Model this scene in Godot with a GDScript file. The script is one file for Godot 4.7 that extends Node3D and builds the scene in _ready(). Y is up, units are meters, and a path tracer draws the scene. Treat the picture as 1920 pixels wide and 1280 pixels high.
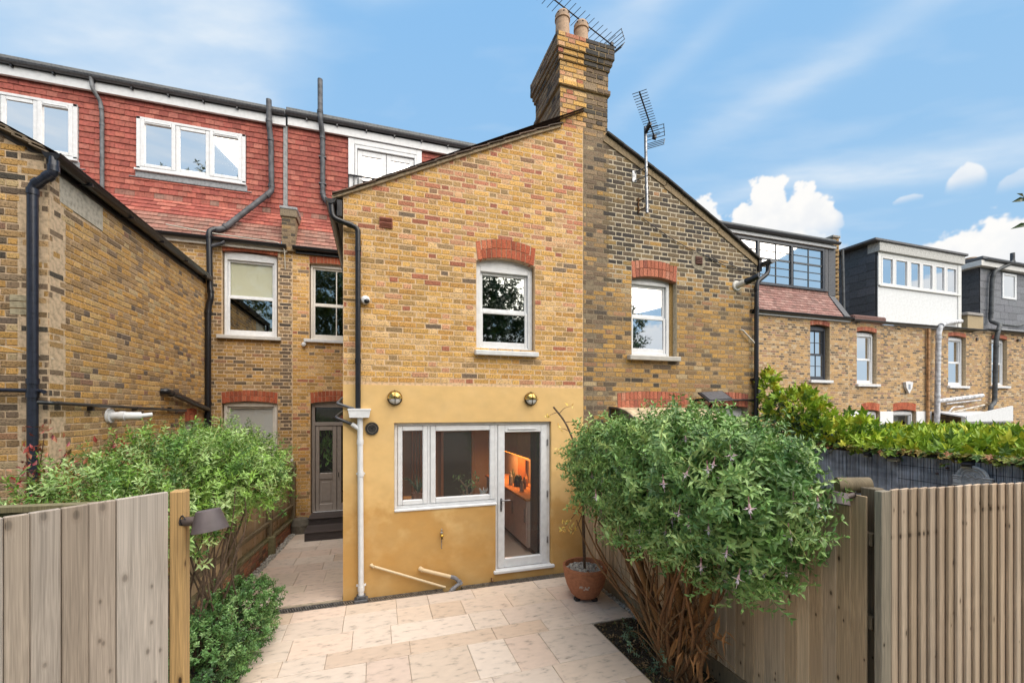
extends Node3D

# ---------------------------------------------------------------- mesh builder
class MB:
	var v := PackedVector3Array()
	var n := PackedVector3Array()
	var c := PackedColorArray()
	var u := PackedVector2Array()
	var col := Color.WHITE
	func vert(p: Vector3, m: Vector3) -> void:
		v.append(p); n.append(m); c.append(col); u.append(Vector2(p.x + p.z * 0.37, -p.y))
	func tri(a: Vector3, b: Vector3, d: Vector3, out := Vector3.ZERO) -> void:
		var m := (b - a).cross(d - a).normalized()
		if out != Vector3.ZERO and m.dot(out) < 0.0:
			m = -m
			vert(a, m); vert(b, m); vert(d, m)
		else:
			vert(a, m); vert(d, m); vert(b, m)
	func quad(a: Vector3, b: Vector3, d: Vector3, e: Vector3, out := Vector3.ZERO) -> void:
		tri(a, b, d, out); tri(a, d, e, out)
	func box(x: Transform3D, s: Vector3, bev := 0.0) -> void:
		var h := s * 0.5
		bev = minf(bev, minf(h.x, minf(h.y, h.z)) * 0.9)
		var ax := [Vector3.RIGHT, Vector3.UP, Vector3.BACK]
		for i in 3:
			var j := (i + 1) % 3
			var k := (i + 2) % 3
			for sg in [-1.0, 1.0]:
				var o: Vector3 = ax[i] * sg
				var f: Vector3 = o * h[i]
				var a: Vector3 = ax[j] * (h[j] - bev)
				var b: Vector3 = ax[k] * (h[k] - bev)
				quad(x * (f - a - b), x * (f + a - b), x * (f + a + b), x * (f - a + b), x.basis * o)
				if bev > 0.0:
					for sj in [-1.0, 1.0]:
						var oj: Vector3 = ax[j] * sj
						var p: Vector3 = o * h[i] + oj * (h[j] - bev)
						var q: Vector3 = o * (h[i] - bev) + oj * h[j]
						quad(x * (p - b), x * (p + b), x * (q + b), x * (q - b), x.basis * (o + oj))
		if bev > 0.0:
			for sx in [-1.0, 1.0]:
				for sy in [-1.0, 1.0]:
					for sz in [-1.0, 1.0]:
						var g := Vector3(sx, sy, sz)
						var w := h - Vector3.ONE * bev
						tri(x * (g * Vector3(h.x, w.y, w.z)), x * (g * Vector3(w.x, h.y, w.z)), x * (g * Vector3(w.x, w.y, h.z)), x.basis * g)
	func bx(x0: float, x1: float, y0: float, y1: float, z0: float, z1: float, bev := 0.0) -> void:
		box(Transform3D(Basis(), Vector3(x0 + x1, y0 + y1, z0 + z1) * 0.5), Vector3(absf(x1 - x0), absf(y1 - y0), absf(z1 - z0)), bev)
	func beam(a: Vector3, b: Vector3, w: float, h: float, up := Vector3.UP, bev := 0.0) -> void:
		var f := (b - a)
		var l := f.length()
		f = f / l
		if absf(f.dot(up)) > 0.98: up = Vector3.BACK
		var r := f.cross(up).normalized()
		var t := r.cross(f)
		box(Transform3D(Basis(f, t, r), (a + b) * 0.5), Vector3(l, h, w), bev)
	func tube(p: Array, r: Variant, sides := 8, caps := true) -> void:
		var k := p.size()
		var rings := []
		var fr: Vector3 = (p[1] - p[0]).normalized()
		var s := fr.cross(Vector3.UP if absf(fr.y) < 0.9 else Vector3.RIGHT).normalized()
		for i in k:
			var d: Vector3 = (p[mini(i + 1, k - 1)] - p[maxi(i - 1, 0)]).normalized()
			s = (s - d * s.dot(d)).normalized()
			var t := d.cross(s)
			var rr: float = r[i] if r is Array else r
			var ring := []
			for j in sides + 1:
				var a := TAU * j / sides
				var m := s * cos(a) + t * sin(a)
				ring.append([p[i] + m * rr, m])
			rings.append(ring)
			if caps and (i == 0 or i == k - 1):
				for j in sides:
					tri(p[i], ring[j][0], ring[j + 1][0], d if i else -d)
		for i in k - 1:
			for j in sides:
				var a = rings[i][j]
				var b = rings[i][j + 1]
				var e = rings[i + 1][j + 1]
				var f = rings[i + 1][j]
				vert(a[0], a[1]); vert(e[0], e[1]); vert(b[0], b[1])
				vert(a[0], a[1]); vert(f[0], f[1]); vert(e[0], e[1])
	func lathe(prof: Array, x: Transform3D, sides := 24) -> void:
		for i in prof.size() - 1:
			var p: Vector2 = prof[i]
			var q: Vector2 = prof[i + 1]
			var g := (q - p).normalized()
			for j in sides:
				var a0 := TAU * j / sides
				var a1 := TAU * (j + 1) / sides
				var d0 := Vector3(cos(a0), 0, sin(a0))
				var d1 := Vector3(cos(a1), 0, sin(a1))
				var n0 := x.basis * (d0 * g.y + Vector3.UP * -g.x)
				var n1 := x.basis * (d1 * g.y + Vector3.UP * -g.x)
				var a := x * (d0 * p.x + Vector3.UP * p.y)
				var b := x * (d1 * p.x + Vector3.UP * p.y)
				var e := x * (d1 * q.x + Vector3.UP * q.y)
				var f := x * (d0 * q.x + Vector3.UP * q.y)
				vert(a, n0); vert(b, n1); vert(e, n1)
				vert(a, n0); vert(e, n1); vert(f, n0)
	func prism(poly: PackedVector2Array, x: Transform3D, z0: float, z1: float) -> void:
		var id := Geometry2D.triangulate_polygon(poly)
		for i in range(0, id.size(), 3):
			for z in [z0, z1]:
				var t := []
				for q in 3: t.append(x * Vector3(poly[id[i + q]].x, poly[id[i + q]].y, z))
				tri(t[0], t[1], t[2], x.basis.z * (1.0 if z == maxf(z0, z1) else -1.0))
		var cen := Vector2.ZERO
		for q in poly: cen += q / poly.size()
		var cw := Geometry2D.is_polygon_clockwise(poly)
		for i in poly.size():
			var a := poly[i]
			var b := poly[(i + 1) % poly.size()]
			var o := Vector2(b.y - a.y, a.x - b.x) * (-1.0 if cw else 1.0)
			quad(x * Vector3(a.x, a.y, z0), x * Vector3(b.x, b.y, z0), x * Vector3(b.x, b.y, z1), x * Vector3(a.x, a.y, z1), x.basis * Vector3(o.x, o.y, 0))
	func mesh() -> ArrayMesh:
		var a := []
		a.resize(Mesh.ARRAY_MAX)
		a[Mesh.ARRAY_VERTEX] = v
		a[Mesh.ARRAY_NORMAL] = n
		a[Mesh.ARRAY_COLOR] = c
		a[Mesh.ARRAY_TEX_UV] = u
		var m := ArrayMesh.new()
		if v.size(): m.add_surface_from_arrays(Mesh.PRIMITIVE_TRIANGLES, a)
		return m

# ---------------------------------------------------------------- naming, things and parts
var used := {}
var mats := {}
var rng := RandomNumberGenerator.new()
const EYE := Vector3(0.39, 2.515, 6.0)

func numbered(s: String) -> String:
	var k: int = used.get(s, 0)
	used[s] = k + 1
	return s if k == 0 else "%s_%03d" % [s, k]

func tag(o: Node, label: String, category: String, group := "") -> void:
	o.set_meta("label", label); o.set_meta("category", category)
	if group: o.set_meta("group", group)

func thing(called: String, label: String, category: String, at := Vector3.ZERO, group := "") -> Node3D:
	var o := Node3D.new()
	o.name = numbered(called)
	add_child(o)
	o.position = at
	tag(o, label, category, group)
	return o

# a mesh in world coordinates (or placed by x) under a thing or part
func put(called: String, m: Variant, material: Material, parent: Node3D = null, x := Transform3D.IDENTITY) -> MeshInstance3D:
	var o := MeshInstance3D.new()
	o.mesh = m.mesh() if m is MB else m
	o.material_override = material
	if parent == null:
		o.name = numbered(called)
		o.transform = x
		add_child(o)
	else:
		var key := str(parent.get_instance_id()) + called
		var k: int = used.get(key, 0)
		used[key] = k + 1
		o.name = called if k == 0 else "%s_%03d" % [called, k]
		o.transform = Transform3D(Basis(), -parent.position) * x if parent.get_parent() == self else x
		parent.add_child(o)
	return o

func structure(called: String, m: MB, material: Material, label := "") -> MeshInstance3D:
	var o := put(called, m, material)
	o.set_meta("kind", "structure")
	if label: o.set_meta("label", label)
	return o

func stuff(o: Node) -> void:
	o.set_meta("kind", "stuff")

func scatter(called: String, m: Mesh, material: Material, xs: Array, cols: Array, parent: Node3D = null) -> MultiMeshInstance3D:
	var mm := MultiMesh.new()
	mm.transform_format = MultiMesh.TRANSFORM_3D
	mm.use_colors = true
	mm.mesh = m
	mm.instance_count = xs.size()
	for i in xs.size():
		mm.set_instance_transform(i, xs[i])
		mm.set_instance_color(i, cols[i])
	var o := MultiMeshInstance3D.new()
	o.multimesh = mm
	o.material_override = material
	stuff(o)
	if parent:
		o.name = called
		o.position = -parent.position
		parent.add_child(o, true)
	else:
		o.name = numbered(called)
		add_child(o)
	return o

# ---------------------------------------------------------------- textures and materials
func noise_tex(seed_: int, freq: float, ramp: Array, oct := 4, kind := FastNoiseLite.TYPE_SIMPLEX_SMOOTH, size := 512) -> NoiseTexture2D:
	var f := FastNoiseLite.new()
	f.seed = seed_; f.frequency = freq; f.noise_type = kind; f.fractal_octaves = oct
	var g := Gradient.new()
	g.offsets = PackedFloat32Array(ramp.map(func(r): return r[0]))
	g.colors = PackedColorArray(ramp.map(func(r): return Color(r[1], r[1], r[1])))
	var t := NoiseTexture2D.new()
	t.width = size; t.height = size; t.seamless = true; t.noise = f; t.color_ramp = g
	return t

func wood_tex(seed_: int) -> ImageTexture:
	var w := 512
	var h := 1024
	var im := Image.create(w, h, false, Image.FORMAT_RGB8)
	var f := FastNoiseLite.new()
	f.seed = seed_; f.frequency = 1.0; f.fractal_octaves = 3
	var kn := []
	var r := RandomNumberGenerator.new()
	r.seed = seed_
	for i in 20: kn.append(Vector3(r.randf() * w, r.randf() * h, r.randf_range(2.5, 6)))
	var bend := PackedVector2Array()
	bend.resize(w * h / 64)
	for y in h:
		for x in w:
			var px := float(x)
			var dk := 0.0
			for q in kn:
				var dx := absf(px - q.x); dx = minf(dx, w - dx)
				if dx > 42.0: continue
				var dy := absf(y - q.y); dy = minf(dy, h - dy)
				if dy > 80.0: continue
				var d: float = sqrt(dx * dx + dy * dy * 0.36) / q.z
				if d < 1.0: dk = maxf(dk, 0.62 * (1.0 - d * d * 0.6))
				elif d < 2.2: dk = maxf(dk, 0.10 * (2.2 - d))
				px += signf(px - q.x) * -4.0 * q.z / 8.0 * maxf(0.0, 1.0 - d / 4.0)
			var a := px / w * TAU
			var b := y / float(h) * TAU
			var g := f.get_noise_3d(cos(a) * 7.0, sin(a) * 7.0 + 40.0, cos(b) * 0.45 + sin(b) * 0.3) * 0.32
			var g2 := f.get_noise_3d(cos(a) * 34.0, sin(a) * 34.0, sin(b) * 1.2 + cos(b)) * 0.75
			var t := clampf(0.82 + g * 0.34 + g2 * 0.26 - dk, 0.16, 1.0)
			im.set_pixel(x, y, Color(t, t * (1.0 - dk * 0.15), t * (1.0 - dk * 0.3)))
	return ImageTexture.create_from_image(im)

func mat(key: String, rough := 0.8, tex: Texture2D = null, scale := Vector3.ONE, bump: Texture2D = null, bump_cm := 0.0, metal := 0.0, col := Color.WHITE) -> StandardMaterial3D:
	if mats.has(key): return mats[key]
	var m := StandardMaterial3D.new()
	m.resource_name = key
	m.albedo_color = col.linear_to_srgb()
	m.vertex_color_use_as_albedo = true
	m.roughness = rough
	m.metallic = metal
	if tex or bump:
		m.uv1_triplanar = true
		m.uv1_world_triplanar = true
		m.uv1_scale = scale
	if tex: m.albedo_texture = tex
	if bump:
		m.heightmap_enabled = true
		m.heightmap_texture = bump
		m.heightmap_scale = bump_cm
	mats[key] = m
	return m

func glass(key: String, alpha: float, tint: Color, metal := 1.0, rough := 0.02) -> StandardMaterial3D:
	var m := StandardMaterial3D.new()
	m.resource_name = key
	m.transparency = BaseMaterial3D.TRANSPARENCY_ALPHA
	var s := tint.linear_to_srgb()
	m.albedo_color = Color(s.r, s.g, s.b, alpha)
	m.metallic = metal
	m.roughness = rough
	mats[key] = m
	return m

func glow(key: String, col: Color, e: float) -> StandardMaterial3D:
	var m := StandardMaterial3D.new()
	m.resource_name = key
	m.albedo_color = col
	m.emission_enabled = true
	m.emission = col
	m.emission_energy_multiplier = e
	mats[key] = m
	return m

func leaf_mat(key: String, rough: float, back: float) -> StandardMaterial3D:
	var m := StandardMaterial3D.new()
	m.resource_name = key
	m.vertex_color_use_as_albedo = true
	m.roughness = rough
	m.cull_mode = BaseMaterial3D.CULL_DISABLED
	m.backlight_enabled = true
	m.backlight = Color(back, back, back)
	mats[key] = m
	return m

func C(r: float, g: float, b: float) -> Color: return Color(r, g, b)

# ---------------------------------------------------------------- polygons as walls
func crossings(polys: Array, y: float) -> Array:
	var xs := []
	for p in polys:
		var k: int = p.size()
		for i in k:
			var a: Vector2 = p[i]
			var b: Vector2 = p[(i + 1) % k]
			if (a.y > y) != (b.y > y):
				xs.append(a.x + (b.x - a.x) * (y - a.y) / (b.y - a.y))
	xs.sort()
	return xs

func rect(x0: float, x1: float, y0: float, y1: float) -> PackedVector2Array:
	return PackedVector2Array([Vector2(x0, y0), Vector2(x1, y0), Vector2(x1, y1), Vector2(x0, y1)])

func arch_y(x: float, x0: float, x1: float, y: float, rise: float) -> float:
	var t := (x - (x0 + x1) * 0.5) / ((x1 - x0) * 0.5)
	return y + rise * (1.0 - t * t)

# an opening: a rectangle with a shallow curved head
func opening(x0: float, x1: float, y0: float, y1: float, rise: float) -> PackedVector2Array:
	var p := PackedVector2Array([Vector2(x0, y0), Vector2(x1, y0)])
	for i in 9:
		var x := lerpf(x1, x0, i / 8.0)
		p.append(Vector2(x, arch_y(x, x0, x1, y1, rise)))
	return p

# face of a wall: polygons under the even-odd rule, first the outline and then the holes, with reveals behind the holes
func wall_face(mb: MB, fr: Transform3D, polys: Array, z: float, depth: float, tint: Variant = null) -> void:
	var ys := []
	if tint != null:
		for i in 40: ys.append(0.013 + i * 0.2)
	for p in polys:
		for q in p: if not ys.has(q.y): ys.append(q.y)
	ys.sort()
	for i in ys.size() - 1:
		var y0: float = ys[i]
		var y1: float = ys[i + 1]
		if tint != null: mb.col = (tint as Callable).call((y0 + y1) * 0.5)
		if y1 - y0 < 1e-5: continue
		var e := (y1 - y0) * 1e-3
		var a := crossings(polys, y0 + e)
		var b := crossings(polys, y1 - e)
		for k in range(0, mini(a.size(), b.size()) - 1, 2):
			for zz in [z, z - depth]:
				mb.quad(fr * Vector3(a[k], y0, zz), fr * Vector3(a[k + 1], y0, zz), fr * Vector3(b[k + 1], y1, zz), fr * Vector3(b[k], y1, zz), fr.basis.z * (1.0 if zz == z else -1.0))
	for p in polys:
		for i in p.size():
			var a: Vector2 = p[i]
			var b: Vector2 = p[(i + 1) % p.size()]
			mb.quad(fr * Vector3(a.x, a.y, z), fr * Vector3(b.x, b.y, z), fr * Vector3(b.x, b.y, z - depth), fr * Vector3(a.x, a.y, z - depth))

# ---------------------------------------------------------------- bricks
const COURSE := 0.0755
var pal := {
	"clean": [[0.60, 0.345, 0.105, 8], [0.66, 0.39, 0.12, 6], [0.60, 0.37, 0.15, 5], [0.56, 0.30, 0.085, 4], [0.45, 0.28, 0.11, 3], [0.40, 0.15, 0.085, 1], [0.60, 0.31, 0.17, 2], [0.33, 0.22, 0.11, 1.6], [0.22, 0.16, 0.11, 0.7], [0.72, 0.47, 0.22, 3]],
	"rosy": [[0.60, 0.345, 0.105, 7], [0.66, 0.39, 0.13, 6], [0.50, 0.205, 0.12, 4], [0.56, 0.27, 0.16, 4], [0.40, 0.15, 0.095, 2], [0.64, 0.38, 0.20, 5], [0.44, 0.27, 0.12, 2], [0.28, 0.165, 0.10, 1]],
	"old": [[0.42, 0.245, 0.08, 7], [0.48, 0.28, 0.085, 5], [0.36, 0.225, 0.095, 6], [0.28, 0.18, 0.09, 4], [0.45, 0.29, 0.14, 3], [0.15, 0.11, 0.075, 3], [0.36, 0.20, 0.11, 2], [0.08, 0.065, 0.05, 1], [0.44, 0.33, 0.19, 1]],
	"sooty": [[0.12, 0.09, 0.062, 6], [0.075, 0.06, 0.048, 5], [0.17, 0.125, 0.075, 4], [0.23, 0.16, 0.08, 3], [0.055, 0.047, 0.042, 3], [0.29, 0.19, 0.075, 2]],
	"black": [[0.055, 0.05, 0.048, 5], [0.08, 0.07, 0.064, 4], [0.11, 0.092, 0.078, 3]],
	"dusty": [[0.22, 0.155, 0.10, 5], [0.28, 0.20, 0.125, 4], [0.155, 0.11, 0.075, 4], [0.36, 0.23, 0.11, 3], [0.085, 0.07, 0.055, 2]],
	"mixed": [[0.54, 0.31, 0.095, 7], [0.50, 0.30, 0.11, 5], [0.58, 0.37, 0.15, 5], [0.38, 0.24, 0.11, 5], [0.26, 0.18, 0.11, 2.5], [0.42, 0.28, 0.15, 4], [0.16, 0.12, 0.09, 1], [0.52, 0.38, 0.2, 2], [0.30, 0.17, 0.11, 1]],
	"far": [[0.50, 0.30, 0.12, 6], [0.45, 0.28, 0.13, 5], [0.35, 0.23, 0.12, 5], [0.54, 0.35, 0.17, 4], [0.20, 0.14, 0.09, 4], [0.34, 0.2, 0.13, 3], [0.12, 0.09, 0.07, 2]],
	"red": [[0.47, 0.125, 0.06, 5], [0.42, 0.105, 0.05, 4], [0.53, 0.165, 0.085, 3], [0.36, 0.09, 0.045, 2]],
	"redbrown": [[0.42, 0.135, 0.08, 4], [0.47, 0.165, 0.10, 3], [0.33, 0.11, 0.075, 2], [0.48, 0.21, 0.14, 1]],
	"garden": [[0.46, 0.19, 0.11, 5], [0.50, 0.25, 0.15, 4], [0.36, 0.16, 0.11, 3], [0.36, 0.24, 0.15, 2], [0.20, 0.12, 0.08, 2]],
	"tile": [[0.40, 0.105, 0.078, 6], [0.44, 0.125, 0.09, 5], [0.36, 0.092, 0.07, 4], [0.47, 0.155, 0.115, 3]],
	"tilefade": [[0.36, 0.17, 0.13, 5], [0.33, 0.18, 0.14, 4], [0.30, 0.135, 0.105, 3]],
	"tilebrown": [[0.33, 0.175, 0.15, 5], [0.28, 0.14, 0.12, 4], [0.37, 0.215, 0.185, 4], [0.25, 0.14, 0.12, 2]],
	"slate": [[0.085, 0.09, 0.105, 4], [0.10, 0.105, 0.12, 3], [0.075, 0.078, 0.09, 3]],
	"roof": [[0.15, 0.10, 0.075, 4], [0.12, 0.085, 0.065, 3], [0.18, 0.12, 0.09, 2]],
}

func pick(name_: String) -> Color:
	var p: Array = pal[name_]
	var s := 0.0
	for q in p: s += q[3]
	var r := rng.randf() * s
	for q in p:
		r -= q[3]
		if r <= 0.0:
			var k: float = [0.88, 0.96, 1.04, 1.12][rng.randi() % 4]
			return Color(q[0] * k, q[1] * k, q[2] * k)
	return Color(p[0][0], p[0][1], p[0][2])

# appends [place, size, colour] for every brick of a Flemish-bond wall
func lay(list: Array, fr: Transform3D, polys: Array, y0: float, y1: float, colour: Callable, proud := 0.0, course := COURSE) -> void:
	var j := int(floor(y0 / course))
	while j * course < y1:
		var yc := (j + 0.5) * course
		var xs := crossings(polys, yc)
		for k in range(0, xs.size() - 1, 2):
			var a: float = xs[k]
			var b: float = xs[k + 1]
			var x := floorf(a / 0.35) * 0.35 - 0.35 + (0.175 if j % 2 else 0.0) + rng.randf_range(-0.012, 0.012)
			var head := false
			while x < b:
				var l := 0.1175 if head else 0.2325
				var p := maxf(x, a) + 0.006
				var q := minf(x + l, b) - 0.006
				if q - p > 0.028:
					var w := Transform3D(Basis(Vector3.BACK, rng.randf_range(-0.006, 0.006)), Vector3((p + q) * 0.5, yc + rng.randf_range(-0.0015, 0.0015), rng.randf_range(-0.0025, 0.0025) + proud))
					list.append([fr * w, Vector3(q - p, course - 0.0135, 0.04), (colour as Callable).call((p + q) * 0.5, yc)])
				x += l
				head = not head
		j += 1

# tile hanging: rows of flat tiles that overlap downwards
func hang(list: Array, fr: Transform3D, polys: Array, y0: float, y1: float, gauge: float, width: float, colour: Callable, thick := 0.014, lean := 0.13) -> void:
	var j := 0
	while y0 + j * gauge < y1:
		var yc := y0 + (j + 0.5) * gauge
		var xs := crossings(polys, yc)
		for k in range(0, xs.size() - 1, 2):
			var a: float = xs[k]
			var b: float = xs[k + 1]
			var x := floorf(a / width) * width + (width * 0.5 if j % 2 else 0.0) - width
			while x < b:
				var p := maxf(x, a) + 0.0015
				var q := minf(x + width, b) - 0.0015
				if q - p > 0.02:
					var w := Transform3D(Basis(Vector3.RIGHT, -lean) * Basis(Vector3.BACK, rng.randf_range(-0.009, 0.009)), Vector3((p + q) * 0.5, yc + 0.012 + rng.randf_range(-0.003, 0.003), rng.randf_range(0.014, 0.019)))
					list.append([fr * w, Vector3(q - p, gauge + 0.03, thick), (colour as Callable).call((p + q) * 0.5, yc)])
				x += width
		j += 1

var unit_meshes := {}
func unit(size: Vector3, col: Color, bev: float) -> Mesh:
	var key := "%s %s %d" % [size, col, rng.randi() % 2]
	if not unit_meshes.has(key):
		var mb := MB.new()
		mb.col = col
		slab_face(mb, Transform3D.IDENTITY, size, bev)
		unit_meshes[key] = mb.mesh()
	return unit_meshes[key]

# a block whose front corners are a little uneven; the back is left open in the mortar
func slab_face(mb: MB, x: Transform3D, s: Vector3, bev: float) -> void:
	var h := s * 0.5
	var f := []
	var g := []
	var bk := []
	for q in [Vector2(-1, -1), Vector2(1, -1), Vector2(1, 1), Vector2(-1, 1)]:
		var j := Vector2(rng.randf_range(-1, 1), rng.randf_range(-1, 1)) * bev * 0.45
		f.append(x * Vector3(q.x * (h.x - bev) + j.x, q.y * (h.y - bev) + j.y, 0))
		g.append(x * Vector3(q.x * h.x + j.x, q.y * h.y + j.y, -bev))
		bk.append(x * Vector3(q.x * h.x, q.y * h.y, -s.z))
	mb.quad(f[0], f[1], f[2], f[3], x.basis.z)
	for i in 4:
		var k := (i + 1) % 4
		var o: Vector3 = (g[i] + g[k]) * 0.5 - x.origin
		mb.quad(g[i], g[k], f[k], f[i], o + x.basis.z * h.y)
		mb.quad(bk[i], bk[k], g[k], g[i], o - x.basis.z * o.dot(x.basis.z))

# the largest ones become parts, the rest one mass
func emit(list: Array, called: String, rest: String, parent: Node3D, m: Material, bev: float, most := 300) -> void:
	for e in list:
		var p: Vector3 = e[0].origin
		e.append(p.distance_to(EYE) - e[1].x * 8.0)
	list.sort_custom(func(a, b): return a[3] < b[3])
	var mb := MB.new()
	for i in list.size():
		var e = list[i]
		if i < most:
			var s: Vector3 = e[1]
			var l := 0.2225 if s.x > 0.16 else 0.1075
			if called == "tile": l = s.x
			var sz := Vector3(snappedf(l, 0.0025), s.y, s.z)
			var x: Transform3D = e[0]
			put(called, unit(sz, e[2], bev), m, parent, x * Transform3D(Basis.from_scale(Vector3(s.x / sz.x, 1, 1)), Vector3.ZERO))
		else:
			mb.col = e[2]
			slab_face(mb, e[0], e[1], bev)
	if mb.v.size():
		stuff(put(rest, mb, m, parent))

# ---------------------------------------------------------------- sky
const EXPO := 3.2

func make_sky() -> PanoramaSkyMaterial:
	var w := 4096
	var h := 2048
	var im := Image.create(w, h, false, Image.FORMAT_RGBF)
	im.fill(Color(0.30, 0.29, 0.25) / EXPO)
	var n1 := FastNoiseLite.new()
	n1.seed = 11; n1.frequency = 1.0; n1.fractal_octaves = 5; n1.fractal_gain = 0.55
	var n2 := FastNoiseLite.new()
	n2.seed = 23; n2.frequency = 1.0; n2.fractal_octaves = 4; n2.noise_type = FastNoiseLite.TYPE_SIMPLEX_SMOOTH
	# heaps: azimuth, elevation of the base, half width, height, density
	var heaps := [[48.3, 18.5, 4.2, 5.4, 1.0], [52.0, 19.2, 3.2, 3.6, 1.0], [42.3, 19.0, 2.6, 5.6, 0.95], [47.0, 17.0, 8.0, 2.6, 0.75], [66.5, 12.0, 6.5, 4.4, 1.0], [72.5, 12.5, 6.0, 5.0, 0.9], [60.0, 13.5, 4.5, 2.4, 0.7], [64.7, 20.2, 1.1, 1.1, 0.75], [60.7, 19.8, 1.2, 0.55, 0.5], [68.2, 19.0, 1.4, 0.9, 0.4], [88.0, 11.0, 9.0, 7.0, 0.9], [112.0, 8.0, 12.0, 5.0, 0.8], [140.0, 7.0, 10.0, 5.0, 0.8], [171.0, 8.0, 13.0, 5.0, 0.8], [-160.0, 7.0, 10.0, 5.0, 0.8], [-128.0, 12.0, 12.0, 6.0, 0.9], [-95.0, 11.0, 10.0, 7.0, 0.9], [-62.0, 11.0, 10.0, 6.0, 0.9]]
	# streaks: azimuth and elevation of both ends, half width, strength
	var streaks := [[51.0, 24.3, 78.0, 19.5, 1.5, 0.62], [36.0, 22.4, 52.0, 24.6, 0.9, 0.30], [40.0, 29.5, 66.0, 35.5, 1.6, 0.40], [28.0, 40.0, 40.0, 43.5, 2.6, 0.42], [-36.0, 30.5, -10.0, 36.5, 3.4, 0.70], [-34.0, 36.0, -12.0, 41.0, 3.0, 0.55], [-28.0, 28.5, -13.0, 32.0, 1.6, 0.55], [-3.0, 43.0, 8.0, 45.5, 1.4, 0.55], [30.0, 33.0, 46.0, 40.0, 1.4, 0.25], [-70.0, 28.0, -42.0, 36.0, 4.0, 0.5], [95.0, 30.0, 130.0, 38.0, 4.0, 0.5], [150.0, 34.0, 195.0, 38.0, 5.0, 0.55], [-140.0, 30.0, -100.0, 40.0, 5.0, 0.5], [140.0, 24.0, 178.0, 30.0, 6.0, 0.7], [-178.0, 30.0, -140.0, 24.0, 6.0, 0.7], [100.0, 40.0, 150.0, 30.0, 4.0, 0.5]]
	var y := 0
	while y < h / 2:
		var el := 90.0 - 180.0 * (y + 0.5) / h
		var sy := 1 if el < 48.0 else 4
		var x := 0
		while x < w:
			var az := wrapf(360.0 * (x + 0.5) / w, -180.0, 180.0)
			var seen := az > -36.0 and az < 73.0 and el < 48.0
			var sx := 1 if seen else 4
			if not seen and sy == 1 and y % 4 != 0:
				x += 4
				continue
			var t := clampf(el / 60.0, 0.0, 1.0)
			var c := Color(0.50, 0.70, 0.86).lerp(Color(0.225, 0.50, 0.87), pow(t, 0.55))
			var ca := cos(deg_to_rad(el))
			var d := Vector3(sin(deg_to_rad(az)) * ca, sin(deg_to_rad(el)), -cos(deg_to_rad(az)) * ca)
			var lit := 0.0
			# thin high cloud
			var q := d / maxf(d.y, 0.08)
			var veil := n2.get_noise_3d(q.x * 1.1 + q.z * 0.5, q.z * 2.6 - q.x * 1.2, 3.0) * 0.5 + 0.5
			var fine := n1.get_noise_3d(q.x * 3.0 + q.z * 1.2, q.z * 7.0 - q.x * 2.6, 9.0) * 0.5 + 0.5
			var cir := maxf(0.0, veil * 0.75 + fine * 0.4 - 0.55) * 0.5
			for s in streaks:
				if az < s[0] - 8.0 or az > s[2] + 8.0: continue
				var f: float = clampf((az - s[0]) / (s[2] - s[0]), 0.0, 1.0)
				var off: float = (el - lerpf(s[1], s[3], f)) / s[4]
				var ends: float = smoothstep(s[0] - 6.0, s[0] + 6.0, az) * (1.0 - smoothstep(s[2] - 5.0, s[2] + 7.0, az))
				cir += s[5] * ends * exp(-off * off) * clampf(0.25 + fine * 0.7 + veil * 0.45, 0.0, 1.2)
			c = c.lerp(Color(0.80, 0.88, 0.96), clampf(cir, 0.0, 0.85))
			# heaped cloud
			if el < 32.0:
				var near := 0.0
				var body := n1.get_noise_3d(d.x * 7.0, d.y * 9.0, d.z * 7.0)
				var puff := n1.get_noise_3d(d.x * 22.0 + 5.0, d.y * 24.0, d.z * 22.0)
				for s in heaps:
					var dx: float = (az - s[0]) / s[2]
					if dx < -1.6 or dx > 1.6: continue
					var dy: float = (el - s[1]) / s[3]
					var top := 1.0 - dx * dx * 0.75 + body * 0.55 + puff * 0.42
					var m: float = smoothstep(-0.04, 0.10, top - maxf(dy, 0.0) * 1.0) * smoothstep(-0.9, 0.25, dy + body * 0.3) * (1.0 - smoothstep(0.9, 1.5, absf(dx)))
					near = maxf(near, m * s[4])
					lit = maxf(lit, m * clampf(0.5 + dy * 0.5 + puff * 0.5, 0.0, 1.0))
				c = c.lerp(Color(0.80, 0.84, 0.90).lerp(Color(1.0, 0.99, 0.97), lit), clampf(near, 0.0, 1.0))
			c = c.lerp(Color(0.72, 0.80, 0.87), 0.55 * (1.0 - smoothstep(0.0, 16.0, el)))
			c = Color(c.r, c.g, c.b) / EXPO
			if seen: im.set_pixel(x, y, c)
			else: im.fill_rect(Rect2i(x, y, 4, 4), c)
			x += sx
		y += sy
	var m := PanoramaSkyMaterial.new()
	m.panorama = ImageTexture.create_from_image(im)
	return m

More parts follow.
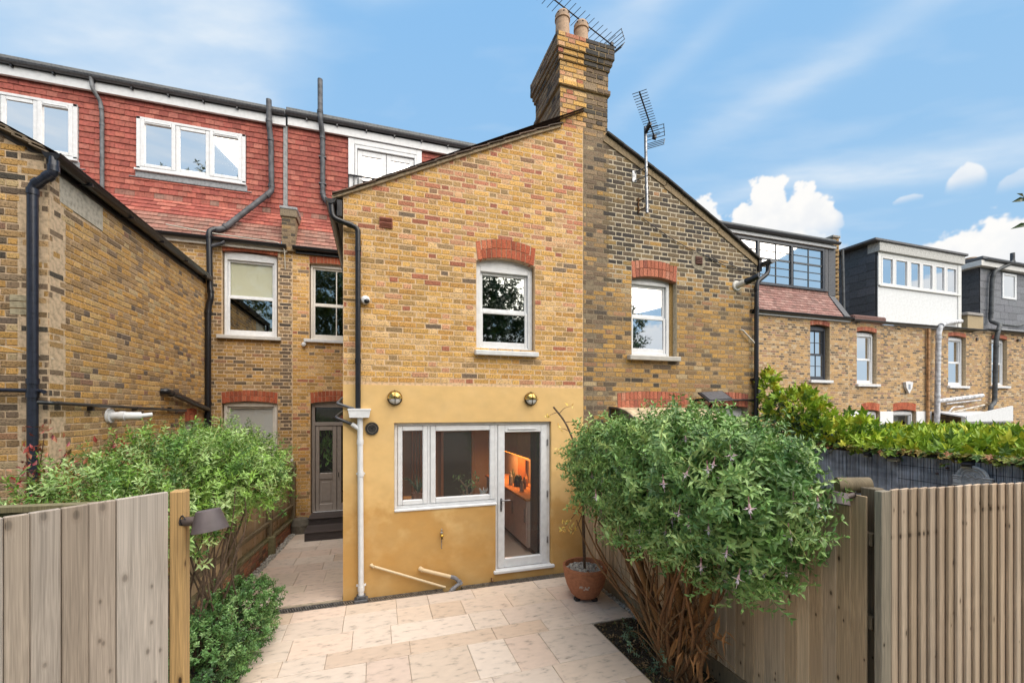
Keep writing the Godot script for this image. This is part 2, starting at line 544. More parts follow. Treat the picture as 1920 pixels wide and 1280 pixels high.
func make_materials() -> void:
	var speck := noise_tex(3, 0.045, [[0.0, 0.42], [0.22, 0.68], [0.36, 0.90], [0.52, 1.0], [1.0, 1.0]], 5)
	var grain := noise_tex(5, 0.06, [[0.0, 0.0], [1.0, 1.0]], 4)
	var soft := noise_tex(7, 0.012, [[0.0, 0.74], [0.5, 0.92], [1.0, 1.0]], 5)
	var grime := noise_tex(9, 0.008, [[0.0, 0.6], [0.42, 0.86], [0.6, 1.0], [1.0, 1.0]], 5)
	mat("brick", 0.92, speck, Vector3.ONE * 1.7, grain, 0.5)
	mat("mortar", 0.95, soft, Vector3.ONE * 2.3, grain, 0.4)
	mat("tile", 0.82, soft, Vector3.ONE * 2.1, grain, 0.25)
	mat("slate", 0.55, soft, Vector3.ONE * 1.7)
	mat("paint", 0.38, noise_tex(31, 0.02, [[0.0, 0.93], [1.0, 1.0]], 3, FastNoiseLite.TYPE_SIMPLEX_SMOOTH, 256), Vector3.ONE * 1.5)
	mat("plastic", 0.30, noise_tex(32, 0.03, [[0.0, 0.7], [0.6, 1.0], [1.0, 1.0]], 4, FastNoiseLite.TYPE_SIMPLEX_SMOOTH, 256), Vector3.ONE * 2.0)
	mat("rough_plastic", 0.6, grime, Vector3.ONE * 1.3)
	mat("metal", 0.42, grime, Vector3.ONE * 3.0, null, 0.0, 0.85)
	mat("brass", 0.25, grime, Vector3.ONE * 5.0, null, 0.0, 1.0)
	mat("lead", 0.6, soft, Vector3.ONE * 2.0, null, 0.0, 0.2)
	mat("matt", 0.9, grime, Vector3.ONE * 0.9)
	mat("room", 0.9, null)
	mat("stone", 0.62, noise_tex(41, 0.02, [[0.0, 0.66], [0.16, 0.88], [0.34, 0.96], [1.0, 1.0]], 5), Vector3(0.55, 0.55, 1.1), grain, 0.12)
	mat("clay", 0.7, soft, Vector3.ONE * 3.0, grain, 0.15)
	mat("soil", 1.0, speck, Vector3.ONE * 2.0, grain, 3.0)
	mat("ground", 1.0, grime, Vector3.ONE * 0.3)
	mat("cast", 0.85, soft, Vector3.ONE * 2.0, grain, 0.3)
	mat("bark", 0.95, noise_tex(51, 0.05, [[0.0, 0.5], [0.5, 0.85], [1.0, 1.0]], 4, FastNoiseLite.TYPE_SIMPLEX_SMOOTH, 256), Vector3(9, 2, 9), grain, 0.5)
	var wt := wood_tex(5)
	mat("wood", 0.88, wt, Vector3(1.25, 0.55, 1.25), wt, 0.35)
	var wt2 := wood_tex(8)
	mat("wood_near", 0.88, wt2, Vector3(1.9, 0.62, 1.9), wt2, 0.25)
	mat("deck", 0.75, noise_tex(61, 0.03, [[0.0, 0.6], [1.0, 1.0]], 4, FastNoiseLite.TYPE_SIMPLEX_SMOOTH, 256), Vector3(0.5, 9, 9))
	leaf_mat("leaf", 0.42, 0.35)
	leaf_mat("soft_leaf", 0.55, 0.5)
	glass("pane", 0.02, C(0.75, 0.8, 0.8), 0.0)
	glass("pane_dark", 0.16, C(0.40, 0.42, 0.40))
	glass("pane_sky", 0.42, C(0.80, 0.80, 0.80))
	glass("pane_bright", 0.62, C(0.88, 0.86, 0.84))
	glow("bulb", Color(1.0, 0.62, 0.25), 3.0)
	glow("strip", Color(1.0, 0.55, 0.18), 2.0)
	# the rendered wall: clouded ochre limewash with darker damp patches
	var im := Image.create(512, 512, false, Image.FORMAT_RGB8)
	var f := FastNoiseLite.new()
	f.seed = 77; f.frequency = 1.0; f.fractal_octaves = 5
	for y in 512:
		for x in 512:
			var px := x / 512.0 * 3.6
			var py := (1.0 - y / 512.0) * 2.9
			var a := f.get_noise_2d(px * 1.1, py * 1.5)
			var b := f.get_noise_2d(px * 4.0 + 30.0, py * 5.0)
			var s := f.get_noise_2d(px * 2.0 + 90.0, py * 2.2 + 11.0)
			var damp := smoothstep(1.40, 0.90, py + s * 0.5) * (0.85 + a * 0.4)
			damp = maxf(damp, smoothstep(0.42, 0.1, absf(px - 0.30 - s * 0.2)) * smoothstep(1.75, 1.0, py + a * 0.5) * 0.75)
			damp = maxf(damp, smoothstep(0.35, 0.05, absf(px - 1.95)) * smoothstep(0.30, 0.05, absf(py - 0.98 + a * 0.1)) * 0.85)
			damp = clampf(damp, 0.0, 1.0)
			var c := Color(0.67, 0.445, 0.185).lerp(Color(0.50, 0.28, 0.085), damp)
			var k := 1.0 + a * 0.10 + b * 0.07
			c = c.lerp(Color(0.66, 0.46, 0.22), clampf(s * 0.5, 0.0, 0.35))
			im.set_pixel(x, y, Color(c.r * k, c.g * k, c.b * k).linear_to_srgb())
	var rm := StandardMaterial3D.new()
	rm.resource_name = "limewash"
	rm.albedo_texture = ImageTexture.create_from_image(im)
	rm.uv1_scale = Vector3(1.0 / 3.6, 1.0 / 2.9, 1)
	rm.roughness = 0.9
	rm.heightmap_enabled = true
	rm.heightmap_texture = grime
	rm.heightmap_scale = 0.6
	mats["render"] = rm

# ---------------------------------------------------------------- parts of houses
func curve(p: Array, r: float) -> Array:   # rounds the corners of a polyline
	var o := [p[0]]
	for i in range(1, p.size() - 1):
		var a: Vector3 = p[i - 1] - p[i]
		var b: Vector3 = p[i + 1] - p[i]
		var q := minf(r, minf(a.length(), b.length()) * 0.45)
		var s: Vector3 = p[i] + a.normalized() * q
		var e: Vector3 = p[i] + b.normalized() * q
		for k in 6:
			var t := k / 5.0
			o.append(s.lerp(p[i], t).lerp(p[i].lerp(e, t), t))
	o.append(p[p.size() - 1])
	return o

func pipe(called: String, parent: Node3D, p: Array, r: float, col: Color, m := "plastic", collars := [], bend := 0.09) -> MeshInstance3D:
	var mb := MB.new()
	mb.col = col
	mb.tube(curve(p, bend), r, 12)
	for k in collars:   # [point, direction]
		var d: Vector3 = k[1].normalized()
		mb.tube([k[0] - d * 0.03, k[0] + d * 0.03], r * 1.17, 12)
	return put(called, mb, mats[m], parent)

# a half-round gutter from a to b
func gutter(parent: Node3D, a: Vector3, b: Vector3, r: float, col: Color) -> MeshInstance3D:
	var mb := MB.new()
	mb.col = col
	var f := (b - a).normalized()
	var s := f.cross(Vector3.UP).normalized()
	for i in 8:
		var t0 := PI * i / 8.0
		var t1 := PI * (i + 1) / 8.0
		var o0 := s * cos(t0) - Vector3.UP * sin(t0)
		var o1 := s * cos(t1) - Vector3.UP * sin(t1)
		mb.quad(a + o0 * r, b + o0 * r, b + o1 * r, a + o1 * r, o0 + o1)
		mb.quad(a + o0 * r * 0.9, b + o0 * r * 0.9, b + o1 * r * 0.9, a + o1 * r * 0.9, -o0 - o1)
		mb.tri(a, a + o0 * r, a + o1 * r, -f)
		mb.tri(b, b + o0 * r, b + o1 * r, f)
	for sg in [-1.0, 1.0]:
		mb.beam(a + s * r * sg, b + s * r * sg, 0.012, 0.012)
	return put("gutter", mb, mats["plastic"], parent)

# red arch over an opening; the ring of bricks stands in the wall's face
func arch(parent: Node3D, fr: Transform3D, x0: float, x1: float, y: float, rise: float, h: float, pal_: String, mortar: Color, rows := 2, called := "arch") -> void:
	var base := MB.new()
	base.col = mortar
	var poly := PackedVector2Array()
	for i in 13: poly.append(Vector2(lerpf(x0, x1, i / 12.0), arch_y(lerpf(x0, x1, i / 12.0), x0, x1, y, rise)))
	for i in 13: poly.append(Vector2(lerpf(x1, x0, i / 12.0), arch_y(lerpf(x1, x0, i / 12.0), x0, x1, y + h, rise)))
	base.prism(poly, fr, -0.11, -0.006)
	var a := put(called, base, mats["mortar"], parent)
	var w := x1 - x0
	var n := int(round(w / 0.076))
	for i in n:
		var x := x0 + (i + 0.5) * w / n
		var sl := rise * -8.0 * (x - (x0 + x1) * 0.5) / (w * w)
		var rot := Basis(Vector3.BACK, atan(sl) * 0.4)
		var whole := i == 0 or i == n - 1
		for k in (1 if whole or rows == 1 else rows):
			var hh := h if whole or rows == 1 else h / rows
			var yy := arch_y(x, x0, x1, y, rise) + (k + 0.5) * hh
			var mb := MB.new()
			mb.col = pick(pal_)
			slab_face(mb, Transform3D.IDENTITY, Vector3(w / n - 0.008, hh - 0.009, 0.1), 0.003)
			put("brick", mb, mats["brick"], a, fr * Transform3D(rot, Vector3(x, yy, rng.randf_range(0.001, 0.004))))

# two-light sash or casement window: outer frame > sash, pane, sill
func window(parent: Node3D, fr: Transform3D, x0: float, x1: float, y0: float, y1: float, z: float, col: Color, pane := "pane_dark", mid := 0.5, bars := [0, 0], fw := 0.055, sill := [0.06, 0.09, 0.10], head := 0.0, sill_col := Color(0, 0, 0, 0), clear := -1) -> MeshInstance3D:
	var f := MB.new()
	f.col = col
	var d := 0.07
	for q in [[x0, x0 + fw, y0, y1], [x1 - fw, x1, y0, y1], [x0 + fw, x1 - fw, y1 - fw, y1], [x0 + fw, x1 - fw, y0, y0 + fw]]:
		f.box(fr * Transform3D(Basis(), Vector3((q[0] + q[1]) * 0.5, (q[2] + q[3]) * 0.5, z - d * 0.5)), Vector3(q[1] - q[0], q[3] - q[2], d), 0.006)
	if head > 0.0:
		f.box(fr * Transform3D(Basis(), Vector3((x0 + x1) * 0.5, y1 + head * 0.5, z - d * 0.5 - 0.01)), Vector3(x1 - x0, head, d), 0.004)
	var w := put("window", f, mats["paint"], parent)
	var ym := lerpf(y0, y1, mid)
	var halves := [[y0 + fw, ym, -0.018], [ym, y1 - fw, -0.044]]
	if mid <= 0.0: halves = [[y0 + fw, y1 - fw, -0.02]]
	for k in halves.size():
		var a: float = halves[k][0]
		var b: float = halves[k][1]
		var zz: float = z + halves[k][2]
		var p := x0 + fw
		var q := x1 - fw
		var s := MB.new()
		s.col = col
		var sw := 0.042
		var lower := 0.075 if k == 0 else 0.04
		for e in [[p, p + sw, a, b], [q - sw, q, a, b], [p + sw, q - sw, b - 0.04, b], [p + sw, q - sw, a, a + lower]]:
			s.box(fr * Transform3D(Basis(), Vector3((e[0] + e[1]) * 0.5, (e[2] + e[3]) * 0.5, zz - 0.022)), Vector3(e[1] - e[0] - 0.001, e[3] - e[2] - 0.001, 0.04), 0.005)
		for i in bars[0]:
			var x := lerpf(p + sw, q - sw, (i + 1.0) / (bars[0] + 1))
			s.box(fr * Transform3D(Basis(), Vector3(x, (a + b) * 0.5, zz - 0.02)), Vector3(0.022, b - a - 0.05, 0.03), 0.004)
		for i in bars[1]:
			var y := lerpf(a + lower, b - 0.04, (i + 1.0) / (bars[1] + 1))
			s.box(fr * Transform3D(Basis(), Vector3((p + q) * 0.5, y, zz - 0.021)), Vector3(q - p - 0.05, 0.022, 0.03), 0.004)
		put("sash", s, mats["paint"], w)
		var g := MB.new()
		g.box(fr * Transform3D(Basis(), Vector3((p + q) * 0.5, (a + b) * 0.5, zz - 0.024)), Vector3(q - p - 0.05, b - a - 0.05, 0.004))
		put("pane", g, mats["pane" if k == clear else pane], w)
	if sill[0] > 0.0:
		var s := MB.new()
		s.col = sill_col if sill_col.a > 0.0 else col
		var ov: float = sill[1]
		s.box(fr * Transform3D(Basis(Vector3.RIGHT, 0.06), Vector3((x0 + x1) * 0.5, y0 - sill[0] * 0.5, (z + sill[2]) * 0.5 - 0.02)), Vector3(x1 - x0 + ov * 2.0, sill[0], sill[2] - z + 0.05), 0.008)
		put("sill", s, mats["paint"], w)
	return w

# a closed room behind an opening
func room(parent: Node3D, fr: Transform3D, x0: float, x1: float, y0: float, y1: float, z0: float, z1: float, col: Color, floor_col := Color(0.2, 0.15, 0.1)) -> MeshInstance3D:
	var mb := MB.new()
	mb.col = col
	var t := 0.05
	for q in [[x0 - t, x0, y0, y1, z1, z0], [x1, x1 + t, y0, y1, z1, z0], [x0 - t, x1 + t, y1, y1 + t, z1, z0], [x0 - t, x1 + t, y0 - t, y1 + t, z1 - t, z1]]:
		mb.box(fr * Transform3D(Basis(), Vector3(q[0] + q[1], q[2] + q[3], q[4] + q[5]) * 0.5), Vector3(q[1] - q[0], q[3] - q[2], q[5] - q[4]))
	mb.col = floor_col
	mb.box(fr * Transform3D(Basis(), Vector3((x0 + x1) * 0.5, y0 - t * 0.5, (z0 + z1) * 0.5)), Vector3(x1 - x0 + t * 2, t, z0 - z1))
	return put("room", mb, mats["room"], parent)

func solid(called: String, parent: Node3D, m: String, col: Color, q: Array, bev := 0.0) -> MeshInstance3D:   # boxes x0,x1,y0,y1,z0,z1
	var mb := MB.new()
	mb.col = col
	for e in q: mb.bx(e[0], e[1], e[2], e[3], e[4], e[5], bev)
	return put(called, mb, mats[m], parent)

func frame_at(x: float, y: float, z: float, turn := 0.0) -> Transform3D:
	return Transform3D(Basis(Vector3.UP, turn), Vector3(x, y, z))

const WHITE := Color(0.74, 0.75, 0.77)
const CREAM := Color(0.72, 0.68, 0.62)
const BLACK := Color(0.018, 0.019, 0.022)
const GREY := Color(0.10, 0.105, 0.115)
const RED_MORTAR := Color(0.66, 0.47, 0.32)

# ---------------------------------------------------------------- the house in the middle
func own_house() -> void:
	var h := thing("terraced_house", "house with clean yellow brick gable over an ochre rendered ground floor", "house", Vector3(1.7, 0, -2), "terraced houses of the row")
	var F := frame_at(0, 0, 0)
	var list := []
	# gable wall
	var poly := PackedVector2Array([Vector2(0, 2.833), Vector2(3.495, 2.833), Vector2(3.495, 6.87), Vector2(3.12, 6.87), Vector2(3.08, 6.80), Vector2(2.66, 6.62), Vector2(1.456, 6.035), Vector2(0.379, 5.49), Vector2(0, 5.29)])
	var ring := opening(1.79, 2.69, 3.36, 4.925, 0.075)
	var mort := MB.new()
	mort.col = C(0.78, 0.55, 0.335)
	wall_face(mort, F, [poly, ring], -0.0025, 0.26)
	var wall := put("wall", mort, mats["mortar"], h)
	lay(list, F, [poly, ring], 2.833, 6.86, func(x, y): return pick("rosy" if y > 4.9 + 0.25 * sin(x * 2.0) and rng.randf() < 0.8 else "clean"))
	arch(h, F, 1.79, 2.69, 4.65, 0.075, 0.275, "red", RED_MORTAR)
	window(h, F, 1.80, 2.68, 3.36, 4.60, -0.09, WHITE, "pane_dark", 0.485, [0, 0], 0.07, [0.07, 0.04, 0.09], 0.13)
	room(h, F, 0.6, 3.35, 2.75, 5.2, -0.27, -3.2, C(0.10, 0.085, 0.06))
	# side walls and the back of the wing
	var sd := MB.new()
	sd.col = C(0.46, 0.31, 0.13)
	sd.bx(-0.0, 0.24, -0.2, 5.25, -4.38, -0.262)
	put("side_wall", sd, mats["brick"], h)
	# rendered ground floor
	var rd := MB.new()
	for q in [[0.0, 0.645, -0.3, 2.833], [0.645, 2.072, -0.3, 1.14], [2.072, 2.953, -0.3, 0.11], [2.953, 3.492, -0.3, 2.833], [0.645, 2.953, 2.322, 2.833]]:
		rd.bx(q[0], q[1], q[2], q[3], -0.25, 0.014)
	put("rendered_wall", rd, mats["render"], h)
	kitchen_glazing(h)
	# roof of the wing and its tiled verge
	var rf := MB.new()
	var sl := Vector2(3.5, 1.83).normalized()
	rf.col = C(0.13, 0.09, 0.07)
	rf.quad(Vector3(-0.12, 5.30, 0.05), Vector3(3.5, 7.19, 0.05), Vector3(3.5, 7.19, -4.9), Vector3(-0.12, 5.30, -4.9))
	rf.quad(Vector3(-0.12, 5.26, 0.05), Vector3(3.5, 7.15, 0.05), Vector3(3.5, 7.15, -4.9), Vector3(-0.12, 5.26, -4.9))
	var roof := put("roof", rf, mats["tile"], h)
	var vp := [Vector2(-0.13, 5.265), Vector2(0.379, 5.515), Vector2(1.456, 6.06), Vector2(2.66, 6.645), Vector2(3.10, 6.845)]
	for i in 4:
		var a: Vector2 = vp[i]
		var b: Vector2 = vp[i + 1]
		var L := a.distance_to(b)
		var k := maxi(1, int(round(L / 0.27)))
		for j in k:
			var p := a.lerp(b, (j + 0.0) / k)
			var q := a.lerp(b, (j + 1.12) / k)
			var mb := MB.new()
			mb.col = pick("roof")
			mb.beam(Vector3(p.x, p.y + 0.028, -0.06), Vector3(q.x, q.y + 0.012, -0.06), 0.26, 0.016, Vector3.UP, 0.003)
			put("verge_tile", mb, mats["tile"], roof)
		var bb := MB.new()
		bb.col = C(0.42, 0.33, 0.22)
		bb.beam(Vector3(a.x, a.y - 0.012, -0.04), Vector3(b.x, b.y - 0.012, -0.04), 0.16, 0.036)
		put("verge_mortar", bb, mats["mortar"], roof)
	# eaves gutter seen on end, and the downpipe to the hopper
	gutter(h, Vector3(-0.14, 5.19, 0.13), Vector3(-0.14, 5.19, -4.3), 0.06, BLACK)
	solid("fascia", h, "paint", BLACK, [[-0.075, -0.01, 5.02, 5.235, -4.3, 0.03]], 0.004)
	pipe("downpipe", h, [Vector3(-0.14, 5.16, 0.08), Vector3(-0.12, 4.965, 0.08), Vector3(0.187, 4.875, 0.075), Vector3(0.187, 2.5, 0.075)], 0.034, BLACK, "plastic", [[Vector3(0.187, 4.60, 0.075), Vector3.UP], [Vector3(0.187, 3.14, 0.075), Vector3.UP], [Vector3(0.09, 4.905, 0.075), Vector3(0.3, -0.09, 0)]], 0.06)
	var hp := MB.new()
	hp.col = WHITE
	hp.prism(PackedVector2Array([Vector2(-0.12, 0.0), Vector2(0.12, 0.0), Vector2(0.135, 0.09), Vector2(-0.135, 0.09)]), frame_at(0.205, 2.40, 0.075), -0.055, 0.07)
	hp.bx(0.062, 0.348, 2.49, 2.515, 0.016, 0.15, 0.004)
	put("hopper", hp, mats["paint"], h)
	pipe("downpipe", h, [Vector3(0.212, 2.42, 0.07), Vector3(0.225, 0.06, 0.07)], 0.036, WHITE, "paint", [[Vector3(0.219, 1.66, 0.07), Vector3.UP], [Vector3(0.225, 0.16, 0.07), Vector3.UP], [Vector3(0.214, 2.08, 0.07), Vector3.UP]])
	solid("pipe_bracket", h, "paint", WHITE, [[0.165, 0.273, 1.652, 1.668, 0.016, 0.06], [0.165, 0.285, 0.185, 0.20, 0.016, 0.06]])
	solid("pipe_shoe", h, "rough_plastic", GREY, [[0.14, 0.31, 0.003, 0.035, 0.016, 0.15], [0.17, 0.28, 0.035, 0.075, 0.02, 0.12]], 0.006)
	# grey overflow pipes that come round the corner into the hopper
	pipe("overflow_pipe", h, [Vector3(-0.02, 2.66, -0.25), Vector3(-0.07, 2.585, 0.03), Vector3(0.14, 2.512, 0.06)], 0.019, GREY, "plastic", [], 0.03)
	pipe("overflow_pipe", h, [Vector3(-0.02, 2.47, -0.25), Vector3(-0.09, 2.40, 0.02), Vector3(0.12, 2.31, 0.06), Vector3(0.215, 2.24, 0.07)], 0.021, C(0.05, 0.05, 0.055), "plastic", [], 0.03)
	pipe("pipe_branch", h, [Vector3(0.11, 2.315, 0.06), Vector3(0.215, 2.24, 0.07)], 0.029, WHITE, "paint")
	# waste pipes by the drain
	pipe("waste_pipe", h, [Vector3(0.359, 0.44, 0.0), Vector3(0.359, 0.435, 0.055), Vector3(1.33, 0.035, 0.075)], 0.016, C(0.68, 0.55, 0.36), "paint", [[Vector3(0.365, 0.432, 0.05), Vector3(0.3, -0.12, 0.3)]], 0.02)
	pipe("waste_pipe", h, [Vector3(0.997, 0.318, 0.0), Vector3(0.997, 0.315, 0.06), Vector3(1.46, 0.15, 0.07)], 0.026, C(0.70, 0.54, 0.33), "paint", [[Vector3(1.003, 0.314, 0.05), Vector3(0.3, -0.12, 0.3)]], 0.02)
	pipe("waste_elbow", h, [Vector3(1.40, 0.172, 0.07), Vector3(1.47, 0.148, 0.07), Vector3(1.535, 0.075, 0.09), Vector3(1.41, 0.0, 0.11), Vector3(1.38, -0.05, 0.11)], 0.027, C(0.22, 0.22, 0.24), "plastic", [[Vector3(1.535, 0.08, 0.088), Vector3(0.05, -0.09, 0.02)], [Vector3(1.43, 0.01, 0.108), Vector3(-0.1, -0.07, 0.02)]], 0.03)
	# louvred air brick
	var ab := MB.new()
	ab.col = C(0.36, 0.13, 0.09)
	ab.bx(0.455, 0.625, 4.95, 5.09, 0.0, 0.02, 0.004)
	for i in 2:
		ab.box(Transform3D(Basis(Vector3.RIGHT, 0.6), Vector3(0.54, 5.05 - i * 0.062, 0.032)), Vector3(0.15, 0.045, 0.012), 0.002)
	put("air_brick", ab, mats["tile"], h)
	rear_wall_own(h, list)
	emit(list, "brick", "bricks", wall, mats["brick"], 0.0045)

func kitchen_glazing(h: Node3D) -> void:
	# window of two lights joined to a glazed door
	var z := -0.045
	var f := MB.new()
	f.col = WHITE
	for q in [[0.648, 0.690, 1.145, 2.318], [0.690, 2.09, 2.276, 2.318], [0.690, 2.09, 1.145, 1.187], [1.098, 1.134, 1.187, 2.276], [2.075, 2.118, 0.115, 2.318], [2.118, 2.905, 2.276, 2.318], [2.905, 2.95, 0.115, 2.318]]:
		f.bx(q[0], q[1], q[2], q[3], z - 0.07, z, 0.005)
	f.bx(0.648, 2.09, 1.115, 1.144, z - 0.05, 0.03, 0.006)
	var w := put("kitchen_window", f, mats["paint"], h)
	for q in [[0.692, 1.096, 0.065], [1.136, 2.073, 0.075]]:
		var s := MB.new()
		s.col = WHITE
		var b: float = q[2]
		for e in [[q[0], q[0] + b, 1.189, 2.274], [q[1] - b, q[1], 1.189, 2.274], [q[0] + b, q[1] - b, 2.274 - b, 2.274], [q[0] + b, q[1] - b, 1.189, 1.189 + b]]:
			s.bx(e[0] + 0.001, e[1] - 0.001, e[2] + 0.001, e[3] - 0.001, z - 0.05, z + 0.014, 0.008)
		put("sash", s, mats["paint"], w)
		var g := MB.new()
		g.bx(q[0] + b - 0.01, q[1] - b + 0.01, 1.189 + b - 0.01, 2.274 - b + 0.01, z - 0.022, z - 0.018)
		put("pane", g, mats["pane"], w)
	var d := MB.new()
	d.col = WHITE
	for e in [[2.121, 2.225, 0.165, 2.272], [2.80, 2.902, 0.165, 2.272], [2.225, 2.80, 2.165, 2.272], [2.225, 2.80, 0.165, 0.30]]:
		d.bx(e[0], e[1], e[2], e[3], z - 0.05, z + 0.012, 0.008)
	var door := put("door", d, mats["paint"], h)
	var g2 := MB.new()
	g2.bx(2.215, 2.81, 0.29, 2.175, z - 0.022, z - 0.018)
	put("pane", g2, mats["pane"], door)
	solid("sill", door, "paint", WHITE, [[2.04, 2.995, 0.112, 0.16, -0.06, 0.055]], 0.01)
	solid("trickle_vent", door, "paint", WHITE, [[2.275, 2.72, 2.205, 2.228, z + 0.01, z + 0.028]], 0.004)
	var hd := MB.new()
	hd.col = C(0.30, 0.30, 0.31)
	hd.bx(2.155, 2.185, 1.0, 1.2, z + 0.012, z + 0.022, 0.004)
	hd.tube(curve([Vector3(2.17, 1.17, z + 0.02), Vector3(2.17, 1.17, z + 0.065), Vector3(2.295, 1.17, z + 0.065)], 0.02), 0.009, 10)
	hd.tube([Vector3(2.17, 1.06, z + 0.02), Vector3(2.17, 1.06, z + 0.035)], 0.011, 10)
	put("handle", hd, mats["metal"], door)
	for y in [0.52, 1.22, 2.0]:
		solid("hinge", door, "metal", C(0.35, 0.35, 0.36), [[2.895, 2.915, y - 0.05, y + 0.05, z + 0.01, z + 0.032]], 0.004)
	kitchen(h)

func kitchen(h: Node3D) -> void:
	room(h, frame_at(0, 0, 0), 0.28, 3.36, 0.13, 2.62, -0.255, -4.15, C(0.50, 0.37, 0.26), C(0.55, 0.43, 0.33))
	# shaded doorway, tall radiator
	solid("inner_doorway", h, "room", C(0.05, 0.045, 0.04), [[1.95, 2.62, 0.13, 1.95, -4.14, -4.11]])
	solid("inner_architrave", h, "room", C(0.42, 0.28, 0.17), [[1.88, 1.945, 0.13, 2.0, -4.13, -4.08], [2.625, 2.70, 0.13, 2.0, -4.13, -4.08], [1.88, 2.70, 2.0, 2.06, -4.13, -4.08]])
	var rd := thing("column_radiator", "tall brown column radiator on the kitchen back wall behind the window", "radiator", Vector3(1.45, 0.7, -4.05))
	for i in 8:
		var mb := MB.new()
		mb.col = C(0.42, 0.27, 0.15)
		mb.tube([Vector3(1.22 + i * 0.065, 0.6, -4.04), Vector3(1.22 + i * 0.065, 2.0, -4.04)], 0.022, 8)
		put("column", mb, mats["room"], rd)
	# units along the right-hand wall
	var u := thing("kitchen_unit", "pale kitchen unit with orange wooden worktop seen through the glazed door", "kitchen unit", Vector3(3.1, 0.13, -2))
	solid("carcass", u, "room", C(0.44, 0.34, 0.28), [[2.80, 3.34, 0.22, 0.99, -3.3, -0.62]])
	solid("plinth", u, "room", C(0.12, 0.10, 0.09), [[2.86, 3.34, 0.13, 0.22, -3.3, -0.62]])
	for i in 4:
		var z0 := -0.64 - i * 0.66
		var dr := solid("unit_door", u, "paint", C(0.50, 0.39, 0.33), [[2.782, 2.80, 0.235, 0.975, z0 - 0.64, z0]], 0.004)
		solid("handle", dr, "metal", C(0.3, 0.28, 0.26), [[2.76, 2.775, 0.62, 0.85, z0 - 0.06, z0 - 0.045]], 0.003)
	solid("worktop", u, "wood", C(0.62, 0.27, 0.07), [[2.76, 3.34, 0.99, 1.03, -3.32, -0.60]], 0.004)
	var cu := thing("wall_cupboard", "wall cupboard above the kitchen worktop with a warm light under it", "cupboard", Vector3(3.2, 1.6, -2.4))
	solid("carcass", cu, "room", C(0.40, 0.31, 0.24), [[3.02, 3.34, 1.62, 2.35, -3.3, -1.0]])
	for i in 3:
		solid("cupboard_door", cu, "paint", C(0.46, 0.36, 0.28), [[3.0, 3.018, 1.63, 2.34, -1.75 - i * 0.76, -1.01 - i * 0.76]], 0.004)
	solid("light_strip", cu, "strip", Color.WHITE, [[3.06, 3.10, 1.60, 1.612, -3.1, -1.3]])
	var l := AreaLight3D.new()
	l.name = "strip_glow"
	l.area_size = Vector2(1.8, 0.06)
	l.light_color = Color(1.0, 0.70, 0.42)
	l.light_energy = 0.7
	l.shadow_enabled = true
	l.transform = Transform3D(Basis(Vector3(0, 0, 1), Vector3(1, 0, 0), Vector3(0, 1, 0)), Vector3(3.08, 1.59, -2.2))
	add_child(l)
	l.look_at_from_position(Vector3(3.08, 1.59, -2.2), Vector3(3.08, 0.5, -2.2), Vector3(1, 0, 0))
	var bd := thing("chopping_board", "orange wooden board leaning behind the kitchen worktop", "chopping board", Vector3(3.25, 1.03, -2.3))
	solid("board", bd, "wood", C(0.55, 0.2, 0.04), [[3.26, 3.285, 1.035, 1.50, -2.5, -2.05]], 0.01)
	var kt := thing("kettle", "dark kettle on the kitchen worktop", "kettle", Vector3(3.05, 1.03, -1.75))
	var kb := MB.new()
	kb.col = C(0.05, 0.045, 0.04)
	kb.lathe([Vector2(0.001, 1.03), Vector2(0.085, 1.03), Vector2(0.09, 1.12), Vector2(0.06, 1.22), Vector2(0.03, 1.25), Vector2(0.001, 1.255)], frame_at(3.02, 0, -1.75), 16)
	put("body", kb, mats["metal"], kt)
	pipe("handle", kt, [Vector3(3.02, 1.22, -1.70), Vector3(3.02, 1.26, -1.60), Vector3(3.02, 1.10, -1.62)], 0.011, BLACK, "plastic", [], 0.04)
	for i in 5:
		var b := MB.new()
		b.col = [C(0.5, 0.42, 0.3), C(0.08, 0.06, 0.05), C(0.45, 0.2, 0.06), C(0.3, 0.3, 0.3), C(0.1, 0.12, 0.06)][i]
		var x := 2.92 + (i % 3) * 0.12
		var z := -1.25 - i * 0.22
		b.lathe([Vector2(0.001, 1.03), Vector2(0.04, 1.03), Vector2(0.04, 1.14 + 0.02 * i), Vector2(0.015, 1.19 + 0.02 * i), Vector2(0.014, 1.23 + 0.02 * i), Vector2(0.001, 1.23 + 0.02 * i)], frame_at(x, 0, z), 12)
		tag(put("jar", b, mats["plastic"]), ["pale jar at the near end of the kitchen worktop", "black bottle second along the kitchen worktop", "amber bottle in the middle of the kitchen worktop", "grey bottle beyond the amber one on the worktop", "dark green bottle at the far end of the worktop"][i], "bottle", "bottles on the worktop")
	var fr := thing("tall_cabinet", "tall dark cabinet just inside the glazed door on the right", "cabinet", Vector3(3.1, 0.13, -0.45))
	solid("carcass", fr, "room", C(0.028, 0.026, 0.025), [[2.86, 3.34, 0.14, 2.3, -0.60, -0.27]], 0.004)
	solid("cabinet_door", fr, "plastic", C(0.03, 0.028, 0.028), [[2.838, 2.858, 0.22, 2.29, -0.595, -0.275]], 0.003)
	# inner window board with plants
	solid("window_board", h, "room", C(0.5, 0.42, 0.34), [[0.6, 2.07, 1.10, 1.14, -0.45, -0.13]])
	money_tree(Vector3(1.72, 1.14, -0.30))
	var cup := thing("crown_jar", "small white jar with a pointed crown rim on the kitchen window board", "jar", Vector3(2.02, 1.14, -0.27))
	var cm := MB.new()
	cm.col = C(0.62, 0.62, 0.6)
	cm.lathe([Vector2(0.001, 0.0), Vector2(0.045, 0.0), Vector2(0.052, 0.13), Vector2(0.048, 0.13), Vector2(0.042, 0.02)], frame_at(1.96, 1.14, -0.27), 16)
	put("body", cm, mats["paint"], cup)
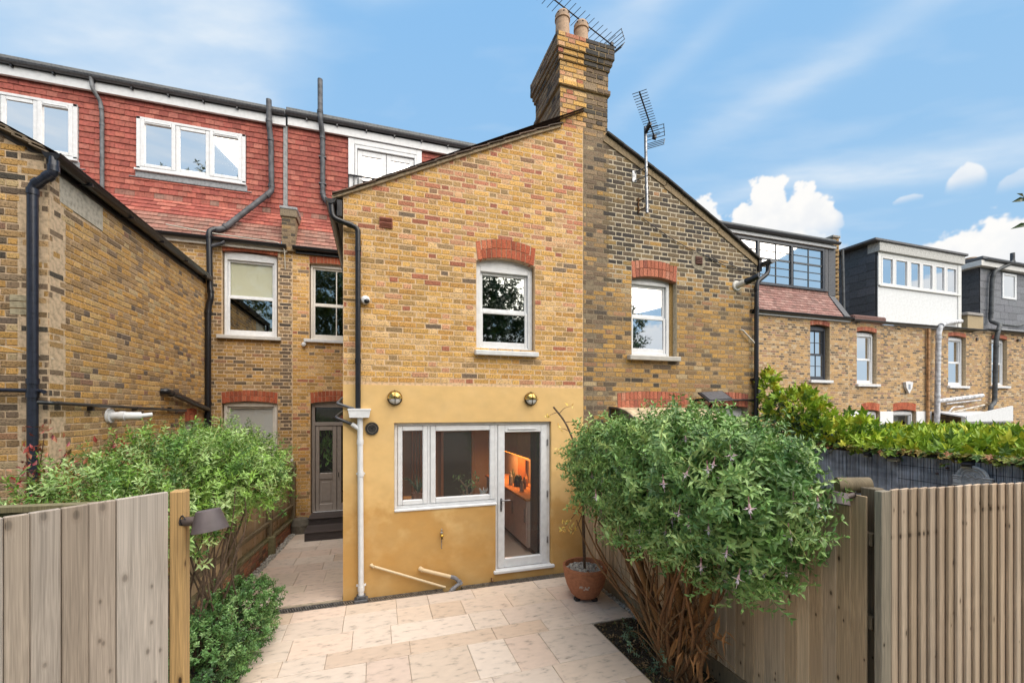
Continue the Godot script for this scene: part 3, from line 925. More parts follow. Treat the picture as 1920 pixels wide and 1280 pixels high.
	for i in 5:
		var a := TAU * i / 5.0
		var pm := MB.new()
		pm.col = C(0.7, 0.7, 0.68)
		pm.tube([Vector3(1.96 + cos(a) * 0.047, 1.265, -0.27 + sin(a) * 0.047), Vector3(1.96 + cos(a) * 0.068, 1.32, -0.27 + sin(a) * 0.068)], [0.014, 0.005], 6)
		put("crown_point", pm, mats["paint"], cup)
	var sp := thing("spiky_plant", "spiky leaved plant in a clay pot behind the narrow left window light", "plant", Vector3(1.02, 1.14, -0.4))
	var pt := MB.new()
	pt.col = C(0.34, 0.14, 0.08)
	pt.lathe([Vector2(0.001, 0), Vector2(0.075, 0), Vector2(0.10, 0.17), Vector2(0.09, 0.17), Vector2(0.085, 0.15), Vector2(0.001, 0.15)], frame_at(1.0, 1.12, -0.36), 16)
	put("pot", pt, mats["clay"], sp)
	for i in 26:
		var a := rng.randf() * TAU
		var L := rng.randf_range(0.22, 0.42)
		var lm := MB.new()
		lm.col = C(0.07, 0.10, 0.045)
		var b := Vector3(1.0, 1.28, -0.36)
		var o := Vector3(cos(a), 0, sin(a))
		var q := [b, b + o * L * 0.35 + Vector3.UP * L * 0.6, b + o * L * 0.75 + Vector3.UP * L * 0.62]
		lm.tube(curve(q, 0.2), [0.006, 0.006, 0.006, 0.0055, 0.005, 0.004, 0.003, 0.001], 4)
		put("leaf", lm, mats["leaf"], sp)
	tag(solid("small_box", null, "room", C(0.55, 0.22, 0.05), [[0.78, 0.90, 1.14, 1.25, -0.36, -0.26]], 0.004), "small orange box behind the narrow left window light", "box")

func money_tree(at: Vector3) -> void:
	var t := thing("jade_plant", "jade plant with forked trunk in a green pot on the kitchen window board", "plant", at)
	var p := MB.new()
	p.col = C(0.10, 0.20, 0.12)
	p.lathe([Vector2(0.001, 0), Vector2(0.075, 0), Vector2(0.088, 0.08), Vector2(0.082, 0.08), Vector2(0.075, 0.06), Vector2(0.001, 0.06)], frame_at(at.x, at.y, at.z), 16)
	put("pot", p, mats["paint"], t)
	var xs := []
	var cs := []
	for s in [[Vector3(0, 0.06, 0), Vector3(-0.02, 0.2, 0), Vector3(-0.13, 0.33, 0.0)], [Vector3(0, 0.06, 0), Vector3(-0.01, 0.2, 0.01), Vector3(0.10, 0.30, 0.02)], [Vector3(0.02, 0.06, 0.02), Vector3(0.06, 0.12, 0.03), Vector3(0.09, 0.19, 0.03)], [Vector3(-0.03, 0.06, 0), Vector3(-0.06, 0.1, 0.02), Vector3(-0.07, 0.16, 0.02)]]:
		var mb := MB.new()
		mb.col = C(0.30, 0.18, 0.11)
		mb.tube([at + s[0], at + s[1], at + s[2]], [0.018, 0.014, 0.008], 7)
		put("stem", mb, mats["bark"], t)
		for i in 26:
			var o := Vector3(rng.randfn(0, 0.05), rng.randfn(0.02, 0.035), rng.randfn(0, 0.04))
			xs.append(Transform3D(Basis.from_euler(Vector3(rng.randf() * TAU, rng.randf() * TAU, 0)).scaled(Vector3.ONE * rng.randf_range(0.7, 1.2)), at + s[2] + o))
			var k := rng.randf_range(0.7, 1.3)
			cs.append(Color(0.13 * k, 0.20 * k, 0.06 * k))
	scatter("foliage", leaf(0.05, 0.026, 0.15), mats["leaf"], xs, cs, t)

# back wall of the main house beside the wing, with its tiled loft
func rear_wall_own(h: Node3D, list: Array) -> void:
	var F := frame_at(0, 0, -4.4)
	var poly := rect(-1.322, 0.0, -0.25, 6.0)
	var up := opening(-0.985, 0.12, 4.04, 5.90, 0.03)
	var dn := opening(-0.962, 0.12, 0.18, 2.87, 0.05)
	var m := MB.new()
	m.col = C(0.76, 0.53, 0.31)
	wall_face(m, F, [poly, up, dn], -0.0025, 0.25)
	put("wall", m, mats["mortar"], h)
	lay(list, F, [poly, up, dn], -0.25, 6.0, func(x, y): return pick("clean"))
	arch(h, F, -0.985, 0.12, 5.745, 0.03, 0.16, "red", RED_MORTAR, 1)
	arch(h, F, -0.962, 0.12, 2.63, 0.05, 0.245, "red", RED_MORTAR)
	window(h, F, -0.97, 0.10, 4.06, 5.74, -0.09, CREAM, "pane_dark", 0.475, [1, 0], 0.05, [0.07, 0.12, 0.08], 0.03, WHITE)
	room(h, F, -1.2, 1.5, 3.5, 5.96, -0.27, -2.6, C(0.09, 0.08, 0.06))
	# garden door with a light over it
	var g := C(0.32, 0.275, 0.25)
	var d := MB.new()
	d.col = g
	for q in [[-0.95, -0.88, 0.19, 2.68], [-0.88, 0.1, 2.54, 2.68], [-0.88, 0.1, 2.13, 2.21]]:
		d.bx(q[0], q[1], q[2], q[3], -4.56, -4.49, 0.006)
	var fr := put("door_frame", d, mats["paint"], h)
	var tp := MB.new()
	tp.bx(-0.86, 0.1, 2.22, 2.53, -4.535, -4.53)
	put("fanlight", tp, mats["pane"], fr)
	var l := MB.new()
	l.col = g
	for q in [[-0.872, -0.79, 0.2, 2.12], [-0.79, -0.515, 2.02, 2.12], [-0.79, -0.515, 0.92, 1.06], [-0.79, -0.515, 0.2, 0.36], [-0.515, -0.43, 0.2, 2.12], [-0.42, -0.33, 0.2, 2.12], [-0.33, 0.1, 0.2, 0.36]]:
		l.bx(q[0], q[1], q[2], q[3], -4.55, -4.505, 0.008)
	l.bx(-0.795, -0.51, 0.35, 0.93, -4.545, -4.53)
	l.bx(-0.755, -0.55, 0.42, 0.86, -4.53, -4.515, 0.012)
	var dr := put("door", l, mats["paint"], h)
	var pn := MB.new()
	pn.bx(-0.80, -0.505, 1.05, 2.03, -4.53, -4.526)
	put("pane", pn, mats["pane"], dr)
	solid("door_sill", dr, "paint", WHITE, [[-0.93, 0.1, 0.165, 0.195, -4.55, -4.40]], 0.006)
	pipe("handle", dr, [Vector3(-0.39, 1.06, -4.50), Vector3(-0.39, 1.06, -4.46), Vector3(-0.385, 0.96, -4.46)], 0.008, BLACK, "plastic", [], 0.02)
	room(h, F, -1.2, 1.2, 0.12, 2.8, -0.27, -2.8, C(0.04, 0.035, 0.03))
	# potted greenery and a red lampshade just inside
	var pl := thing("indoor_fern", "green leafy plant standing inside the grey garden door", "plant", Vector3(-0.66, 0.15, -4.95))
	var pt := MB.new()
	pt.col = C(0.12, 0.1, 0.09)
	pt.lathe([Vector2(0.001, 0), Vector2(0.13, 0), Vector2(0.16, 0.9), Vector2(0.001, 0.9)], frame_at(-0.66, 0.13, -4.95), 14)
	put("pot", pt, mats["clay"], pl)
	var xs := []
	var cs := []
	for i in 90:
		xs.append(Transform3D(Basis.from_euler(Vector3(rng.randf_range(-1, 1), rng.randf() * TAU, 0)).scaled(Vector3.ONE * rng.randf_range(0.8, 1.6)), Vector3(-0.66 + rng.randfn(0, 0.12), 1.55 + rng.randfn(0, 0.2), -4.85 + rng.randfn(0, 0.09))))
		var k := rng.randf_range(0.6, 1.4)
		cs.append(Color(0.12 * k, 0.26 * k, 0.05 * k))
	scatter("foliage", leaf(0.14, 0.05, 0.2), mats["leaf"], xs, cs, pl)
	var ls := MB.new()
	ls.col = C(0.5, 0.09, 0.03)
	ls.lathe([Vector2(0.04, 0.22), Vector2(0.19, 0.02), Vector2(0.20, 0.0), Vector2(0.18, 0.02), Vector2(0.03, 0.2)], frame_at(-0.26, 2.25, -4.85), 20)
	tag(put("lamp_shade", ls, mats["room"]), "red lampshade behind the light over the grey garden door", "lampshade")
	# eaves and tiled loft wall
	gutter(h, Vector3(-1.30, 6.04, -4.28), Vector3(0.2, 6.04, -4.28), 0.062, BLACK)
	solid("fascia", h, "paint", BLACK, [[-1.25, 0.2, 5.92, 6.07, -4.39, -4.345]], 0.004)
	loft(h, -1.50, 3.6, 8.97, [[-0.20, 1.52, 6.9, 8.97]])
	solid("fascia", h, "paint", WHITE, [[-1.49, 4.2, 8.97, 9.16, -4.86, -4.80]], 0.004)
	gutter(h, Vector3(-1.52, 9.235, -4.75), Vector3(4.2, 9.235, -4.75), 0.062, GREY)
	solid("roof_edge", h, "lead", C(0.16, 0.165, 0.17), [[-1.52, 4.2, 9.23, 9.38, -9.0, -4.80]], 0.01)
	for i in 8:
		solid("gutter_bracket", h, "plastic", GREY, [[-1.1 + i * 0.65, -1.075 + i * 0.65, 9.13, 9.19, -4.80, -4.74]])
	# french window with a juliet rail
	var L := frame_at(0, 0, -4.9)
	var w := MB.new()
	w.col = WHITE
	for q in [[-0.20, -0.06, 6.9, 8.96], [1.39, 1.52, 6.9, 8.96], [-0.06, 1.39, 8.83, 8.96], [-0.05, 0.0, 6.95, 8.82], [1.34, 1.39, 6.95, 8.82], [0.0, 1.34, 8.74, 8.82]]:
		w.box(L * Transform3D(Basis(), Vector3((q[0] + q[1]) * 0.5, (q[2] + q[3]) * 0.5, 0.02)), Vector3(q[1] - q[0], q[3] - q[2], 0.09), 0.006)
	var fw := put("french_window", w, mats["paint"], h)
	for q in [[0.005, 0.665], [0.675, 1.335]]:
		var s := MB.new()
		s.col = WHITE
		for e in [[q[0], q[0] + 0.11, 7.0, 8.73], [q[1] - 0.11, q[1], 7.0, 8.73], [q[0] + 0.11, q[1] - 0.11, 8.6, 8.73], [q[0] + 0.11, q[1] - 0.11, 7.0, 7.2]]:
			s.bx(e[0], e[1], e[2], e[3], -4.93, -4.88, 0.006)
		put("sash", s, mats["paint"], fw)
		var g2 := MB.new()
		g2.bx(q[0] + 0.1, q[1] - 0.1, 7.19, 8.61, -4.907, -4.903)
		put("pane", g2, mats["pane_bright"], fw)
	room(h, L, -0.6, 2.2, 6.6, 8.95, -0.06, -2.6, C(0.5, 0.5, 0.52))
	var rl := MB.new()
	rl.col = BLACK
	rl.beam(Vector3(-0.20, 8.05, -4.80), Vector3(1.54, 8.05, -4.80), 0.03, 0.03)
	rl.beam(Vector3(-0.20, 7.05, -4.80), Vector3(1.54, 7.05, -4.80), 0.03, 0.03)
	var ra := put("balcony_rail", rl, mats["metal"], fw)
	for i in 17:
		solid("baluster", fw, "metal", BLACK, [[-0.195 + i * 0.107, -0.18 + i * 0.107, 7.05, 8.05, -4.807, -4.793]])
	# lead strip between the two lofts, brick pier below it
	solid("lead_flashing", h, "lead", C(0.30, 0.31, 0.32), [[-1.585, -1.50, 6.85, 8.96, -4.90, -4.845]], 0.004)
	var pier := MB.new()
	pier.col = C(0.30, 0.22, 0.13)
	pier.bx(-1.52, -1.25, 5.95, 6.84, -4.9, -4.32)
	var pw := put("party_pier", pier, mats["mortar"], h)
	var pl2 := []
	lay(pl2, frame_at(0, 0, -4.318), [rect(-1.525, -1.245, 5.95, 6.66)], 5.95, 6.66, func(x, y): return pick("dusty"))
	emit(pl2, "brick", "bricks", pw, mats["brick"], 0.004)
	solid("pier_cap", h, "lead", C(0.33, 0.34, 0.35), [[-1.56, -1.21, 6.84, 6.90, -4.9, -4.28]], 0.008)
	solid("pier_corbel", h, "brick", C(0.24, 0.19, 0.13), [[-1.55, -1.22, 6.68, 6.84, -4.9, -4.29]], 0.01)
	# vent stack that kinks down behind the gable
	pipe("vent_stack", h, [Vector3(-0.80, 10.1, -4.72), Vector3(-0.79, 9.15, -4.66), Vector3(-0.752, 8.85, -4.78), Vector3(-0.752, 7.46, -4.80), Vector3(-0.30, 6.75, -4.62), Vector3(0.05, 6.2, -4.4)], 0.056, GREY, "rough_plastic", [[Vector3(-0.795, 9.32, -4.67), Vector3.UP], [Vector3(-0.752, 8.80, -4.78), Vector3.UP], [Vector3(-0.752, 7.52, -4.80), Vector3.UP], [Vector3(-0.70, 7.38, -4.78), Vector3(0.4, -0.7, 0)]], 0.08)
	solid("pipe_clip", h, "metal", GREY, [[-0.83, -0.675, 8.34, 8.36, -4.86, -4.74], [-0.83, -0.675, 7.72, 7.74, -4.86, -4.74]])

# tile hanging of a loft: a steep wall with a short slope of roof below it
func loft(h: Node3D, x0: float, x1: float, top: float, holes: Array, pal_ := "tile", pal2 := "tilefade", eaves := 6.08, kink := 6.95, zk := -4.9, ze := -4.36, gauge := 0.118, most := 300) -> void:
	var base := MB.new()
	base.col = C(0.06, 0.03, 0.025)
	var L := frame_at(0, 0, zk)
	var polys := [rect(x0, x1, kink, top)]
	for q in holes: polys.append(rect(q[0], q[1], q[2], q[3]))
	wall_face(base, L, polys, 0.0, 0.06)
	base.quad(Vector3(x0, eaves, ze), Vector3(x1, eaves, ze), Vector3(x1, kink, zk), Vector3(x0, kink, zk), Vector3.BACK)
	base.quad(Vector3(x0, eaves, ze), Vector3(x0, kink, zk), Vector3(x0, eaves, zk), Vector3(x0, eaves, zk))
	var w := put("tile_hung_wall", base, mats["matt"], h)
	var list := []
	hang(list, L, polys, kink, top, gauge, 0.168, func(x, y): return pick(pal_ if y > kink + 0.15 or rng.randf() < 0.5 else pal2))
	var d := Vector2(ze - zk, kink - eaves)
	var lean := atan2(d.x, d.y)
	var S := Transform3D(Basis(Vector3.RIGHT, -lean), Vector3(0, eaves, ze))
	hang(list, S, [rect(x0, x1, -0.02, d.length() - 0.03)], -0.02, d.length() - 0.03, gauge, 0.168, func(x, y): return pick(pal2 if y < 0.55 else pal_))
	emit(list, "tile", "tiles", w, mats["tile"], 0.002, most)

# ---------------------------------------------------------------- house on the right: the darker half of the gable
func right_house() -> void:
	var h := thing("terraced_house", "house with soot darkened brown brick half gable right of the yellow brick house", "house", Vector3(5.3, 0, -2), "terraced houses of the row")
	var F := frame_at(0, 0, 0)
	var list := []
	var poly := PackedVector2Array([Vector2(3.497, -0.3), Vector2(7.0, -0.3), Vector2(7.0, 5.16), Vector2(6.16, 5.66), Vector2(5.048, 6.27), Vector2(3.93, 6.81), Vector2(3.90, 6.87), Vector2(3.497, 6.87)])
	var win := opening(4.375, 5.255, 3.38, 4.915, 0.055)
	var door := opening(4.11, 5.48, 0.1, 2.765, 0.04)
	var low := opening(5.92, 6.80, 0.9, 2.775, 0.035)
	var m := MB.new()
	var tone := func(y): return C(0.36, 0.265, 0.155).lerp(C(0.60, 0.52, 0.39), smoothstep(4.1, 4.9, y))
	var strip := rect(3.497, 3.95, -0.3, 6.86)
	m.col = C(0.27, 0.21, 0.14)
	wall_face(m, F, [strip], -0.002, 0.26)
	var rest := PackedVector2Array([Vector2(3.952, -0.3), Vector2(7.0, -0.3), Vector2(7.0, 5.16), Vector2(6.16, 5.66), Vector2(5.048, 6.27), Vector2(3.952, 6.80)])
	wall_face(m, F, [rest, win, door, low], -0.0025, 0.26, tone)
	var wall := put("wall", m, mats["mortar"], h)
	lay(list, F, [poly, win, door, low], -0.3, 6.9, func(x, y):
		var soot := smoothstep(4.2, 5.05, y + 0.18 * sin(x * 3.0) + rng.randf_range(-0.3, 0.3))
		if x < 3.95: return pick("dusty" if rng.randf() < 0.45 + (y - 4.0) * 0.2 else "old")
		return pick("sooty" if rng.randf() < soot * 0.95 else "old"), 0.0, 0.0755)
	arch(h, F, 4.375, 5.255, 4.64, 0.055, 0.275, "redbrown", C(0.34, 0.18, 0.11))
	arch(h, F, 4.11, 5.48, 2.50, 0.04, 0.265, "redbrown", C(0.42, 0.27, 0.18))
	arch(h, F, 5.92, 6.80, 2.53, 0.035, 0.245, "redbrown", C(0.36, 0.2, 0.13))
	window(h, F, 4.378, 5.18, 3.385, 4.64, -0.10, WHITE, "pane_sky", 0.53, [0, 0], 0.06, [0.075, 0.09, 0.09], 0.06, C(0.5, 0.48, 0.44))
	solid("jamb_filler", h, "brick", C(0.34, 0.22, 0.08), [[5.18, 5.26, 3.38, 4.66, -0.2, -0.10]])
	room(h, F, 3.8, 5.8, 2.85, 5.0, -0.27, -2.4, C(0.38, 0.38, 0.38))
	solid("door", h, "paint", WHITE, [[4.2, 5.4, 0.1, 2.50, -0.16, -0.11]], 0.01)
	solid("lower_window", h, "paint", WHITE, [[5.93, 6.78, 0.9, 2.53, -0.17, -0.12]], 0.01)
	var sd := MB.new()
	sd.col = C(0.30, 0.2, 0.09)
	sd.bx(6.76, 7.0, -0.3, 5.16, -4.38, -0.262)
	put("side_wall", sd, mats["brick"], h)
	# roof and dark verge
	var rf := MB.new()
	rf.col = C(0.10, 0.08, 0.07)
	var vp := [Vector2(3.90, 6.875), Vector2(5.048, 6.32), Vector2(6.16, 5.71), Vector2(7.06, 5.185)]
	for i in 3:
		var a: Vector2 = vp[i]
		var b: Vector2 = vp[i + 1]
		rf.quad(Vector3(a.x, a.y + 0.02, 0.02), Vector3(b.x, b.y + 0.02, 0.02), Vector3(b.x, b.y + 0.02, -4.8), Vector3(a.x, a.y + 0.02, -4.8))
	rf.quad(Vector3(3.5, 7.19, 0.0), Vector3(3.9, 6.9, 0.0), Vector3(3.9, 6.9, -4.8), Vector3(3.5, 7.19, -4.8))
	var roof := put("roof", rf, mats["tile"], h)
	for i in 3:
		var a: Vector2 = vp[i]
		var b: Vector2 = vp[i + 1]
		var vm := MB.new()
		vm.col = C(0.33, 0.25, 0.15)
		vm.beam(Vector3(a.x - 0.03, a.y - 0.065, -0.06), Vector3(b.x, b.y - 0.05, -0.06), 0.15, 0.11)
		put("verge_mortar", vm, mats["mortar"], roof)
		var k := 4
		for j in k:
			var p := a.lerp(b, float(j) / k)
			var q := a.lerp(b, (j + 1.05) / k)
			var mb := MB.new()
			mb.col = C(0.045, 0.04, 0.038) * rng.randf_range(0.8, 1.5)
			mb.beam(Vector3(p.x, p.y + 0.018, -0.05), Vector3(q.x, q.y + 0.022, -0.05), 0.22, 0.045, Vector3.UP, 0.01)
			put("verge_tile", mb, mats["tile"], roof)
	# eaves gutter end and downpipe on the corner
	gutter(h, Vector3(7.13, 5.16, 0.22), Vector3(7.13, 5.16, -4.3), 0.062, GREY)
	solid("fascia", h, "paint", BLACK, [[7.005, 7.07, 5.0, 5.2, -4.3, 0.05]], 0.004)
	pipe("downpipe", h, [Vector3(7.13, 5.12, 0.12), Vector3(7.13, 4.95, 0.12), Vector3(6.915, 4.78, 0.08), Vector3(6.905, 4.6, 0.08), Vector3(6.893, 1.2, 0.08)], 0.038, BLACK, "plastic", [[Vector3(6.905, 4.3, 0.08), Vector3.UP], [Vector3(6.898, 3.05, 0.08), Vector3.UP], [Vector3(6.90, 4.66, 0.08), Vector3.UP]])
	for y in [4.28, 3.04, 2.0]:
		solid("pipe_clip", h, "plastic", BLACK, [[6.84, 6.97, y - 0.02, y + 0.02, 0.0, 0.05]])
	pipe("downpipe_branch", h, [Vector3(6.897, 2.78, 0.08), Vector3(7.08, 2.92, 0.04)], 0.036, GREY, "plastic", [[Vector3(7.02, 2.87, 0.05), Vector3(1, 0.8, 0)]])
	pipe("waste_pipe", h, [Vector3(6.62, 3.92, 0.0), Vector3(6.62, 3.91, 0.05), Vector3(6.88, 3.68, 0.07)], 0.014, C(0.62, 0.58, 0.52), "paint", [], 0.03)
	pipe("waste_pipe", h, [Vector3(5.56, 2.66, 0.05), Vector3(6.89, 2.67, 0.05)], 0.018, BLACK)
	# air brick in a mortar patch
	var pa := MB.new()
	pa.col = C(0.38, 0.33, 0.25)
	pa.lathe([Vector2(0.001, 0.0), Vector2(0.15, 0.0), Vector2(0.16, -0.02)], Transform3D(Basis(Vector3.RIGHT, PI / 2), Vector3(5.70, 5.05, 0.004)), 12)
	put("mortar_patch", pa, mats["mortar"], h)
	var ab := MB.new()
	ab.col = C(0.16, 0.075, 0.055)
	ab.bx(5.635, 5.775, 4.99, 5.13, -0.02, 0.02, 0.004)
	for i in 4: ab.bx(5.645, 5.765, 5.005 + i * 0.03, 5.018 + i * 0.03, 0.02, 0.032)
	put("air_brick", ab, mats["tile"], h)
	emit(list, "brick", "bricks", wall, mats["brick"], 0.004)
	# black cables looping over the wall
	for q in [[Vector3(4.58, 5.62, 0.02), Vector3(5.3, 5.28, 0.02), Vector3(6.2, 5.08, 0.02), Vector3(6.95, 4.96, 0.03)], [Vector3(5.78, 5.17, 0.02), Vector3(6.3, 5.0, 0.02), Vector3(6.95, 4.95, 0.02)]]:
		pipe("cable", h, q, 0.007, BLACK, "plastic", [], 0.5)

# ---------------------------------------------------------------- the chimney both houses share
func chimney() -> void:
	var t := thing("chimney_stack", "tall corbelled chimney stack, left half clean yellow and right half black brick", "chimney", Vector3(3.5, 6.6, -0.3))
	var back := -1.02
	var mb := MB.new()
	mb.col = C(0.42, 0.31, 0.18)
	# courses of the stack: [bottom, top, set-out]
	var steps := [[6.3, 7.485, 0.0], [7.485, 7.56, 0.035], [7.56, 7.865, 0.008], [7.865, 7.94, 0.03], [7.94, 8.017, 0.055], [8.017, 8.24, 0.08]]
	for s in steps:
		var o: float = s[2]
		mb.bx(3.108 - o, 3.928 + o, s[0], s[1], back - o, o - 0.008)
	mb.bx(3.14, 3.90, 8.24, 8.28, back + 0.05, -0.06)
	var core := put("stack_core", mb, mats["mortar"], t)
	var list := []
	for s in steps:
		var o: float = s[2]
		var y0: float = ceilf(s[0] / COURSE) * COURSE if s[0] < 7.0 else s[0]
		var f := frame_at(0, s[0] if s[0] > 7 else 6.84, o)
		var top: float = s[1] - f.origin.y
		lay(list, f, [rect(3.1 - o, 3.935 + o, 0, top)], 0.0, top - 0.02, func(x, y):
			if x < 3.5: return pick("rosy" if rng.randf() < 0.5 else "clean")
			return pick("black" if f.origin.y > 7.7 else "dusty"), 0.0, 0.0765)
		var fl := Transform3D(Basis(Vector3.BACK, Vector3.UP, Vector3.LEFT), Vector3(3.1 - o, f.origin.y, 0))
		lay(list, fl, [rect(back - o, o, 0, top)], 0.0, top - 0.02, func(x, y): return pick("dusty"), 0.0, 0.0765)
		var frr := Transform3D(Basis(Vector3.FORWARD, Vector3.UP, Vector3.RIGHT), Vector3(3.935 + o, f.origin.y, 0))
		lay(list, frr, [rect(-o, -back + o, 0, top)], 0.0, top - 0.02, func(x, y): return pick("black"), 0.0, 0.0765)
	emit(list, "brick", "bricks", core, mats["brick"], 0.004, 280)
	var k := 0
	for p in [[Vector3(3.235, 8.22, -0.20), 0.56], [Vector3(3.565, 8.22, -0.20), 0.49]]:
		var c: Vector3 = p[0]
		var q := thing("chimney_pot", ["left one of two buff clay chimney pots, the taller", "right one of two buff clay chimney pots, the shorter"][k], "chimney pot", c, "chimney pots")
		k += 1
		var H: float = p[1]
		var pm := MB.new()
		pm.col = C(0.50, 0.33, 0.21)
		pm.lathe([Vector2(0.125, 0.0), Vector2(0.118, 0.05), Vector2(0.108, H - 0.14), Vector2(0.108, H - 0.12), Vector2(0.122, H - 0.115), Vector2(0.122, H - 0.085), Vector2(0.117, H - 0.08)], frame_at(c.x, c.y, c.z), 24)
		put("pot", pm, mats["clay"], q)
		var cm := MB.new()
		cm.col = C(0.42, 0.29, 0.19)
		cm.lathe([Vector2(0.117, H - 0.08), Vector2(0.116, H - 0.03), Vector2(0.09, H + 0.012), Vector2(0.04, H + 0.03), Vector2(0.001, H + 0.034)], frame_at(c.x, c.y, c.z), 24)
		var cap := put("cap", cm, mats["clay"], q)
		for i in 8:
			var a := TAU * (i + 0.3) / 8.0
			var hm := MB.new()
			hm.col = C(0.02, 0.016, 0.013)
			hm.lathe([Vector2(0.001, 0.002), Vector2(0.012, 0.002), Vector2(0.016, -0.006)], Transform3D(Basis(Vector3.UP, -a) * Basis(Vector3.BACK, -PI / 2), c + Vector3(cos(a) * 0.116, H - 0.045, sin(a) * 0.116)), 8)
			put("vent_hole", hm, mats["room"], cap)

func aerial(called: String, label: String, tip: Vector3, tail: Vector3, n: int, half: float, refl: float) -> Node3D:
	var t := thing(called, label, "aerial", tail)
	var d := (tail - tip)
	var across := d.cross(Vector3.UP).normalized()
	var b := MB.new()
	b.col = C(0.06, 0.062, 0.068)
	b.tube([tip, tail], 0.011, 6)
	put("boom", b, mats["metal"], t)
	for i in n:
		var e := MB.new()
		e.col = C(0.10, 0.10, 0.11)
		var p := tip + d * (float(i) / (n + 1.0))
		e.tube([p - across * half, p + across * half], 0.005, 5)
		put("element", e, mats["metal"], t)
	for s in [-1.0, 1.0]:
		for i in 4:
			var r := MB.new()
			r.col = C(0.16, 0.165, 0.17)
			var c = tail + Vector3.UP * s * (0.03 + i * 0.045) + d.normalized() * (0.0 - 0.03 * i)
			r.tube([c - across * refl, c + across * refl], 0.006, 5)
			put("reflector_rod", r, mats["metal"], t)
		for q in [-1.0, 1.0]:
			var r2 := MB.new()
			r2.col = C(0.16, 0.165, 0.17)
			r2.tube([tail + across * refl * q * 0.95 + Vector3.UP * s * 0.03, tail + across * refl * q * 0.95 + Vector3.UP * s * 0.165 - d.normalized() * 0.09], 0.006, 5)
			put("reflector_rod", r2, mats["metal"], t)
	var j := MB.new()
	j.col = BLACK
	j.box(Transform3D(Basis(), tip + d * 0.93), Vector3(0.06, 0.07, 0.06), 0.01)
	put("junction_box", j, mats["plastic"], t)
	return t

func aerials() -> void:
	var t := aerial("television_aerial", "television aerial on a silver mast fixed to the dark brick gable", Vector3(3.948, 6.98, 0.83), Vector3(4.836, 6.98, -0.012), 19, 0.10, 0.155)
	pipe("mast", t, [Vector3(4.566, 5.66, 0.14), Vector3(4.535, 7.03, 0.14)], 0.024, C(0.42, 0.43, 0.45), "metal")
	var cl := MB.new()
	cl.col = C(0.08, 0.08, 0.085)
	cl.beam(Vector3(4.535, 6.95, 0.14), Vector3(4.50, 6.98, 0.31), 0.05, 0.05)
	put("clamp", cl, mats["metal"], t)
	for y in [5.74, 5.90]:
		pipe("bracket", t, [Vector3(4.50, y, 0.0), Vector3(4.50, y, 0.05), Vector3(4.60, y + 0.03, 0.16)], 0.011, C(0.12, 0.06, 0.03), "metal", [], 0.02)
	pipe("bracket", t, [Vector3(4.49, 5.70, 0.015), Vector3(4.49, 5.95, 0.015)], 0.014, C(0.12, 0.06, 0.03), "metal")
	for y in [6.22, 6.36]:
		pipe("bracket", t, [Vector3(4.42, y, 0.01), Vector3(4.56, y + 0.03, 0.17)], 0.009, C(0.2, 0.2, 0.2), "metal")
	solid("bracket_plate", t, "metal", C(0.45, 0.46, 0.48), [[4.38, 4.45, 6.2, 6.38, 0.0, 0.015]])
	var a := aerial("television_aerial", "long television aerial behind the two chimney pots", Vector3(2.90, 9.0, -0.16), Vector3(4.529, 9.0, -0.728), 15, 0.17, 0.20)
	pipe("mast", a, [Vector3(3.75, 7.6, -1.09), Vector3(3.75, 9.05, -1.09)], 0.02, C(0.3, 0.3, 0.31), "metal")
	pipe("clamp", a, [Vector3(3.75, 8.98, -1.09), Vector3(3.86, 8.99, -0.5)], 0.012, BLACK, "metal")

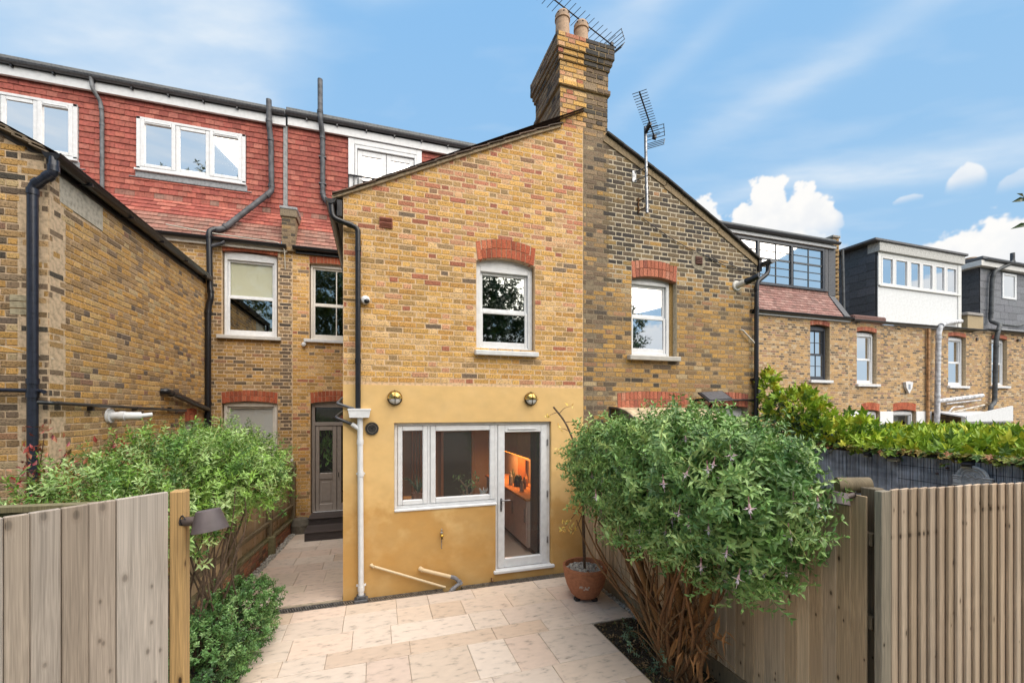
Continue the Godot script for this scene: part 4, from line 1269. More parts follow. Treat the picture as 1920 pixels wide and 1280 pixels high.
# ---------------------------------------------------------------- house on the left
func left_house() -> void:
	var h := thing("terraced_house", "house on the left with brown brick wing and red tiled loft", "house", Vector3(-4, 0, -2.5), "terraced houses of the row")
	var list := []
	var m := MB.new()
	m.col = C(0.72, 0.54, 0.36)
	# end wall of the wing
	var E := frame_at(0, 0, 0.15)
	var ep := PackedVector2Array([Vector2(-6.5, -0.3), Vector2(-2.915, -0.3), Vector2(-2.915, 5.16), Vector2(-3.02, 5.2), Vector2(-6.5, 7.0)])
	wall_face(m, E, [ep], -0.007, 0.25)
	lay(list, E, [ep], -0.3, 6.2, func(x, y): return pick("mixed" if rng.randf() < 0.55 and x < -3.06 else ("dusty" if rng.randf() < 0.5 else "old")))
	# long side wall
	var S := Transform3D(Basis(Vector3.FORWARD, Vector3.UP, Vector3.RIGHT), Vector3(-2.915, 0, 0.15))
	var sp := rect(0.0, 4.55, -0.3, 5.22)
	var panel := PackedVector2Array([Vector2(0.16, 4.80), Vector2(0.94, 4.78), Vector2(0.94, 5.09), Vector2(0.16, 5.12)])
	var slit := opening(3.45, 3.98, 1.2, 2.51, 0.02)
	wall_face(m, S, [sp, slit], -0.007, 0.25)
	lay(list, S, [sp, slit, panel], -0.3, 5.2, func(x, y):
		if x < 0.26: return pick("dusty" if rng.randf() < 0.5 else "old")
		return pick("mixed"))
	# back wall between the wing and the party line
	var B := frame_at(0, 0, -4.4)
	var bp := rect(-7.2, -1.324, -0.3, 6.0)
	var up := opening(-2.66, -1.61, 4.05, 5.95, 0.045)
	var dn := opening(-2.665, -1.615, 0.75, 2.86, 0.05)
	wall_face(m, B, [bp, up, dn], -0.003, 0.25)
	lay(list, B, [bp, up, dn], -0.3, 6.0, func(x, y):
		if x > -1.58: return pick("dusty" if rng.randf() < 0.8 else "old")
		return pick("old" if rng.randf() < 0.6 else "mixed"))
	var wall := put("wall", m, mats["mortar"], h)
	emit(list, "brick", "bricks", wall, mats["brick"], 0.0045, 300)
	arch(h, B, -2.66, -1.61, 5.83, 0.045, 0.13, "red", C(0.3, 0.1, 0.06), 1)
	arch(h, B, -2.665, -1.615, 2.62, 0.05, 0.24, "red", C(0.5, 0.3, 0.2))
	arch(h, S, 3.45, 3.98, 2.27, 0.02, 0.24, "red", C(0.55, 0.33, 0.2))
	window(h, B, -2.635, -1.64, 4.065, 5.74, -0.07, WHITE, "pane_dark", 0.5, [0, 0], 0.055, [0.075, 0.10, 0.10], 0.11, C(0.6, 0.59, 0.57), 1)
	solid("blind", h, "room", C(0.52, 0.52, 0.38), [[-2.56, -1.70, 4.90, 5.74, -4.58, -4.565]])
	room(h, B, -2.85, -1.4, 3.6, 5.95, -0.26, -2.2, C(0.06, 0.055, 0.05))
	window(h, B, -2.64, -1.635, 0.85, 2.62, -0.07, CREAM, "pane", 0.46, [0, 0], 0.06, [0.07, 0.06, 0.08], 0.04)
	solid("blind", h, "room", C(0.50, 0.51, 0.50), [[-2.56, -1.70, 0.95, 2.62, -4.58, -4.565]])
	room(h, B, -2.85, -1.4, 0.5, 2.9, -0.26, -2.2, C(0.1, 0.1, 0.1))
	solid("side_window", h, "paint", C(0.5, 0.48, 0.42), [[-3.02, -2.98, 1.2, 2.27, -3.83, -3.3]])
	# pale patched blocks
	var pm := MB.new()
	pm.col = C(0.58, 0.53, 0.44)
	pm.prism(panel, S, -0.02, 0.004)
	put("cement_panel", pm, mats["cast"], h)
	var pb := MB.new()
	pb.col = C(0.50, 0.43, 0.29)
	for i in 3: pb.bx(-3.235, -3.06, 3.50 + i * 0.072, 3.565 + i * 0.072, 0.13, 0.153 + 0.002 * i, 0.004)
	put("patched_block", pb, mats["mortar"], h)
	# roof of the wing
	var rf := MB.new()
	rf.col = C(0.16, 0.12, 0.085)
	rf.quad(Vector3(-2.82, 5.24, 0.2), Vector3(-6.5, 7.14, 0.2), Vector3(-6.5, 7.14, -4.8), Vector3(-2.82, 5.24, -4.8), Vector3.UP)
	var roof := put("roof", rf, mats["tile"], h)
	for i in 12:
		for k in 2:
			var x := -2.88 - i * 0.135 - k * 0.05
			var mb := MB.new()
			mb.col = C(0.22, 0.165, 0.11) * rng.randf_range(0.8, 1.25)
			var y := 5.215 + (-2.88 - x) * 0.517 + k * 0.028
			mb.beam(Vector3(x, y, 0.10), Vector3(x - 0.16, y + 0.062, 0.10), 0.26, 0.016, Vector3.UP, 0.003)
			put("verge_tile", mb, mats["tile"], roof)
	gutter(h, Vector3(-2.835, 5.20, 0.26), Vector3(-2.835, 5.20, -4.22), 0.075, BLACK)
	solid("fascia", h, "plastic", BLACK, [[-2.912, -2.895, 5.08, 5.24, -4.25, 0.2]], 0.003)
	for i in 5:
		solid("gutter_bracket", h, "plastic", BLACK, [[-2.90, -2.755, 5.12, 5.15, -0.3 - i * 0.9, -0.27 - i * 0.9]])
	# black downpipe round the corner of the wing
	pipe("downpipe", h, [Vector3(-2.835, 5.16, 0.22), Vector3(-2.825, 5.0, 0.24), Vector3(-3.0, 4.83, 0.235), Vector3(-3.0, 0.0, 0.235)], 0.044, C(0.022, 0.027, 0.040), "plastic", [[Vector3(-2.83, 5.04, 0.235), Vector3.UP], [Vector3(-2.87, 4.955, 0.238), Vector3(0.17, 0.17, 0)], [Vector3(-2.96, 4.87, 0.236), Vector3(0.17, 0.17, 0)], [Vector3(-3.0, 4.77, 0.235), Vector3.UP], [Vector3(-3.0, 2.80, 0.235), Vector3.UP], [Vector3(-3.0, 2.66, 0.235), Vector3.UP]], 0.05)
	pipe("waste_pipe", h, [Vector3(-3.6, 2.715, 0.235), Vector3(-2.93, 2.70, 0.235), Vector3(-2.87, 2.69, 0.3)], 0.021, C(0.022, 0.027, 0.040), "plastic", [], 0.03)
	pipe("waste_pipe", h, [Vector3(-3.0, 2.585, 0.24), Vector3(-2.865, 2.575, 0.2), Vector3(-2.865, 2.48, -3.2), Vector3(-2.95, 2.48, -3.25)], 0.021, C(0.035, 0.037, 0.042), "plastic", [[Vector3(-2.865, 2.573, 0.1), Vector3.FORWARD], [Vector3(-2.865, 2.525, -1.5), Vector3.FORWARD]], 0.03)
	for z in [-0.5, -1.5, -2.6]:
		solid("pipe_clip", h, "plastic", BLACK, [[-2.915, -2.86, 2.49, 2.54, z - 0.02, z + 0.02]])
	# soil stack in the corner: black below, grey above
	pipe("soil_pipe", h, [Vector3(-1.85, 9.40, -4.72), Vector3(-1.845, 8.85, -4.72), Vector3(-1.82, 8.5, -4.78), Vector3(-1.81, 7.40, -4.79), Vector3(-2.64, 6.30, -4.42), Vector3(-2.80, 6.22, -4.32)], 0.057, GREY, "rough_plastic", [[Vector3(-1.847, 8.93, -4.72), Vector3.UP], [Vector3(-1.825, 8.55, -4.77), Vector3.UP], [Vector3(-1.815, 7.52, -4.79), Vector3.UP], [Vector3(-1.89, 7.28, -4.75), Vector3(0.8, 1.1, -0.3)], [Vector3(-2.60, 6.36, -4.43), Vector3(0.8, 1.1, -0.3)]], 0.07)
	pipe("soil_pipe", h, [Vector3(-2.76, 6.25, -4.34), Vector3(-2.845, 6.17, -4.27), Vector3(-2.845, 6.0, -4.26), Vector3(-2.83, 5.0, -4.26), Vector3(-2.805, 4.80, -4.25), Vector3(-2.845, 4.66, -4.25), Vector3(-2.86, 4.4, -4.25), Vector3(-2.86, 0.0, -4.25)], 0.055, BLACK, "plastic", [[Vector3(-2.845, 6.05, -4.26), Vector3.UP], [Vector3(-2.815, 4.92, -4.255), Vector3.UP], [Vector3(-2.86, 4.5, -4.25), Vector3.UP], [Vector3(-2.86, 2.62, -4.25), Vector3.UP], [Vector3(-2.86, 2.36, -4.25), Vector3.UP]], 0.08)
	pipe("soil_branch", h, [Vector3(-2.57, 6.03, -4.28), Vector3(-2.60, 5.95, -4.27), Vector3(-2.83, 5.84, -4.26)], 0.035, C(0.05, 0.05, 0.056), "plastic", [], 0.04)
	pipe("soil_branch", h, [Vector3(-2.915, 2.80, -2.35), Vector3(-2.84, 2.80, -2.37), Vector3(-2.84, 2.74, -2.8), Vector3(-2.85, 2.50, -4.2)], 0.05, C(0.025, 0.025, 0.028), "plastic", [[Vector3(-2.84, 2.77, -2.55), Vector3(0, -0.1, -1)]], 0.06)
	# eaves
	gutter(h, Vector3(-7.2, 6.07, -4.27), Vector3(-1.42, 6.04, -4.27), 0.06, BLACK)
	solid("fascia", h, "paint", CREAM, [[-7.2, -1.42, 5.92, 6.06, -4.39, -4.335]], 0.004)
	pipe("cable", h, [Vector3(-3.6, 6.22, -4.30), Vector3(-2.8, 6.13, -4.27), Vector3(-1.46, 6.08, -4.26), Vector3(-1.46, 5.55, -4.38)], 0.012, C(0.5, 0.47, 0.4), "paint", [], 0.2)
	# tiled loft with two white windows
	loft(h, -7.2, -1.54, 8.94, [[-7.4, -5.29, 7.50, 8.64], [-4.34, -2.33, 7.50, 8.625]])
	solid("fascia", h, "paint", WHITE, [[-7.2, -1.53, 8.94, 9.13, -4.86, -4.80]], 0.004)
	gutter(h, Vector3(-7.2, 9.19, -4.75), Vector3(-1.54, 9.20, -4.75), 0.062, GREY)
	solid("roof_edge", h, "lead", C(0.17, 0.175, 0.175), [[-7.2, -1.54, 9.20, 9.33, -9.0, -4.80]], 0.012)
	for i in 9:
		solid("gutter_bracket", h, "plastic", BLACK, [[-6.9 + i * 0.63, -6.87 + i * 0.63, 9.09, 9.16, -4.80, -4.74]])
	var L := frame_at(0, 0, -4.9)
	for q in [[-4.33, -2.34, 7.51, 8.61], [-7.1, -5.30, 7.51, 8.63]]:
		var f := MB.new()
		f.col = WHITE
		var a: float = q[0]
		var b: float = q[1]
		for e in [[a, a + 0.07, q[2], q[3]], [b - 0.07, b, q[2], q[3]], [a, b, q[3] - 0.055, q[3]], [a, b, q[2], q[2] + 0.06]]:
			f.bx(e[0], e[1], e[2], e[3], -4.92, -4.85, 0.006)
		var w := put("window", f, mats["paint"], h)
		var wd := (b - a - 0.14) / 3.0
		for i in 3:
			var x0 := a + 0.07 + i * wd
			var s := MB.new()
			s.col = WHITE
			var t := 0.075
			for e in [[x0, x0 + t, q[2] + 0.06, q[3] - 0.055], [x0 + wd - t, x0 + wd, q[2] + 0.06, q[3] - 0.055], [x0 + t, x0 + wd - t, q[3] - 0.13, q[3] - 0.055], [x0 + t, x0 + wd - t, q[2] + 0.06, q[2] + 0.13]]:
				s.bx(e[0] + 0.002, e[1] - 0.002, e[2], e[3], -4.90, -4.842 if i != 1 else -4.862, 0.008)
			if i != 1: s.bx(x0 + 0.09, x0 + wd - 0.09, q[3] - 0.10, q[3] - 0.08, -4.845, -4.832, 0.003)
			put("sash", s, mats["paint"], w)
			var g := MB.new()
			g.bx(x0 + t - 0.01, x0 + wd - t + 0.01, q[2] + 0.12, q[3] - 0.12, -4.887, -4.883)
			put("pane", g, mats["pane_bright"], w)
		solid("sill", w, "paint", WHITE, [[a - 0.03, b + 0.01, q[2] - 0.03, q[2] + 0.012, -4.9, -4.82]], 0.005)
		solid("lead_apron", w, "lead", C(0.34, 0.35, 0.37), [[a - 0.02, b + 0.03, q[2] - 0.15, q[2] - 0.03, -4.9, -4.866], [a - 0.13, b + 0.12, q[2] - 0.165, q[2] - 0.15, -4.9, -4.862]], 0.003)
		room(h, L, a - 0.1, b + 0.1, 7.2, 8.9, -0.07, -2.5, C(0.42, 0.42, 0.44))
	pipe("downpipe", h, [Vector3(-5.02, 9.15, -4.74), Vector3(-4.99, 8.93, -4.72), Vector3(-4.90, 8.74, -4.80), Vector3(-4.885, 8.5, -4.82), Vector3(-4.88, 6.6, -4.82)], 0.036, C(0.16, 0.165, 0.18), "rough_plastic", [[Vector3(-4.89, 8.62, -4.81), Vector3.UP], [Vector3(-4.885, 8.3, -4.82), Vector3.UP]], 0.05)
	# white boiler flue
	var fl := MB.new()
	fl.col = WHITE
	fl.lathe([Vector2(0.001, 0.03), Vector2(0.09, 0.03), Vector2(0.10, 0.0)], Transform3D(Basis(Vector3.BACK, -PI / 2), Vector3(-2.915, 2.42, -0.93)), 20)
	var t := thing("boiler_flue", "white boiler flue sticking out of the brown side wall", "flue", Vector3(-2.9, 2.42, -0.93))
	put("wall_plate", fl, mats["paint"], t)
	pipe("flue_pipe", t, [Vector3(-2.915, 2.42, -0.93), Vector3(-2.72, 2.42, -0.93), Vector3(-2.60, 2.42, -1.0)], 0.052, WHITE, "paint", [[Vector3(-2.77, 2.42, -0.93), Vector3.RIGHT]])
	pipe("flue_tip", t, [Vector3(-2.60, 2.42, -1.0), Vector3(-2.50, 2.435, -1.06)], 0.03, WHITE, "paint")
	tag(pipe("clothes_line", null, [Vector3(-4.3, 3.30, 0.4), Vector3(-3.3, 3.18, 0.32), Vector3(-2.90, 3.05, 0.1)], 0.004, C(0.6, 0.55, 0.45), "paint", [], 0.2), "thin pale washing line tied to the brown wall's corner", "washing line")

# ---------------------------------------------------------------- houses further along the row
func far_wall(h: Node3D, x0: float, x1: float, top: float, holes: Array, mort: Color, y0 := -0.3) -> void:
	var F := frame_at(0, 0, -4.4)
	var polys := [rect(x0, x1, y0, top)] + holes
	var m := MB.new()
	m.col = mort
	wall_face(m, F, polys, -0.002, 0.25)
	var w := put("wall", m, mats["mortar"], h)
	var list := []
	lay(list, F, polys, maxf(y0, 1.6), top, func(x, y): return pick("far"))
	emit(list, "brick", "bricks", w, mats["brick"], 0.004, 0)

func far_window(h: Node3D, x0: float, x1: float, y0: float, y1: float, col: Color, pane: String, bars: Array, curtain: Color) -> void:
	var F := frame_at(0, 0, -4.4)
	window(h, F, x0, x1, y0, y1, -0.12, col, pane, 0.5, bars, 0.06, [0.09, 0.1, 0.09], 0.07, WHITE)
	room(h, F, x0 - 0.3, x1 + 0.3, y0 - 0.4, y1 + 0.12, -0.26, -1.8, C(0.3, 0.29, 0.28))
	if curtain.a > 0.0:
		var c := MB.new()
		c.col = curtain
		for i in 7:
			var x := x1 - 0.10 - i * 0.05
			c.tube([Vector3(x, y0 + 0.05, -4.72 + 0.03 * (i % 2)), Vector3(x, y1, -4.72 + 0.03 * (i % 2))], 0.032, 6)
		put("curtain", c, mats["room"], h)

func far_houses() -> void:
	var F := frame_at(0, 0, -4.4)
	# third house: steel window in a brown tiled loft
	var d := thing("terraced_house", "house with black steel grid window in its brown tiled loft", "house", Vector3(12, 0, -5), "terraced houses of the row")
	far_wall(d, 7.0, 15.9, 5.50, [opening(14.13, 15.03, 3.46, 5.42, 0.05)], C(0.56, 0.43, 0.28))
	arch(d, F, 14.13, 15.03, 5.27, 0.05, 0.15, "redbrown", C(0.4, 0.2, 0.12), 1)
	far_window(d, 14.16, 14.98, 3.47, 5.20, C(0.045, 0.05, 0.06), "pane_sky", [1, 1], Color(0, 0, 0, 0))
	gutter(d, Vector3(7.0, 5.60, -4.27), Vector3(15.95, 5.60, -4.27), 0.06, BLACK)
	solid("fascia", d, "paint", C(0.5, 0.5, 0.5), [[7.0, 15.95, 5.47, 5.58, -4.40, -4.34]], 0.004)
	loft(d, 8.0, 15.62, 8.12, [[9.0, 15.42, 6.62, 8.12]], "tilebrown", "tilebrown", 5.62, 6.5, -4.9, -4.36, 0.118, 0)
	solid("lead_flashing", d, "lead", C(0.10, 0.105, 0.115), [[15.42, 15.58, 6.62, 8.1, -4.92, -4.84], [15.62, 15.96, 6.5, 8.2, -4.95, -4.86]], 0.006)
	var lf := MB.new()
	lf.col = C(0.10, 0.105, 0.115)
	lf.beam(Vector3(15.79, 6.5, -4.90), Vector3(15.82, 5.66, -4.38), 0.30, 0.05)
	put("lead_flashing", lf, mats["lead"], d)
	var gw := MB.new()
	gw.col = C(0.04, 0.045, 0.055)
	gw.bx(9.0, 15.42, 6.62, 6.70, -4.95, -4.84)
	gw.bx(9.0, 15.42, 8.03, 8.13, -4.95, -4.85)
	for i in 5:
		gw.bx(15.34 - i * 1.48, 15.42 - i * 1.48, 6.70, 8.03, -4.95, -4.85)
	var w := put("steel_window", gw, mats["plastic"], d)
	for i in 4:
		var x0 := 15.42 - (i + 1) * 1.48
		solid("glazing_bar", w, "plastic", C(0.05, 0.055, 0.065), [[x0 + 0.74, x0 + 0.765, 6.70, 8.03, -4.92, -4.88]])
		for k in 4:
			var y := 6.70 + 1.33 * (k + 1) / 5.0
			var t := 0.03 if k == 2 else 0.011
			solid("glazing_bar", w, "plastic", C(0.05, 0.055, 0.065), [[x0 + 0.08, x0 + 1.40, y - t, y + t, -4.921, -4.881]])
		for s in 2:
			var g := MB.new()
			g.bx(x0 + 0.08 + s * 0.68, x0 + 0.74 + s * 0.66, 6.70, 8.03, -4.903, -4.899)
			put("pane", g, mats["pane_bright"], w)
	room(d, frame_at(0, 0, -4.9), 8.8, 15.5, 6.3, 8.15, -0.07, -2.5, C(0.6, 0.6, 0.6))
	solid("fascia", d, "paint", C(0.55, 0.56, 0.58), [[8.0, 15.9, 8.14, 8.26, -4.86, -4.78]], 0.004)
	gutter(d, Vector3(8.0, 8.33, -4.72), Vector3(15.95, 8.33, -4.72), 0.075, C(0.06, 0.065, 0.075))
	solid("roof_edge", d, "lead", C(0.16, 0.17, 0.18), [[8.0, 15.9, 8.34, 8.46, -9.0, -4.78]], 0.012)
	var pm := MB.new()
	pm.col = C(0.34, 0.27, 0.18)
	pm.bx(15.98, 16.26, 5.7, 8.62, -7.0, -4.96)
	var pw := put("party_wall", pm, mats["mortar"], d)
	var pl := []
	lay(pl, frame_at(0, 0, -4.95), [rect(15.97, 16.27, 5.7, 8.62)], 5.7, 8.6, func(x, y): return pick("far"))
	emit(pl, "brick", "bricks", pw, mats["brick"], 0.006, 0)
	for i in 16:
		solid("stepped_brick", pw, "brick", C(0.30, 0.21, 0.10) * rng.randf_range(0.6, 1.2), [[15.96, 16.18, 6.0 + i * 0.15, 6.066 + i * 0.15, -4.96, -4.90]], 0.006)
	solid("coping", d, "cast", C(0.33, 0.30, 0.26), [[15.93, 16.30, 8.62, 8.70, -7.0, -4.92]], 0.01)
	pipe("downpipe", d, [Vector3(16.36, 8.2, -4.9), Vector3(16.36, 5.75, -4.85), Vector3(16.3, 5.5, -4.3)], 0.045, C(0.09, 0.095, 0.105), "rough_plastic")
	var cp := MB.new()
	cp.col = C(0.50, 0.36, 0.24)
	cp.lathe([Vector2(0.15, -0.8), Vector2(0.16, 0.0), Vector2(0.20, 0.05), Vector2(0.20, 0.10), Vector2(0.16, 0.10), Vector2(0.13, -0.1)], frame_at(15.55, 9.72, -8.4), 18)
	tag(put("chimney_pot", cp, mats["clay"]), "pale chimney pot above the roof with the black steel window", "chimney pot", "pots on the far roofs")
	# fourth house: white box dormer with slate cheek
	var e := thing("terraced_house", "house with white panelled box dormer and a dark slate cheek", "house", Vector3(19.5, 0, -5), "terraced houses of the row")
	far_wall(e, 15.9, 23.4, 5.50, [opening(16.33, 17.33, 3.38, 5.33, 0.05), opening(21.31, 22.40, 3.40, 5.42, 0.05), opening(16.55, 17.48, 0.9, 2.69, 0.05), opening(18.18, 19.43, 0.9, 2.70, 0.06)], C(0.56, 0.43, 0.28))
	arch(e, F, 16.33, 17.33, 5.19, 0.05, 0.15, "redbrown", C(0.4, 0.2, 0.12), 1)
	arch(e, F, 21.31, 22.40, 5.28, 0.05, 0.15, "redbrown", C(0.4, 0.2, 0.12), 1)
	arch(e, F, 16.55, 17.48, 2.42, 0.05, 0.27, "red", C(0.5, 0.25, 0.15), 2)
	arch(e, F, 18.18, 19.43, 2.42, 0.06, 0.27, "red", C(0.5, 0.25, 0.15), 2)
	far_window(e, 16.36, 17.30, 3.38, 5.12, WHITE, "pane_bright", [0, 0], C(0.45, 0.45, 0.45))
	far_window(e, 21.34, 22.37, 3.40, 5.22, WHITE, "pane_sky", [0, 0], C(0.5, 0.55, 0.52))
	window(e, F, 16.58, 17.45, 1.0, 2.36, -0.10, WHITE, "pane_dark", 0.5, [0, 0], 0.06, [0, 0, 0], 0.06)
	window(e, F, 18.21, 19.40, 1.0, 2.36, -0.10, WHITE, "pane_dark", 0.5, [0, 0], 0.06, [0, 0, 0], 0.06)
	room(e, F, 16.2, 19.8, 0.8, 2.66, -0.26, -1.8, C(0.2, 0.19, 0.18))
	solid("painted_wall", e, "paint", C(0.8, 0.81, 0.82), [[17.49, 18.17, -0.3, 2.42, -4.41, -4.385], [19.44, 20.3, -0.3, 2.42, -4.41, -4.385], [15.95, 16.54, -0.3, 2.42, -4.41, -4.385]])
	gutter(e, Vector3(15.95, 5.56, -4.27), Vector3(23.4, 5.62, -4.27), 0.055, C(0.05, 0.05, 0.05))
	pipe("downpipe", e, [Vector3(20.0, 5.5, -4.32), Vector3(19.96, 1.6, -4.32)], 0.05, C(0.50, 0.27, 0.12), "rough_plastic", [[Vector3(19.98, 3.9, -4.32), Vector3.UP], [Vector3(20.0, 5.35, -4.32), Vector3.UP]])
	pipe("soil_pipe", e, [Vector3(22.8, 6.02, -4.75), Vector3(21.2, 5.78, -4.4), Vector3(20.45, 5.58, -4.2), Vector3(20.34, 5.3, -4.2), Vector3(20.24, 1.6, -4.2)], 0.085, C(0.60, 0.61, 0.64), "rough_plastic", [[Vector3(20.34, 5.15, -4.2), Vector3.UP], [Vector3(20.27, 3.0, -4.2), Vector3.UP], [Vector3(20.5, 5.6, -4.2), Vector3(1, 0.3, -0.2)]], 0.2)
	pipe("waste_pipe", e, [Vector3(20.3, 2.80, -4.2), Vector3(23.1, 3.03, -4.25)], 0.075, C(0.62, 0.63, 0.66), "rough_plastic")
	pipe("waste_pipe", e, [Vector3(20.8, 2.70, -4.2), Vector3(23.0, 2.86, -4.25)], 0.03, C(0.62, 0.62, 0.64), "rough_plastic")
	pipe("waste_pipe", e, [Vector3(20.9, 2.38, -4.1), Vector3(23.0, 2.66, -4.15)], 0.03, C(0.6, 0.55, 0.48), "rough_plastic")
	pipe("waste_pipe", e, [Vector3(21.6, 2.60, -4.1), Vector3(21.0, 2.58, -4.1), Vector3(20.6, 2.3, -4.1)], 0.025, C(0.6, 0.6, 0.62), "rough_plastic")
	solid("tiled_skirt", e, "tile", C(0.16, 0.08, 0.07), [[16.5, 18.2, 5.6, 5.85, -5.6, -4.6]], 0.05)
	var z := -4.88
	solid("dormer_front", e, "paint", C(0.72, 0.73, 0.74), [[18.18, 23.05, 5.75, 7.08, -5.2, z]], 0.006)
	solid("dormer_frame", e, "paint", C(0.72, 0.72, 0.70), [[18.18, 18.34, 7.08, 8.30, -5.2, z + 0.02], [22.85, 23.06, 5.75, 8.32, -5.2, z + 0.03], [18.18, 23.06, 8.20, 8.34, -5.2, z + 0.015], [18.2, 23.0, 7.06, 7.12, -5.0, z + 0.06]], 0.006)
	solid("dormer_fascia", e, "cast", C(0.56, 0.56, 0.54), [[18.12, 23.15, 8.34, 8.68, -5.2, z + 0.10]], 0.01)
	solid("roof_edge", e, "lead", C(0.13, 0.13, 0.14), [[17.8, 23.25, 8.68, 8.77, -8.0, z + 0.16]], 0.012)
	var xs := [18.36, 19.05, 19.10, 19.86, 19.95, 20.60, 20.65, 21.35, 21.44, 22.08, 22.13, 22.83]
	for i in 6:
		var a: float = xs[i * 2]
		var b: float = xs[i * 2 + 1]
		var s := MB.new()
		s.col = C(0.74, 0.74, 0.74)
		for q in [[a, a + 0.07, 7.12, 8.2], [b - 0.07, b, 7.12, 8.2], [a + 0.07, b - 0.07, 8.12, 8.2], [a + 0.07, b - 0.07, 7.12, 7.20]]:
			s.bx(q[0], q[1], q[2], q[3], z - 0.06, z + 0.015, 0.006)
		var ws := put("dormer_window", s, mats["paint"], e)
		var g := MB.new()
		g.bx(a + 0.06, b - 0.06, 7.18, 8.14, z - 0.03, z - 0.026)
		put("pane", g, mats["pane_sky"], ws)
		if i < 5: solid("mullion", ws, "paint", C(0.7, 0.7, 0.7), [[b, xs[i * 2 + 2], 7.12, 8.2, z - 0.07, z + 0.01]])
	room(e, frame_at(0, 0, z), 18.3, 22.95, 6.9, 8.3, -0.10, -2.0, C(0.6, 0.6, 0.6))
	var list := []
	var ck := Transform3D(Basis(Vector3.BACK, Vector3.UP, Vector3.LEFT), Vector3(18.15, 5.6, -4.95))
	var cb := MB.new()
	cb.col = C(0.05, 0.052, 0.06)
	cb.bx(18.16, 18.22, 5.5, 8.68, -8.0, -4.9)
	var cw := put("slate_cheek", cb, mats["slate"], e)
	hang(list, ck, [rect(-3.0, 0.0, 0.0, 3.06)], 0.0, 3.06, 0.30, 0.6, func(x, y): return pick("slate"), 0.008, 0.03)
	emit(list, "tile", "tiles", cw, mats["slate"], 0.003, 60)
	var al := MB.new()
	al.col = C(0.74, 0.74, 0.76)
	al.prism(PackedVector2Array([Vector2(-0.20, 0.18), Vector2(-0.16, -0.02), Vector2(0, -0.24), Vector2(0.16, -0.02), Vector2(0.20, 0.18), Vector2(0.0, 0.21)]), frame_at(18.9, 3.3, -4.39), 0.0, 0.09)
	var at := thing("alarm_box", "white shield shaped alarm box on the far brick wall", "alarm box", Vector3(18.9, 3.2, -4.39))
	put("cover", al, mats["paint"], at)
	solid("emblem", at, "paint", C(0.25, 0.28, 0.34), [[18.84, 18.95, 3.22, 3.40, -4.301, -4.297]])
	# white lean-to on the ground floor
	var c := thing("lean_to", "white glazed lean-to against the far brick wall", "lean-to", Vector3(21.8, 0, -3.8))
	solid("wall", c, "paint", C(0.78, 0.79, 0.80), [[20.42, 23.2, -0.3, 1.3, -4.38, -3.5], [20.42, 23.2, 2.0, 2.2, -3.6, -3.5], [20.42, 20.6, 1.3, 2.0, -3.6, -3.5], [21.2, 21.45, 1.3, 2.0, -3.6, -3.5], [22.1, 22.35, 1.3, 2.0, -3.6, -3.5], [23.0, 23.2, 1.3, 2.0, -3.6, -3.5]], 0.004)
	var rf := MB.new()
	rf.col = C(0.72, 0.73, 0.75)
	rf.beam(Vector3(21.8, 2.22, -3.46), Vector3(21.8, 2.40, -4.37), 2.9, 0.05)
	rf.prism(PackedVector2Array([Vector2(20.42, 2.05), Vector2(23.2, 2.05), Vector2(23.2, 2.62), Vector2(20.42, 2.26)]), frame_at(0, 0, 0), -3.5, -3.44)
	put("roof", rf, mats["paint"], c)
	for q in [[20.6, 21.2], [21.45, 22.1], [22.35, 23.0]]:
		var g := MB.new()
		g.bx(q[0], q[1], 1.3, 2.0, -3.56, -3.55)
		put("pane", g, mats["pane_dark"], c)
	# fifth house: slate hung dormer
	var f := thing("terraced_house", "house with grey slate hung dormer at the picture's right edge", "house", Vector3(27, 0, -5), "terraced houses of the row")
	far_wall(f, 23.4, 34.0, 5.62, [opening(24.05, 25.10, 3.44, 5.48, 0.05)], C(0.56, 0.43, 0.28))
	arch(f, F, 24.05, 25.10, 5.33, 0.05, 0.15, "redbrown", C(0.4, 0.2, 0.12), 1)
	far_window(f, 24.08, 25.07, 3.44, 5.27, WHITE, "pane_sky", [0, 0], C(0.5, 0.55, 0.52))
	solid("vent", f, "plastic", C(0.08, 0.06, 0.05), [[23.0, 23.12, 5.2, 5.32, -4.39, -4.36], [25.75, 25.9, 5.3, 5.4, -4.39, -4.33]], 0.01)
	gutter(f, Vector3(23.4, 5.66, -4.27), Vector3(34.0, 5.72, -4.27), 0.06, BLACK)
	solid("fascia", f, "paint", C(0.4, 0.4, 0.4), [[24.3, 34.0, 5.68, 5.76, -4.9, -4.34]], 0.004)
	pipe("soil_pipe", f, [Vector3(26.2, 9.12, -4.7), Vector3(26.2, 8.72, -4.7), Vector3(25.05, 8.25, -4.75), Vector3(24.95, 7.9, -4.78), Vector3(24.85, 6.15, -4.78), Vector3(24.4, 5.9, -4.3), Vector3(24.1, 5.55, -4.25), Vector3(24.0, 5.2, -4.25), Vector3(23.9, 2.75, -4.25), Vector3(23.3, 2.6, -4.1), Vector3(23.25, 1.8, -4.1)], 0.075, C(0.07, 0.075, 0.085), "rough_plastic", [[Vector3(26.2, 8.76, -4.7), Vector3.UP], [Vector3(24.98, 8.05, -4.77), Vector3.UP], [Vector3(24.88, 6.5, -4.78), Vector3.UP], [Vector3(24.0, 5.0, -4.25), Vector3.UP], [Vector3(23.95, 4.0, -4.25), Vector3.UP]], 0.15)
	pipe("waste_pipe", f, [Vector3(24.6, 5.98, -4.5), Vector3(26.3, 6.0, -4.6), Vector3(27.6, 6.3, -4.7)], 0.06, C(0.09, 0.095, 0.105), "rough_plastic", [], 0.2)
	var sb := MB.new()
	sb.col = C(0.06, 0.062, 0.07)
	sb.bx(24.42, 33.0, 5.7, 8.40, -8.0, -4.92)
